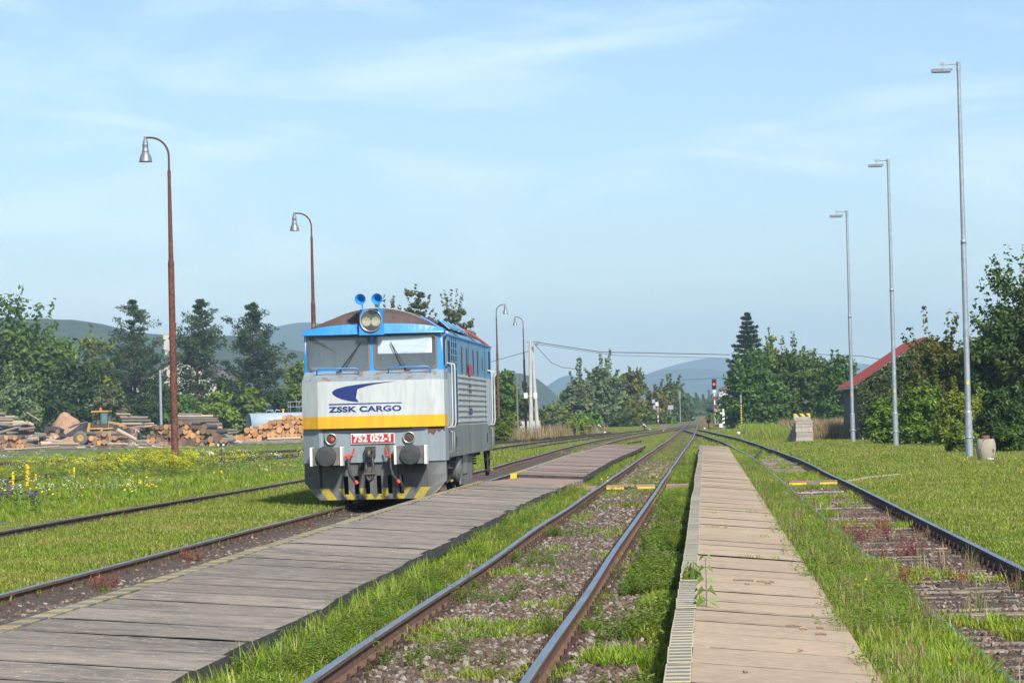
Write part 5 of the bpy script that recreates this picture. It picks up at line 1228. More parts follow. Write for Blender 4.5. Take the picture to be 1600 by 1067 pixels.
for y_ in (.55, 1.6):
    side_poly([(131, 662), (134, 657), (128, 657.5), (112, 668), (98, 676), (99, 679), (104, 679), (118, 675), (128, 671)], y_-.1, y_+.1, 'lift_arm', 'mach_dark')
    b = MB(); g = [(*[q(133, 656)[0]], y_, q(133, 656)[1]), (q(113, 660.5)[0], y_, q(113, 660.5)[1]), (q(104, 665)[0], y_, q(104, 665)[1])]; b.tube(g, .07, 6); b.build('tilt_cylinder', M['galv_dark'], ld)
gp_ = thing('grapple', None, None); gp_.parent = ld
for y_ in (.2, 1.08, 1.95):
    side_poly([(98, 679), (92, 671), (94, 667), (86, 663), (75, 661), (68, 661), (67, 678), (70, 678), (71, 667), (80, 669), (88, 672), (94, 681)], y_-.06, y_+.06, 'grapple_tine', 'mach_dark', gp_)
    side_poly([(98, 679), (94, 681), (80, 687), (78, 686), (92, 678)], y_-.06, y_+.06, 'lower_fork', 'mach_dark', gp_)
side_poly([(86, 663), (93, 667), (92, 671), (84, 668)], .2, 1.95, 'grapple_plate', 'mach_dark', gp_)
for (x, y_, r, kd) in ((90, 674, 3.6, 'dark'), (86, 682.5, 3.2, 'pale'), (80, 684.5, 3.2, 'pale')):
    a = P(x, y_, YL-1.0); log(a, a+Vector((-1.6, 3.4, .15)), r*sL, kd, 'log held in the grapple of the wheel loader', 'logs in the grapple')
# ------------------------------------------------------------------ people
M['skin'] = mat('skin', (.45, .25, .17), .6)
M['overall'] = mat('green_overall', (.03, .07, .045), .9); M['shirt'] = mat('grey_shirt', (.3, .3, .29), .9); M['hivis'] = mat('orange_helmet', (.8, .1, .03), .5); M['shirt_red'] = mat('check_shirt', (.35, .22, .2), .9, alt=(.6, .57, .55), scale=8)
def skinned(name, J, E, m_, parent, sub=1):
    me = bpy.data.meshes.new(name); me.from_pydata([j[0] for j in J], E, []); o = link(name, me, parent)
    md = o.modifiers.new('skin', 'SKIN'); md.use_smooth_shade = True
    for v, j in zip(me.skin_vertices[0].data, J): v.radius = (j[1], j[1])
    me.skin_vertices[0].data[0].use_root = True
    sb = o.modifiers.new('sub', 'SUBSURF'); sb.levels = sub; sb.render_levels = sub; me.materials.append(m_)
    return o
def person(label, loc, pose, rz, tops, legs, helmet=True):
    t = thing('person', label, 'person', loc, rz)
    J = pose; E = [(0, 1), (1, 2), (2, 3), (3, 4), (2, 5), (5, 6), (6, 7), (2, 8), (8, 9), (9, 10), (0, 11), (11, 12), (12, 13), (13, 14), (0, 15), (15, 16), (16, 17), (17, 18)]
    skinned('body', J, E, M['skin'], t)
    skinned('shirt', [(J[i][0], J[i][1]*1.14) for i in (1, 2, 5, 6, 8, 9)], [(0, 1), (1, 2), (2, 3), (1, 4), (4, 5)], tops, t)
    skinned('trousers', [(J[i][0], J[i][1]*1.16) for i in (0, 1, 11, 12, 13, 14, 15, 16, 17, 18)], [(0, 1), (0, 2), (2, 3), (3, 4), (4, 5), (0, 6), (6, 7), (7, 8), (8, 9)], legs, t)
    h = Vector(J[4][0])
    b = MB(); b.lathe([(.17, -.02), (.145, .0), (.135, .07), (.08, .13), (.0001, .15)], h+Vector((0, 0, .02)), 'z', 14); b.build('helmet', M['hivis'] if helmet else M['mach_dark'], t)
    return t
# x forward; bending forward with arms down
bend = [((0, 0, .88), .15), ((.2, 0, 1.05), .15), ((.42, 0, 1.18), .16), ((.52, 0, 1.24), .07), ((.64, 0, 1.28), .11),
        ((.42, -.2, 1.15), .07), ((.5, -.24, .86), .055), ((.62, -.16, .64), .045), ((.42, .2, 1.15), .07), ((.5, .24, .86), .055), ((.62, .16, .64), .045),
        ((0, -.11, .8), .1), ((.1, -.13, .46), .075), ((-.02, -.13, .08), .055), ((.14, -.13, .04), .05), ((0, .11, .8), .1), ((.02, .14, .46), .075), ((-.16, .14, .08), .055), ((0, .14, .04), .05)]
p = P(219, 684, 262); wk = person('worker with orange helmet in dark green overalls bending over the logs', (p.x, 262, -.2+.35), bend, R_(200), M['shirt'], M['overall'])
b = MB(); b.box((.75, 0, .55), (.35, .2, .22), bev=.04); b.box((1.15, 0, .52), (.55, .03, .1)); o = b.build('chainsaw', M['hivis'], None, loc=(p.x, 262, .15), rot=(0, 0, R_(200))); tag(o, 'orange chainsaw held by the bending worker', 'chainsaw')
b = MB(); b.box((0, 0, .17), (1.6, 1.0, .34), bev=.08); tag(b.build('plank_heap', LM['pale'][0], None, loc=(p.x, 262.2, -.2)), 'low heap of split wood under the bending worker', 'split wood')
sit = [((0, 0, .45), .16), ((-.03, 0, .72), .16), ((.0, 0, .98), .17), ((.02, 0, 1.08), .07), ((.06, 0, 1.2), .115),
       ((.02, -.22, .95), .07), ((.2, -.26, .7), .055), ((.42, -.2, .68), .045), ((.02, .22, .95), .07), ((.2, .26, .7), .055), ((.42, .2, .68), .045),
       ((.05, -.12, .45), .1), ((.45, -.14, .45), .075), ((.5, -.14, .1), .055), ((.62, -.14, .06), .05), ((.05, .12, .45), .1), ((.45, .14, .45), .075), ((.5, .14, .1), .055), ((.62, .14, .06), .05)]
a, z = q(156.5, 665); person('operator in a checked shirt sitting in the loader cab', (p0.x+a, YL+1.05, -.2+z-.25), sit, R_(180), M['shirt_red'], M['mach_dark'], False)
# ------------------------------------------------------------------ tank
M['tank'] = mat('pale_blue_tank_paint', (.36, .44, .50), .5, alt=(.3, .37, .43), scale=1.2)
M['tank_in'] = mat('tank_recess_paint', (.2, .27, .33), .6, alt=(.25, .33, .4), scale=1)
YT = 305.; p = P(389, 673, YT); r = 17.5*YT/FPX
t = thing('fuel_tank', 'pale blue cylindrical tank with an open recessed end behind the orange logs', 'tank', (p.x, YT, -.2), R_(24))
cz = P(389, 663, YT).z+.2
b = MB(); b.lathe([(r*.94, .0), (r, .0), (r, 7.5), (.0001, 7.6)], (0, 0, cz), 'x', 30); b.lathe([(r*.94, .0), (r*.94, .9), (.0001, .9)], (0, 0, cz), 'x', 30); b.build('shell', M['tank'], t)
b = MB(); b.box((.5, 0, cz-.1), (.7, .05, r*1.5)); b.box((.82, .5, cz), (.05, .9, r*1.5)); b.build('recess_panel', M['tank_in'], t)
b = MB(); b.box((.6, -.55, cz+.2), (.1, .25, .4)); b.build('control_box', M['white_paint'], t)
b = MB(); b.box((.5, -.4, cz-.2), (.3, .3, .8)); b.build('pump', M['mach_dark'], t)
b = MB(); b.tube([(2.0, 0, cz+r), (2.0, 0, cz+r+.25), (2.8, 0, cz+r+.25), (2.8, 0, cz+r)], .05, 6); b.tube([(3.0, .2, cz+r), (3.2, .2, cz+r+.35), (3.6, .2, cz+r+.2)], .05, 6); b.build('pipe_loop', M['galv'], t)
b = MB(); b.cone((3.9, 0, cz+r-.05), (3.9, 0, cz+r+.3), .1, .1, 10); b.lathe([(.2, .28), (.2, .36), (.0001, .36)], (3.9, 0, cz+r), 'z', 12); b.build('yellow_valve', M['yellow_new'], t)
b = MB()
for x in (4.6, 5.6, 6.2, 7.2):
    for y_ in (-.45, .45): b.cone((x, y_, cz+r*.85), (x, y_, cz+r+1.15), .03, .03, 6)
for z in (.6, 1.15):
    for y_ in (-.45, .45): b.tube([(4.6, y_, cz+r+z), (7.2, y_, cz+r+z)], .03, 6)
b.build('railing', M['galv'], t)
for x in (1.5, 6.0):
    b = MB(); b.box((x, 0, .35), (.4, r*1.4, .9)); b.build('saddle', M['tank_in'], t)
# ------------------------------------------------------------------ trees and shrubs
LF = {}
LF['mid'] = leafmat('leaf_mid_green', (0.039, 0.076, 0.010), (0.132, 0.214, 0.024))
LF['dark'] = leafmat('leaf_dark_green', (0.023, 0.051, 0.011), (0.075, 0.130, 0.022))
LF['yellow'] = leafmat('leaf_yellow_green', (0.087, 0.130, 0.013), (0.229, 0.281, 0.024))
LF['willow'] = leafmat('leaf_silver_willow', (0.086, 0.128, 0.051), (0.230, 0.281, 0.114))
LF['olive'] = leafmat('leaf_olive_grey', (0.086, 0.112, 0.045), (0.191, 0.226, 0.091))
LF['birch'] = leafmat('leaf_birch', (.085, .11, .048), (.17, .205, .09), trans=.4)
LF['hedge'] = leafmat('leaf_bright_hedge', (0.050, 0.100, 0.009), (0.212, 0.318, 0.031))
LF['maple'] = leafmat('leaf_maple', (0.024, 0.057, 0.011), (0.109, 0.190, 0.031))
LF['pine'] = leafmat('pine_needles', (0.020, 0.048, 0.017), (0.081, 0.130, 0.042), trans=.12)
LF['spruce'] = leafmat('spruce_needles', (0.020, 0.040, 0.017), (0.060, 0.094, 0.035), trans=.1)
LF['brown'] = leafmat('leaf_autumn_tinged', (0.062, 0.081, 0.011), (0.202, 0.190, 0.032))
def leaves(c, nrm, size, var, aspect=.62):
    """rhombic leaves: centres (n,3), normals (n,3), sizes (n,)"""
    n = len(c); r = rng.normal(size=(n, 3)); a = np.cross(nrm, r); a /= np.linalg.norm(a, axis=1, keepdims=True)+1e-9
    b = np.cross(nrm, a); b /= np.linalg.norm(b, axis=1, keepdims=True)+1e-9
    s = size[:, None]; fold = nrm/np.maximum(np.linalg.norm(nrm, axis=1, keepdims=True), 1e-9)*s*.18
    V = np.stack([c-a*s, c-b*s*aspect-fold, c+a*s, c+b*s*aspect-fold], 1).reshape(-1, 3)
    return V, np.arange(n*4).reshape(n, 4), np.repeat(var, 4)
def unit(n):
    d = rng.normal(size=(n, 3)); return d/np.linalg.norm(d, axis=1, keepdims=True)
def clumps_to_leaves(cc, rc, nleaf, lsize, flat=.75, up=.5, cvar=None):
    k = len(cc); n = k*nleaf; d = unit(n); f = rng.random(n)**(1/2.2)
    C = np.repeat(cc, nleaf, 0); Rr = np.repeat(rc, nleaf)
    off = d*f[:, None]*Rr[:, None]; off[:, 2] *= flat
    nr = d*.7+np.array([0, 0, up])+rng.normal(size=(n, 3))*.55
    cv = rng.random(k) if cvar is None else cvar
    var = np.clip(.55*np.repeat(cv, nleaf)+.45*rng.random(n), 0, 1)
    return leaves(C+off, nr, lsize*(.65+.7*rng.random(n)), var)
def trunk_mesh(h, r, targets, m_, bend=.04):
    b = MB(); pts = [Vector((0, 0, -.1))]; k = 7
    for i in range(1, k+1): pts.append(Vector((random.uniform(-1, 1)*bend*h*i/k, random.uniform(-1, 1)*bend*h*i/k, h*i/k)))
    b.tube(pts, [r*(1.25 if i == 0 else 1-.8*i/k) for i in range(k+1)], 8)
    for t in targets:
        t = Vector(t); z = min(max(t.z*random.uniform(.35, .7), h*.15), h*.9); i = min(k-1, int(z/h*k)); p = pts[i].lerp(pts[i+1], z/h*k-i)
        mid = p.lerp(t, .5)+Vector((0, 0, -.05*(t-p).length)); rr = r*(1-.75*z/h)*.5
        b.tube([p, mid, t], [rr, rr*.6, rr*.18], 5)
    return b.mesh('trunk', m_)
def broadleaf(name, label, x0, x1, yt, yb, Y, leaf, ls, nc, nl, cb=.0, lob=.28, cat='tree', bark='bark', rcf=(.16, .30), depth=1.0, group=None, sub=.0, seed=0, tall=1.0, gap=0.0):
    """crown fills the photo box x0..x1, yt..; yb is where it meets the ground; cb = bare stem fraction"""
    s = Y/FPX; cx = P((x0+x1)/2, yb, Y).x; g = float(gh(cx, Y)); top = P((x0+x1)/2, yt, Y).z; H = top-g
    rx = (x1-x0)/2*s; z0 = H*cb if cb >= .12 else -.45*H; rz = (H-z0)/2; ry = min(max(rx, rz*.6), rx*1.3)*depth
    t = thing(name, label, cat, (cx, Y, g), 0, group)
    d = unit(nc); f = (.30+.70*rng.random(nc)**.55)
    lobes = unit(9); lf = np.max(np.clip(d @ lobes.T, 0, 1)**6, axis=1)
    f = f*(1-lob+lob*1.15*lf)
    mean = (rx+rz)/2; rc = mean*(rcf[0]+(rcf[1]-rcf[0])*rng.random(nc))
    if gap > 0: keep = rng.random(nc) > gap; d, f, rc = d[keep], f[keep], rc[keep]
    shr = np.maximum(.55, 1-rc/mean*.62)
    cc = np.stack([d[:, 0]*f*rx*shr, d[:, 1]*f*ry*shr, d[:, 2]*f*rz*shr+z0+rz], 1)
    if cb < .12:                               # shrubs are wide at the foot
        low = cc[:, 2] < H*.45; cc[low, 0] *= 1.12
    cc[:, 2] = np.maximum(cc[:, 2], rc*.35)
    V, F, va = clumps_to_leaves(cc, rc, nl, ls)
    # stray twigs break the outline
    k = max(8, nc//4); td = unit(k); td[:, 2] = td[:, 2]*.8+.2; td /= np.linalg.norm(td, axis=1, keepdims=True); m5 = 9
    a0 = np.repeat(td, m5, 0)*np.tile(np.linspace(.5, 1.0, m5), k)[:, None]+np.repeat(rng.normal(size=(k, 3))*.02, m5, 0)
    tw = np.stack([a0[:, 0]*rx, a0[:, 1]*ry, a0[:, 2]*rz+z0+rz], 1)
    V2, F2, va2 = clumps_to_leaves(tw, np.full(k*m5, mean*.05), max(3, nl//24), ls*.9, flat=1.2)
    V = np.concatenate([V, V2]); F = np.concatenate([F, F2+len(V)-len(V2)]); va = np.concatenate([va, va2])
    kp = V.reshape(-1, 4, 3)[:, :, 2].max(1) > -.05; V = V.reshape(-1, 4, 3)[kp].reshape(-1, 3); va = va.reshape(-1, 4)[kp].ravel(); F = np.arange(len(V)).reshape(-1, 4)
    V[:, 2] = np.maximum(V[:, 2], -.02)
    link('crown', fast_mesh('crown', V, F, [LF[leaf]], var=va), t)
    tg = [cc[i] for i in rng.choice(len(cc), min(len(cc), 16), replace=False)]
    link('trunk', trunk_mesh(H*.72, max(.05, H*.022), tg, M[bark]), t)
    return t
def conifer(name, label, xc, yt, yb, Y, halfw, leaf, kind, ls=.22, group=None, lean=0.0, seed=1, cb=.18):
    r = random.Random(seed); s = Y/FPX; base = P(xc, yb, Y); g = float(gh(base.x, Y)); H = P(xc, yt, Y).z-g
    t = thing(name, label, 'tree', (base.x, Y, g), 0, group); W = halfw*s*(1.3 if kind == 'pine' else 1.0)
    b = MB(); k = 8; pts = [Vector((lean*i/k+r.uniform(-.01, .01)*H*.5, 0, H*.97*i/k)) for i in range(k+1)]
    b.tube(pts, [max(.03, H*.018*(1-.95*i/k)) for i in range(k+1)], 8)
    cs, rs = [], []
    z = H*cb
    while z < H*.985:
        u = (z/H-cb)/(1-cb)
        if kind == 'pine':
            prof = (math.sin(min(1, (u+.10)*1.25)*math.pi*.5)*(1-u)**.85)*1.4; nb = r.randint(4, 7); dz = H*r.uniform(.038, .06); rise = .28+.5*u
        else: prof = (1-u)**.85; nb = r.randint(5, 8); dz = H*r.uniform(.036, .05); rise = -.30+.5*u
        a0 = r.uniform(0, 6.28)
        for j in range(nb):
            a = a0+j*6.283/nb+r.uniform(-.3, .3); L = W*prof*r.uniform(.55, 1.15)*(1.0 if kind != 'pine' else r.choice((.55, .9, 1.0, 1.15)))
            i = min(k-1, int(z/(H*.97)*k)); p = pts[i].lerp(pts[i+1], max(0, min(1, z/(H*.97)*k-i)))
            e = p+Vector((math.cos(a)*L, math.sin(a)*L, L*rise*r.uniform(.5, 1.2)))
            m = p.lerp(e, .55)+Vector((0, 0, -.10*L)); b.tube([p, m, e], [max(.012, H*.004), H*.0028, .012], 4)
            if kind == 'pine':
                n = max(2, int(L/(W*.16)))
                for q in range(n):
                    f = .30+.70*(q+r.random())/n; c = p.lerp(m, f/.55) if f < .55 else m.lerp(e, (f-.55)/.45)
                    cs.append(c+Vector((r.uniform(-.12, .12)*L, r.uniform(-.12, .12)*L, r.uniform(0, .07)*L))); rs.append(min(W*r.uniform(.11, .2), L*.4+.12))
            else:
                n = max(3, int(L/(W*.085)))
                for q in range(n):
                    f = .15+.85*(q+r.random())/n; c = p.lerp(m, f/.55) if f < .55 else m.lerp(e, (f-.55)/.45)
                    cs.append(c); rs.append(min(W*.075*(1.25-.6*f), L*.22+.06))
        z += dz
    cs.append(Vector((pts[-1].x, 0, H*.97))); rs.append(W*.08)
    cc = np.array([tuple(c) for c in cs]); rc = np.array(rs); n = len(cc); nl = 46 if kind == 'pine' else 30
    d = unit(n*nl); d[:, 2] *= .55; off = d*(rng.random(n*nl)**.4)[:, None]*np.repeat(rc, nl)[:, None]
    var = np.clip(.5*np.repeat(rng.random(n), nl)+.5*rng.random(n*nl), 0, 1)
    nr = np.cross(d, rng.normal(size=d.shape))+np.array([0, 0, .4])
    V, F, va = leaves(np.repeat(cc, nl, 0)+off, nr, ls*(.7+.6*rng.random(n*nl)), var, aspect=.30)
    link('crown', fast_mesh('crown', V, F, [LF[leaf]], var=va), t)
    link('trunk', b.mesh('trunk', M['pine_bark'] if kind == 'pine' else M['bark']), t)
    return t
T, S = 'tree', 'shrub'
# left background behind the timber yard
broadleaf('broadleaf_tree', 'large bright green broadleaf tree at the left edge behind the yard', -40, 132, 432, 672, 365, 'mid', .34, 170, 120, .06, .3)
broadleaf('broadleaf_tree', 'dark broadleaf tree cut by the left edge of the picture', -110, 34, 470, 676, 350, 'dark', .34, 90, 110, .05)
broadleaf('broadleaf_tree', 'yellowish green tree between the big left tree and the first pine', 100, 200, 508, 668, 395, 'yellow', .34, 80, 110, .1)
broadleaf('broadleaf_tree', 'dark dense tree below the large bright left tree', 62, 178, 548, 676, 345, 'dark', .32, 110, 110, .03)
broadleaf('willow_shrub', 'silvery willow shrub at the left edge behind the logs', -20, 62, 566, 682, 325, 'willow', .26, 70, 110, .02, cat=S)
broadleaf('round_shrub', 'round olive green shrub left of the metal pole behind the loader', 146, 204, 584, 674, 322, 'olive', .2, 60, 130, .02, .12, cat=S)
broadleaf('green_shrub', 'small green shrub between the willow and the sawdust heap', 48, 100, 612, 676, 352, 'hedge', .24, 40, 90, .02, cat=S)
conifer('pine_tree', 'leftmost of the three tall pines behind the yard', 212, 466, 672, 375, 55, 'pine', 'pine', .25, 'tall pines behind the yard', seed=3, cb=.05)
conifer('pine_tree', 'middle tall pine with bare trunk behind the rusty lamp post', 305, 466, 672, 372, 54, 'pine', 'pine', .25, 'tall pines behind the yard', seed=8, lean=1.0, cb=.12)
conifer('pine_tree', 'rightmost of the three tall pines left of the locomotive', 399, 470, 672, 368, 55, 'pine', 'pine', .25, 'tall pines behind the yard', seed=13, cb=.06)
for k, (x0, x1, yt, lf, lab) in enumerate(((196, 262, 600, 'dark', 'dark shrub right of the round olive shrub'), (250, 318, 605, 'mid', 'green shrub under the middle pine'), (308, 372, 590, 'hedge', 'bright green shrub between the middle and right pines'), (356, 420, 588, 'mid', 'green shrub below the rightmost pine behind the tank'), (408, 480, 598, 'dark', 'dark shrub above the tank railing'), (436, 512, 560, 'mid', 'tall green shrub directly left of the locomotive cab'), (470, 560, 590, 'dark', 'dark shrub hidden mostly behind the locomotive'), (130, 215, 640, 'hedge', 'low bright shrub behind the loader cab'))):
    broadleaf('green_shrub', lab, x0, x1, yt, 674, 352+k*2.5, lf, .28, 55, 110, .02, cat=S)
for x0, x1, yt, lf, Y_, lab in ((214, 276, 566, 'dark', 392, 'dark tree hiding the left half of the white house'), (276, 330, 590, 'mid', 394, 'green tree hiding the middle of the white house'), (322, 378, 572, 'dark', 390, 'dark tree hiding the right end of the white house'), (430, 500, 545, 'mid', 420, 'tree standing behind the locomotive cab left side'), (150, 222, 590, 'dark', 398, 'dark tree left of the white house')):
    broadleaf('broadleaf_tree', lab, x0, x1, yt, 672, Y_, lf, .32, 60, 100, .04)
# birches behind the locomotive
for k, (x0, x1, yt, lab, gp2) in enumerate(((582, 632, 448, 'thin birch left of the three above the locomotive roof', .25), (620, 690, 444, 'middle yellowish birch above the locomotive roof', .1), (672, 750, 448, 'right spreading birch above the locomotive roof', .12))):
    broadleaf('birch_tree', lab, x0, x1, yt, 668, 235+k*6, 'birch', .16, 120, 70, .3, .4, rcf=(.09, .17), gap=gp2, group='birches behind the locomotive')
broadleaf('broadleaf_tree', 'green tree just right of the locomotive rear', 770, 812, 562, 668, 300, 'mid', .22, 60, 110, .05)
broadleaf('broadleaf_tree', 'dark tree behind the last rusty lamp', 806, 838, 596, 666, 345, 'dark', .24, 45, 100, .05)
# middle distance
broadleaf('willow_tree', 'tall silvery willow in the middle distance', 908, 978, 546, 668, 420, 'willow', .3, 110, 120, .03, .32)
broadleaf('willow_tree', 'shorter silvery willow left of the tall one', 872, 935, 560, 668, 410, 'willow', .3, 80, 110, .03, .3)
broadleaf('broadleaf_tree', 'airy brownish tree right of the tall willow', 966, 1012, 567, 665, 470, 'brown', .28, 55, 80, .3, .3, gap=.1)
broadleaf('broadleaf_tree', 'autumn tinged tree right of the willows', 1000, 1052, 588, 665, 520, 'brown', .36, 70, 100, .04)
broadleaf('broadleaf_tree', 'dense green tree left of the gap with the rails', 1028, 1078, 582, 663, 540, 'mid', .36, 80, 100, .03)
for k, (x0, x1, yt, Y, lf, lab) in enumerate(((838, 908, 626, 385, 'yellow', 'yellow green shrub in front of the shorter willow'), (818, 868, 632, 372, 'mid', 'green shrub right of the twin concrete poles'), (846, 890, 640, 330, 'olive', 'grey green low shrub near the white marker'), (893, 948, 640, 345, 'hedge', 'bright leafy shrub below the tall willow'), (940, 1000, 634, 400, 'dark', 'dark shrub behind the arrow disc'), (960, 1022, 622, 440, 'yellow', 'yellow green shrub below the airy tree'), (1010, 1062, 640, 470, 'hedge', 'low bright shrub behind the dwarf signal'), (1052, 1086, 632, 560, 'mid', 'shrub at the right end of the far tree row'), (780, 812, 640, 285, 'yellow', 'yellowish weedy shrub beside the locomotive rear'), (770, 800, 652, 205, 'mid', 'low weedy shrub close behind the locomotive'), (1100, 1140, 640, 430, 'hedge', 'low bright shrub right of the far rails'))):
    broadleaf('green_shrub', lab, x0, x1, yt, 668, Y, lf, .22 if Y < 420 else .3, 46, 100, .02, cat=S)
broadleaf('green_shrub', 'leafy willow bush near the siding points in the middle', 890, 925, 647, 679, 262, 'hedge', .14, 46, 120, .02, cat=S)
for k in range(14):                            # far wood at the end of the line
    x = 1058+k*6.2; broadleaf('far_tree', 'hazy tree in the far wood at the end of the rails', x-9, x+9, 612+random.uniform(-5, 8), 644, 1000+random.uniform(-60, 120), 'mid', .8, 26, 40, .02, group='trees of the far wood')
# right side
broadleaf('broadleaf_tree', 'left part of the wide round tree right of the signal', 1128, 1232, 532, 668, 305, 'mid', .22, 150, 120, .06, .25)
broadleaf('broadleaf_tree', 'middle part of the wide round tree behind the sleeper stack', 1180, 1312, 514, 668, 312, 'mid', .22, 190, 120, .06, .25)
broadleaf('broadleaf_tree', 'right part of the wide round tree behind the third lamp', 1270, 1352, 545, 668, 300, 'mid', .22, 120, 120, .05, .3)
conifer('spruce_tree', 'dark spruce top rising behind the wide round tree', 1172, 486, 668, 345, 66, 'spruce', 'spruce', .26, seed=21, cb=.05)
broadleaf('broadleaf_tree', 'slender light tree top above the wide round tree', 1196, 1222, 508, 668, 330, 'yellow', .2, 40, 60, .3, gap=.2)
ge0, ge1 = P(1334, 604, YS), P(1448, 527, YS); gdx, gdz = ge1.x-ge0.x, ge1.z-ge0.z
iv = thing('ivy', 'dark ivy covering the shed gable under the red roof', 'ivy', (ge0.x, YS, -.1))
n_ = 16000; u_ = rng.random(n_)*gdx*1.7+.25; top_ = ge0.z+.05+np.minimum(u_, 2*gdx-u_)/gdx*gdz; w_ = rng.random(n_)**.9*top_
c_ = np.stack([u_, .22-.30*rng.random(n_)**2-.16*(fbm(u_, w_, 1.5, 7) > .5), w_], 1)
V, F, va = leaves(c_, np.array([0, -1, .35])+rng.normal(size=(n_, 3))*.45, .075+.06*rng.random(n_), np.clip(.6*fbm(u_, w_, 1.2, 8)+.4*rng.random(n_), 0, 1))
link('foliage', fast_mesh('foliage', V, F, [LF['dark']], var=va), iv)
b = MB()
for k_ in range(9): x_ = .4+k_*.75; b.tube([(x_, .2, 0), (x_+.2, .16, 1.2), (x_-.1, .18, 2.3)], [.035, .025, .015], 5)
b.build('stem', M['bark'], iv)
broadleaf('ivy_shrub', 'dark climber bulging from the shed gable corner', 1346, 1400, 612, 690, 165, 'dark', .12, 60, 130, .03, .2, cat=S, depth=.6)
broadleaf('hedge_shrub', 'bright green hedge shrub in front of the shed', 1358, 1430, 606, 699, 143, 'hedge', .085, 100, 190, .02, .22, cat=S)
broadleaf('hedge_shrub', 'tallest bright hedge shrub between the first two lamps', 1402, 1492, 584, 702, 136, 'hedge', .085, 130, 210, .02, .22, cat=S)
broadleaf('hedge_shrub', 'yellow green hedge shrub behind the tall lamp', 1462, 1546, 584, 704, 130, 'yellow', .085, 100, 190, .02, .25, cat=S)
broadleaf('hedge_shrub', 'dark green shrub behind the barrel planter', 1520, 1640, 600, 708, 122, 'dark', .085, 120, 190, .02, .22, cat=S)
broadleaf('berry_shrub', 'low shrub with reddish leaves left of the tall lamp', 1477, 1526, 648, 716, 108, 'hedge', .06, 70, 170, .02, .2, cat=S)
broadleaf('berry_shrub', 'low round shrub right of the barrel planter', 1546, 1630, 658, 716, 106, 'mid', .065, 90, 180, .02, .2, cat=S)
broadleaf('maple_tree', 'bushy maple between the red roof and the tall lamp', 1400, 1532, 476, 700, 152, 'brown', .13, 150, 150, .1, .4, rcf=(.10, .2))
broadleaf('maple_tree', 'tall dark maple cut by the right edge of the picture', 1512, 1700, 372, 706, 148, 'maple', .13, 260, 170, .1, .4, rcf=(.10, .19))
broadleaf('maple_tree', 'dark maple filling the gap behind the hedge', 1470, 1600, 500, 704, 158, 'maple', .13, 150, 150, .05, .35, rcf=(.12, .22))
# ------------------------------------------------------------------ ground cover: instanced tufts, flowers and stones
GL = {}
GL['lawn'] = leafmat('lawn_grass', (.145, .21, .018), (.32, .42, .048), trans=.42, hue=.02, patch=(.35, .34, .075), pscale=.4)
GL['lush'] = leafmat('lush_grass', (.15, .255, .014), (.31, .47, .034), trans=.45, hue=.025, patch=(.35, .38, .055), pscale=.9)
GL['dry'] = leafmat('dry_grass', (.24, .19, .1), (.40, .34, .2), trans=.3)
GL['red'] = leafmat('reddish_weed', (.2, .075, .05), (.34, .13, .09), trans=.25)
GL['weed'] = leafmat('leafy_weed', (.10, .165, .022), (.22, .31, .05), trans=.45)
GL['yflower'] = leafmat('yellow_umbels', (.38, .42, .03), (.58, .56, .05), trans=.3)
GL['golden'] = leafmat('golden_flower', (.68, .50, .015), (.78, .62, .03), trans=.3)
GL['wflower'] = leafmat('white_flower', (.65, .66, .62), (.75, .75, .72), trans=.3)
GL['vflower'] = leafmat('violet_flower', (.16, .14, .3), (.22, .2, .36), trans=.3)
PROTO = {}
def proto_collection(name, objs):
    c = bpy.data.collections.new(name)
    for o in objs: c.objects.link(o)
    PROTO[name] = c; return c
class QB:                                      # quads with per-point 'var' and material index
    def __init__(s): s.V = []; s.F = []; s.va = []; s.m = []
    def quad(s, pts, va, m=0):
        b = len(s.V); s.V += [tuple(p) for p in pts]; s.F.append((b, b+1, b+2, b+3)); s.va += [va]*4; s.m.append(m)
    def blade(s, p, d, h, w, bend, va, m=0):
        d = Vector(d).normalized(); side = Vector((-d.y, d.x, 0)).normalized()*w; p = Vector(p)
        a = p; b = p+Vector((0, 0, h*.55))+d*h*bend*.3; c = p+Vector((0, 0, h*(1-bend*.35)))+d*h*bend
        s.quad([a-side, a+side, b+side*.75, b-side*.75], va, m); s.quad([b-side*.75, b+side*.75, c+side*.12, c-side*.12], va, m)
    def leaf(s, c, n, size, va, m=0, asp=.5):
        n = Vector(n).normalized(); a = n.orthogonal().normalized(); a.rotate(Matrix.Rotation(random.uniform(0, 6.28), 3, n)); b = n.cross(a); c = Vector(c)
        s.quad([c-a*size, c-b*size*asp, c+a*size, c+b*size*asp], va, m)
    def obj(s, name, mats): return bpy.data.objects.new(name, fast_mesh(name, s.V, s.F, mats, fm=s.m, var=s.va))
def rv(a, b): return random.uniform(a, b)
def rd():
    a = rv(0, 6.283); return (math.cos(a), math.sin(a), 0)
def grass_proto(nm, n, h, spread, w, mats, bend=(.2, .9), mi=lambda: 0):
    q_ = QB()
    for _ in range(n):
        d = rd(); rr = spread*math.sqrt(random.random())
        e = rd(); q_.blade((e[0]*rr, e[1]*rr, -.01), d, h*rv(.5, 1.15), w*rv(.7, 1.3), rv(*bend), random.random(), mi())
    return q_.obj(nm, mats)
proto_collection('lawn', [grass_proto('lawn_tuft', 22, .075, .11, .0055, [GL['lawn'], GL['dry']], mi=lambda: 0 if random.random() < .9 else 1) for _ in range(6)])
proto_collection('lush', [grass_proto('lush_tuft', 20, .15, .08, .006, [GL['lush'], GL['dry']], mi=lambda: 0 if random.random() < .93 else 1) for _ in range(5)])
proto_collection('tall', [grass_proto('tall_tuft', 18, .36, .08, .006, [GL['lush'], GL['dry']], (.15, .6), mi=lambda: 0 if random.random() < .8 else 1) for _ in range(5)])
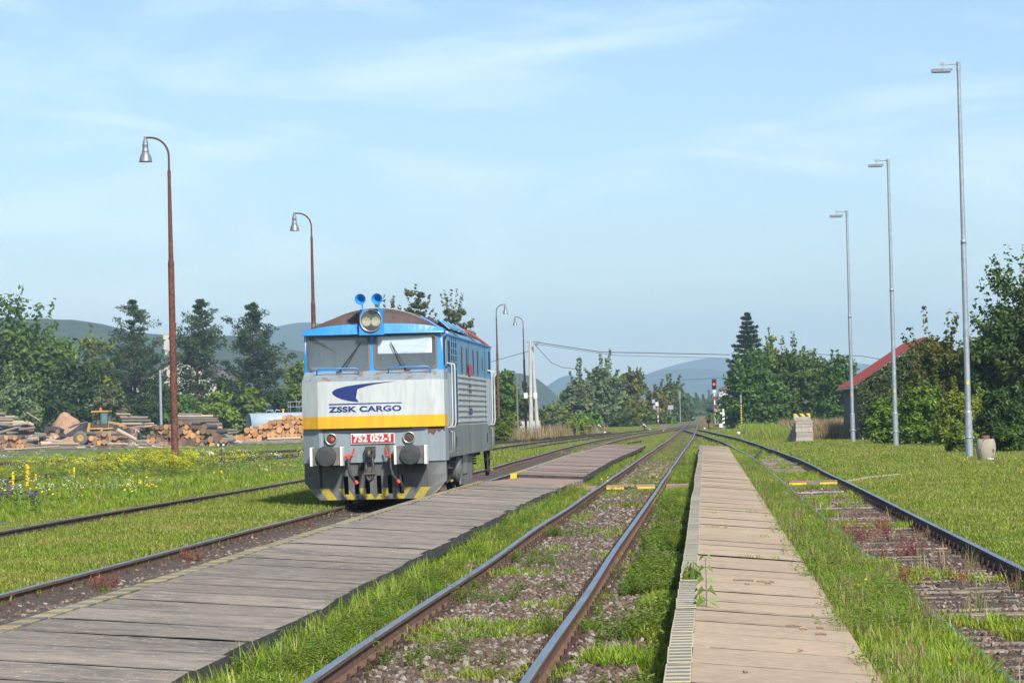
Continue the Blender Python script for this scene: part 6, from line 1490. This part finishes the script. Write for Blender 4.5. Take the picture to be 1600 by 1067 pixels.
proto_collection('dryg', [grass_proto('dry_tuft', 16, .5, .10, .006, [GL['dry'], GL['red'], GL['lush']], (.1, .5), mi=lambda: random.choice((0, 0, 0, 1, 2))) for _ in range(4)])
def weed_proto(n, h, spread, ls, m_, stems=5):
    q_ = QB()
    for _ in range(stems):
        d = rd(); e = rd(); r0 = spread*.5*random.random(); hh = h*rv(.6, 1.1); base = Vector((e[0]*r0, e[1]*r0, 0)); tip = base+Vector((d[0]*spread*.6, d[1]*spread*.6, hh))
        q_.blade(base, d, hh, .003, .3, .4)
        for k in range(n):
            t = (k+1)/n; c = base.lerp(tip, t); f = rd(); q_.leaf(c+Vector((f[0]*ls*.9, f[1]*ls*.9, rv(-.2, .5)*ls)), (f[0]*.5, f[1]*.5, 1), ls*rv(.6, 1.2), random.random(), 0, .42)
    return q_.obj('weed', [m_])
proto_collection('weed', [weed_proto(16, .17, .11, .013, GL['weed'], 9) for _ in range(5)])
proto_collection('tallweed', [weed_proto(18, .42, .12, .032, GL['weed'], 4) for _ in range(4)])
proto_collection('redweed', [weed_proto(16, .22, .12, .016, GL['red'], 7) for _ in range(3)])
def flower_proto(h, nh, ms, kind):
    q_ = QB()
    for _ in range(nh):
        d = rd(); e = rd(); rr = rv(0, .14); base = Vector((e[0]*rr, e[1]*rr, 0)); hh = h*rv(.65, 1.1); tip = base+Vector((d[0]*.1*hh, d[1]*.1*hh, hh))
        q_.blade(base, d, hh, .004, .1, .5, 0)
        if kind == 'umbel':
            for k in range(5):
                t = .25+.13*k; f = rd(); q_.leaf(base.lerp(tip, t)+Vector((f[0]*.05, f[1]*.05, 0)), (f[0], f[1], .6), .05, .6, 0, .25)
            for k in range(9):
                f = rd(); r2 = rv(0, .10); q_.leaf(tip+Vector((f[0]*r2, f[1]*r2, rv(-.05, .03))), (rv(-.3, .3), rv(-.6, 0), 1), .028, random.random(), 1, .9)
        else:
            for k in range(3): f = rd(); q_.leaf(base.lerp(tip, .3+.2*k)+Vector((f[0]*.03, f[1]*.03, 0)), (f[0], f[1], .6), .035, .5, 0, .35)
            q_.leaf(tip, (0, -.7, .7), .022, random.random(), 1, .95); q_.leaf(tip+Vector((.005, 0, .004)), (.4, -.4, .7), .02, random.random(), 1, .95)
    return q_.obj('flower', ms)
proto_collection('umbel', [flower_proto(.72, 4, [GL['weed'], GL['yflower']], 'umbel') for _ in range(5)])
proto_collection('white', [flower_proto(.38, 4, [GL['weed'], GL['wflower']], 'daisy') for _ in range(3)])
proto_collection('gold', [flower_proto(.3, 3, [GL['weed'], GL['golden']], 'daisy') for _ in range(3)])
proto_collection('violet', [flower_proto(.4, 4, [GL['weed'], GL['vflower']], 'umbel') for _ in range(2)])
def stone_proto(m_, k):
    bm_ = bmesh.new(); bmesh.ops.create_icosphere(bm_, subdivisions=1, radius=1); r = random.Random(k)
    for v in bm_.verts: v.co *= r.uniform(.65, 1.15); v.co.z *= .62
    me = bpy.data.meshes.new('stone'); bm_.to_mesh(me); bm_.free(); me.materials.append(m_); return bpy.data.objects.new('stone', me)
proto_collection('stone', [stone_proto(M['stoneA'] if k < 5 else M['stoneB'], k) for k in range(6)])
proto_collection('pale_stone', [stone_proto(M['stoneB'], 10+k) for k in range(3)])
def scatter(name, coll, pts, scale, label=None, cat=None, up=True):
    pts = np.asarray(pts, np.float32); n = len(pts)
    if n == 0: return
    me = bpy.data.meshes.new(name); me.vertices.add(n); me.vertices.foreach_set('co', pts.ravel())
    rot = np.zeros((n, 3), np.float32); rot[:, 2] = rng.random(n)*6.283
    if up: rot[:, 0] = rng.normal(size=n)*.08
    else: rot[:, 0] = rng.random(n)*6.28; rot[:, 1] = rng.random(n)*6.28
    for an, ty, data in (('rot', 'FLOAT_VECTOR', rot.ravel()), ('scl', 'FLOAT', np.asarray(scale, np.float32)), ('pick', 'INT', rng.integers(0, 1000, n).astype(np.int32))):
        a = me.attributes.new(an, ty, 'POINT'); a.data.foreach_set('vector' if ty == 'FLOAT_VECTOR' else 'value', data)
    o = link(name, me); tag(o, label, cat, kind='stuff')
    ng = bpy.data.node_groups.new('scatter_'+name, 'GeometryNodeTree')
    ng.interface.new_socket('Geometry', in_out='INPUT', socket_type='NodeSocketGeometry'); ng.interface.new_socket('Geometry', in_out='OUTPUT', socket_type='NodeSocketGeometry')
    N, L = ng.nodes, ng.links; gi = N.new('NodeGroupInput'); go = N.new('NodeGroupOutput'); ip = N.new('GeometryNodeInstanceOnPoints'); ci = N.new('GeometryNodeCollectionInfo')
    ci.inputs['Collection'].default_value = PROTO[coll]; ci.inputs['Separate Children'].default_value = True; ci.inputs['Reset Children'].default_value = True
    def attr(nm, ty):
        a = N.new('GeometryNodeInputNamedAttribute'); a.data_type = ty; a.inputs['Name'].default_value = nm; return a.outputs['Attribute']
    er = N.new('FunctionNodeEulerToRotation')
    L.new(gi.outputs[0], ip.inputs['Points']); L.new(ci.outputs[0], ip.inputs['Instance']); ip.inputs['Pick Instance'].default_value = True
    L.new(attr('pick', 'INT'), ip.inputs['Instance Index']); L.new(attr('rot', 'FLOAT_VECTOR'), er.inputs[0]); L.new(er.outputs[0], ip.inputs['Rotation'])
    L.new(attr('scl', 'FLOAT'), ip.inputs['Scale']); L.new(ip.outputs[0], go.inputs[0])
    md = o.modifiers.new('scatter', 'NODES'); md.node_group = ng
    return o
def inview(x, y, margin=130):
    """keep what the photo, or a step beside it, can see"""
    y_ = np.maximum(y, 1); return (1095+(x+2.0)/y_*FPX > -60) & (1095+(x-2.0)/y_*FPX < 1660) & (y > 12.5)
def samp(x0, x1, y0, y1, n, power=1.6):
    """points denser near the camera"""
    t = rng.random(n); k = 1-power if abs(1-power) > .01 else -.01
    y = ((y0**k)+(y1**k-y0**k)*t)**(1/k); x = x0+(x1-x0)*rng.random(n)
    m_ = inview(x, y); return x[m_], y[m_]
def put(x, y, dz=0.0): return np.stack([x, y, gh(x, y)+dz], 1)
def trackx(pts, y): return np.interp(y, [p[1] for p in pts], [p[0] for p in pts])
def clear_of(x, y, rails=True):
    """not on platforms, rails or crossing boards"""
    k = np.ones(len(x), bool)
    k &= ~((x > -.28) & (x < .90+.0015*y+.22*(fbm(x*0, y, .5, 91)-.35)) & (y < 129)); k &= ~((x > -5.5) & (x < -3.47) & (y < 76)); k &= ~((x > -5.1) & (x < -3.1) & (y >= 72) & (y < 140))
    if rails:
        for T_ in (MAIN, SIDE, LOCO, THIRD):
            for s in (-.755, .755): k &= ~(np.abs(x-trackx(T_, y)-s) < .075)
    for T_ in (MAIN, SIDE, LOCO): k &= ~((y > 100) & (np.abs(np.abs(x-trackx(T_, y))-.755) < .22))
    k &= ~((np.abs(y-71.3) < .55) & (x > -3.6) & (x < 3.4))
    return k
def bed(x, y):                                 # 1 on open ballast, 0 on grass
    d = np.minimum.reduce([np.abs(x-trackx(MAIN, y))/1.25, np.abs(x-trackx(SIDE, y)-.05)/.95, np.abs(x-trackx(LOCO, y)-.1)/1.0])
    return np.clip((1.12-d)*6, 0, 1)
# lawns
for nm, a in (('left_lawn_grass', (-13.6, -7.62, 20, 150, 70000)), ('right_lawn_grass', (3.6, 16, 15, 175, 92000)), ('middle_strip_grass', (-3.55, -2.86, 14, 160, 12000)), ('platform_strip_grass', (-1.0, -.3, 14, 150, 9000)), ('siding_strip_grass', (.98, 1.95, 13, 150, 17000))):
    x, y = samp(*a); k = clear_of(x, y) & (rng.random(len(x)) < .25+.9*fbm(x, y, .7, 31))
    if nm == 'platform_strip_grass': k &= fbm(x, y, .8, 33)+np.clip((y-45)/120, 0, .3)+np.clip((x+.75)*.4, -.12, .12) > .655
    if nm == 'middle_strip_grass': k &= fbm(x, y, 1.1, 34)+np.clip((y-30)/100, 0, .3)-np.clip((x+3.3)*.3, 0, .2) > .40
    x, y = x[k], y[k]
    scatter(nm, 'lawn' if 'lawn' in nm else 'lush', put(x, y, -.005), (.75+.6*rng.random(len(x)))*(1+np.clip((y-40)/90, 0, 1.1)*(1.0 if 'lawn' in nm else .1)), 'short green grass covering the '+nm.replace('_grass', '').replace('_', ' '), 'grass')
# taller growth along edges
def edge_growth(name, coll, xc, w, y0, y1, n, smin, smax, label, thr=.0, cat='grass', pw=1.5):
    x, y = samp(xc-w, xc+w, y0, y1, n, pw); k = clear_of(x, y) & (fbm(x, y, .55, 41) > thr); x, y = x[k], y[k]
    scatter(name, coll, put(x, y, -.01), smin+(smax-smin)*rng.random(len(x)), label, cat)
edge_growth('strip_weeds', 'weed', -3.32, .34, 14, 110, 6000, .6, 1.4, 'leafy weeds along the foot of the left platform', .45, 'weeds')
edge_growth('strip_tall_grass', 'tall', -3.35, .22, 14, 120, 1600, .5, 1.0, 'tall grass along the foot of the left platform', .45)
edge_growth('tan_platform_weeds', 'weed', -.58, .26, 15, 120, 2600, .7, 1.6, 'leafy weeds between main track and tan platform', .57, 'weeds')
edge_growth('tan_platform_tall_weeds', 'tallweed', -.6, .3, 20, 60, 260, .5, 1.0, 'tall leafy weeds beside the striped platform edge', .5, 'weeds')
edge_growth('siding_tall_grass', 'tall', 1.34, .38, 13, 110, 7000, .3, .75, 'tall grass between the tan platform and the siding', .3)
edge_growth('siding_weeds', 'weed', 1.35, .48, 13, 100, 4200, .8, 1.5, 'leafy weeds between the tan platform and the siding', .45, 'weeds')
edge_growth('siding_dry_grass', 'dryg', 1.45, .45, 13, 90, 700, .35, .7, 'dry blades in the grass beside the siding', .35)
edge_growth('siding_flowers', 'gold', 1.5, .4, 14, 80, 26, .5, .8, 'yellow flowers in the grass beside the siding', .3, 'flowers')
edge_growth('siding_clover', 'white', 1.5, .42, 14, 70, 260, .2, .38, 'small pale clover heads in the grass beside the siding', .3, 'flowers')
edge_growth('third_track_weeds', 'tall', -11.0, .5, 32, 100, 700, .35, .7, 'grass growing along the half buried track', .5)
# grass inside the tracks
x, y = samp(-3.0, -1.0, 14, 300, 12000, 1.15); k = clear_of(x, y) & (fbm(x, y, .8, 51)+np.clip((y-45)/160, 0, .26)+.04*(np.abs(x-trackx(MAIN, y)) < .45) > .665); x, y = x[k], y[k]
scatter('main_track_grass', 'lush', put(x, y, -.01), (.5+.7*rng.random(len(x)))*(1-np.clip((y-60)/120, 0, .5)), 'grass tufts growing in the ballast of the main track', 'grass')
x, y = samp(-3.6, -.3, 68, 330, 9000, 1.2); d = np.abs(x-trackx(MAIN, y)); k = clear_of(x, y) & (np.abs(d-.755) > .16) & (fbm(x, y, .5, 58) > .40); x, y = x[k], y[k]
scatter('far_main_track_grass', 'lawn', put(x, y, -.02), 1.1+.9*rng.random(len(x)), 'low grass between and beside the distant main rails', 'grass')
x, y = samp(-3.0, -1.0, 14, 90, 3600, 1.4); k = clear_of(x, y) & (fbm(x, y, .9, 52) > .655); x, y = x[k], y[k]
scatter('main_track_weeds', 'weed', put(x, y, -.01), .6+.9*rng.random(len(x)), 'leafy weeds growing in the ballast of the main track', 'weeds')
x, y = samp(1.9, 3.6, 14, 200, 9000, 1.35); k = clear_of(x, y) & (fbm(x, y, .7, 53)+.30*np.exp(-((y-76)/14)**2)+.2*(y > 110) > .66); x, y = x[k], y[k]
scatter('siding_inner_grass', 'lush', put(x, y, -.01), .6+.8*rng.random(len(x)), 'grass growing between the siding rails', 'grass')
x, y = samp(2.1, 3.4, 24, 60, 90, 1.2); k = fbm(x, y, .6, 54) > .55; x, y = x[k], y[k]
scatter('siding_dry_weeds', 'dryg', put(x, y, -.01), .3+.6*rng.random(len(x)), 'dry beige stalks between the siding rails', 'weeds')
x, y = samp(2.0, 3.0, 28, 50, 150, 1.2); k = fbm(x, y, .5, 55) > .56; x, y = x[k], y[k]
scatter('siding_red_weeds', 'redweed', put(x, y, -.01), .6+.7*rng.random(len(x)), 'reddish weeds between the siding rails', 'weeds')
for cpx, cpy, nn in ((160, 922, 13), (297, 880, 11), (480, 826, 3)):
    cg = G(cpx, cpy, -.2); cx, cy = cg.x, cg.y
    x = cx+rng.normal(size=nn)*.1; y = cy+rng.normal(size=nn)*.3; scatter('red_weed_clump', 'redweed', put(x, y), .55+.5*rng.random(nn), 'reddish weed clump beside the left platform edge', 'weeds')
x, y = samp(-7.5, -5.6, 22, 120, 700, 1.2); k = clear_of(x, y) & (fbm(x, y, .6, 56) > .62); x, y = x[k], y[k]
scatter('locomotive_track_weeds', 'weed', put(x, y), .4+.5*rng.random(len(x)), 'small weeds in the ballast of the locomotive track', 'weeds')
# ballast stones
x, y = samp(-3.35, -.45, 14, 110, 52000, 1.7); d = np.abs(x-trackx(MAIN, y)); k = clear_of(x, y) & (d < 1.45) & (rng.random(len(x)) < np.clip(1.5-d*.55, .2, 1)); x, y = x[k], y[k]
scatter('main_track_ballast', 'stone', put(x, y, .026), (.018+.026*rng.random(len(x))**1.5)*(1+np.clip((y-40)/60, 0, .8)), 'brown and grey ballast stones of the main track', 'ballast', False)
x, y = samp(1.9, 3.6, 14, 70, 6500, 1.5); k = clear_of(x, y); x, y = x[k], y[k]
scatter('siding_ballast', 'stone', put(x, y, .02), .014+.022*rng.random(len(x))**1.5, 'small brown ballast stones of the siding', 'ballast', False)
x, y = samp(-7.5, -5.55, 22, 62, 9000, 1.4); k = clear_of(x, y); x, y = x[k], y[k]
scatter('locomotive_track_ballast', 'stone', put(x, y, .02), .016+.024*rng.random(len(x))**1.5, 'dark ballast stones of the locomotive track', 'ballast', False)
x, y = samp(-3.5, -.5, 15, 70, 320, 1.3); k = clear_of(x, y); x, y = x[k], y[k]
scatter('white_stones', 'pale_stone', put(x, y, .04), .02+.035*rng.random(len(x))**2, 'scattered whitish stones along the main track', 'stones', False)
x, y = samp(-3.45, -2.85, 14, 60, 3800, 1.5); k = clear_of(x, y) & (fbm(x, y, .9, 61) > .5); x, y = x[k], y[k]
scatter('strip_gravel', 'pale_stone', put(x, y, .01), .010+.014*rng.random(len(x)), 'fine pale gravel between the weeds by the left platform', 'gravel', False)
# meadow at the left with wildflowers
x, y = samp(-46, -13.2, 58, 240, 42000, 1.25); k = clear_of(x, y) & (y < 236) & (np.abs(np.abs(x-trackx(FOUR, y))-.755) > .3) & (np.abs(np.abs(x-trackx(FIVE, y))-.755) > .35); x, y = x[k], y[k]
yk = np.where(y > 104, .5, 1.0)
hgt = np.clip((fbm(x, y, .09, 71)-.3)*2.2, .25, 1.2)*np.where(x < -14.8, 1, .45)
scatter('meadow_grass', 'lush', put(x, y, -.02), (1.2+1.2*rng.random(len(x)))*(.6+.7*hgt)*yk, 'meadow grass on the left between the old tracks', 'grass')
x, y = samp(-40, -15.2, 66, 104, 3600, 1.25); k = fbm(x, y, .12, 72) > .45; x, y = x[k], y[k]
scatter('meadow_tall_grass', 'tall', put(x, y, -.02), .7+.6*rng.random(len(x)), 'tall meadow grass on the left between the old tracks', 'grass')
pu = []
for cx0, cy0, sx, sy, nn in ((255, 728, 42, 7, 200), (175, 738, 50, 8, 90), (330, 737, 45, 9, 50), (60, 747, 60, 10, 60), (278, 745, 18, 4, 60), (120, 737, 90, 12, 60)):
    for _ in range(nn):
        p = G(cx0+random.gauss(0, sx), cy0+random.gauss(0, sy)*.8+6)
        if p.x < -14.2 and p.y < 150: pu.append((p.x, p.y, float(gh(p.x, p.y))-.02))
scatter('yellow_umbel_flowers', 'umbel', pu, .7+.6*rng.random(len(pu)), 'masses of yellow umbel flowers around the rusty lamp foot', 'flowers')
x, y = samp(-46, -14.5, 70, 236, 2200, 1.1); k = fbm(x, y, .1, 73) > .5; x, y = x[k], y[k]
scatter('white_meadow_flowers', 'white', put(x, y, .0), .8+.7*rng.random(len(x)), 'small white flowers dotting the left meadow', 'flowers')
x, y = samp(-30, -13.5, 62, 150, 420, 1.1); scatter('golden_meadow_flowers', 'gold', put(x, y), 1.0+.8*rng.random(len(x)), 'single golden flowers in the left meadow', 'flowers')
pv = [G(random.gauss(20, 22), random.gauss(795, 8)) for _ in range(16)]; pv = [(p.x, p.y, float(gh(p.x, p.y))) for p in pv if p.x < -13.2]
scatter('violet_flowers', 'violet', pv, .8+.5*rng.random(len(pv)), 'violet flowers at the left edge of the meadow', 'flowers')
for k, (px, py, top) in enumerate(((17, 778, 752), (21, 776, 738), (43, 776, 724), (44.5, 762, 727), (109, 745, 733), (114, 748, 742), (116, 750, 731), (8, 782, 766), (56, 752, 741))):   # mullein spikes
    p = G(px, py+4); s_ = p.y/FPX; h = (py+4-top)*s_; t = thing('mullein', 'tall yellow mullein spike in the left meadow', 'flower', gp(p.x, p.y), 0, 'mullein spikes')
    q_ = QB()
    for j in range(int(90)): 
        z = h*rv(.35, 1.0); f = rd(); q_.leaf((f[0]*.035, f[1]*.035, z), (f[0], f[1], .3), .028, random.random(), 0, .9)
    o = q_.obj('flower_spike', [GL['golden']]); COL.objects.link(o); o.parent = t
    q_ = QB(); q_.blade((0, 0, 0), (1, 0, 0), h*.98, .012, .02, .4)
    for j in range(14): f = rd(); z = h*rv(.0, .4); q_.leaf((f[0]*.1, f[1]*.1, z+.05), (f[0]*.6, f[1]*.6, 1), .1*(1-z/h), random.random(), 0, .35)
    o = q_.obj('stem', [GL['weed']]); COL.objects.link(o); o.parent = t
# far verges
x, y = samp(-24, -4.0, 140, 420, 9000, 1.3); k = clear_of(x, y) & (rng.random(len(x)) < .9); x, y = x[k], y[k]
scatter('far_left_grass', 'lawn', put(x, y, -.03), 1.6+1.4*rng.random(len(x)), 'grass between the far left tracks and shrubs', 'grass')
x, y = samp(-26, -5.5, 200, 330, 1100, 1.0); k = (fbm(x, y, .06, 75) > .5) & (x < trackx(LOCO, y)-6); x, y = x[k], y[k]
scatter('far_left_dry_grass', 'dryg', put(x, y, -.03), 1.6+1.2*rng.random(len(x)), 'tall dry grass before the middle shrubs', 'grass')
x, y = samp(-1, 14, 130, 420, 9000, 1.3); k = clear_of(x, y); x, y = x[k], y[k]
scatter('far_right_grass', 'lawn', put(x, y, -.03), 1.6+1.4*rng.random(len(x)), 'grass around the siding turnout and signal', 'grass')
x, y = samp(6.8, 15, 172, 260, 2600, 1.0); scatter('right_dry_meadow', 'dryg', put(x, y, -.05), 1.7+1.0*rng.random(len(x)), 'tall dry beige meadow behind the sleeper stack', 'grass')
x, y = samp(3.5, 10, 185, 290, 900, 1.0); k = x > trackx(SIDE, y)+2.5; x, y = x[k], y[k]; scatter('right_tall_meadow', 'tall', put(x, y, -.05), 1.8+1.0*rng.random(len(x)), 'tall green meadow before the wide round tree', 'grass')
x, y = samp(-1.5, 1.5, 330, 700, 1500, 1.0); k = np.abs(x-trackx(MAIN, y)) > 1.15; x, y = x[k], y[k]; scatter('far_verge', 'dryg', put(x, y, -.05), 1.2+1.0*rng.random(len(x)), 'dry verge along the far main track', 'grass')
x, y = samp(4, 12, 60, 170, 60, 1.0); scatter('lawn_flowers', 'gold', put(x, y), .8+.5*rng.random(len(x)), 'yellow flowers dotting the right lawn', 'flowers')
x, y = samp(-2.8, -.9, 66, 84, 36, 1.0); k = clear_of(x, y) & (fbm(x, y, .5, 77) > .5); x, y = x[k], y[k]; scatter('crossing_flowers', 'gold', put(x, y), .8+.5*rng.random(len(x)), 'yellow flowers beside the main track crossing boards', 'flowers')
# ------------------------------------------------------------------ single plants and litter on the tan platform
def platform_plant(label, px, py, h, pairs, ls, dark=False):
    p = G(px, py, PZ); t = thing('platform_plant', label, 'plant', (p.x, p.y, PZ-.091*max(0, p.x+.105))); q_ = QB()
    st_ = MB(); st_.tube([(0, 0, -.02), (.003, 0, h*.5), (.0, .0, h)], [.006, .005, .003], 6); st_.build('stem', M['grey_wood'] if not dark else M['bark'], t)
    q_ = QB()
    for i in range(pairs):
        z = h*(.12+.88*i/max(1, pairs-1)); a = 0.3*(i % 2); L = ls*(1-.55*i/pairs)
        for s in (-1, 1):
            c, sn = math.cos(a)*s, math.sin(a)*s
            r0 = Vector((c*.012, sn*.012, z)); m0 = Vector((c*L*.5, sn*L*.5-.0, z+L*.12)); e0 = Vector((c*L*.95, sn*L*.95, z-L*.55)); w = Vector((sn*.0+.0, 1, 0)).cross(Vector((c, sn, 0)))*0+Vector((-sn, c, 0))*L*.25+Vector((0, 0, L*.36))
            q_.quad([r0, m0-w*.8, e0, m0+w*.8], random.random())
    o = q_.obj('leaf', [GL['weed']]); COL.objects.link(o); o.parent = t
    return t
platform_plant('upright seedling with paired drooping leaves growing from a platform joint', 1104, 946, .40, 5, .105)
platform_plant('small pale green seedling beside the taller one on the platform', 1093, 945, .13, 3, .07)
for k, (px, py) in enumerate(((1080, 906), (1084, 905), (1088, 906), (1076, 905))): platform_plant('low bushy dark seedling at the striped platform edge', px, py, .16-.02*k, 4, .09, True)['group'] = 'seedlings at the platform edge'
for k, (px, py, lab) in enumerate(((1172, 864, 'grass tuft in the platform joint at the right of the tan platform'), (1202, 862, 'grass tuft at the right end of the same platform joint'), (1168, 793, 'small grass tuft in a far platform joint'), (1185, 830, 'grass tuft creeping onto the tan platform edge'), (1106, 800, 'small weed standing on the far tan platform'), (1120, 821, 'tiny weed on the tan platform beside a joint'), (1090, 784, 'weed at the striped edge of the tan platform'))):
    p = G(px, py, PZ); t = thing('joint_weed', lab, 'weed', (p.x, p.y, PZ-.03-.09*max(0, p.x)))
    q_ = QB()
    for j in range(40): d = rd(); q_.blade((rv(-.14, .14), rv(-.03, .03), 0), d, rv(.03, .09), .004, rv(.3, .9), random.random())
    o = q_.obj('blade_tuft', [GL['lush']]); COL.objects.link(o); o.parent = t
for k, (px, py, L, a) in enumerate(((1166, 901, .14, 5), (1190, 901, .10, -4), (1200, 903, .06, 10), (1205, 900, .05, 0), (1168, 907, .05, 30), (1240, 966, .12, 3), (1255, 969, .06, 0), (1281, 965, .05, 12), (1251, 1003, .05, 60), (1165, 1045, .03, 20), (1282, 975, .08, -5), (1150, 902, .05, 12))):
    p = G(px, py, PZ); b = MB(); b.tube([(-L/2, 0, 0), (0, .004, .004), (L/2, 0, 0)], .009, 5)
    tag(b.build('bark_scrap', M['plank'], None, loc=(p.x, p.y, PZ+.016-.091*(p.x+.105)), rot=(0, TILT1, R_(a))), 'small reddish scrap of bark lying on the tan platform', 'bark scrap', 'bark scraps on the platform')
# ------------------------------------------------------------------ the hazy air
hz = bpy.data.materials.new('hazy_air'); hz.use_nodes = True; hn = hz.node_tree; hn.nodes.clear()
ho = hn.nodes.new('ShaderNodeOutputMaterial'); hv = hn.nodes.new('ShaderNodeVolumePrincipled')
hv.inputs['Color'].default_value = (.52, .76, .98, 1); hv.inputs['Density'].default_value = 2.1e-4; hv.inputs['Anisotropy'].default_value = 0.0
hn.links.new(hv.outputs[0], ho.inputs['Volume'])
b = MB(); b.box((0, 3900, 125), (13000, 8900, 256)); tag(b.build('haze', hz), kind='stuff')
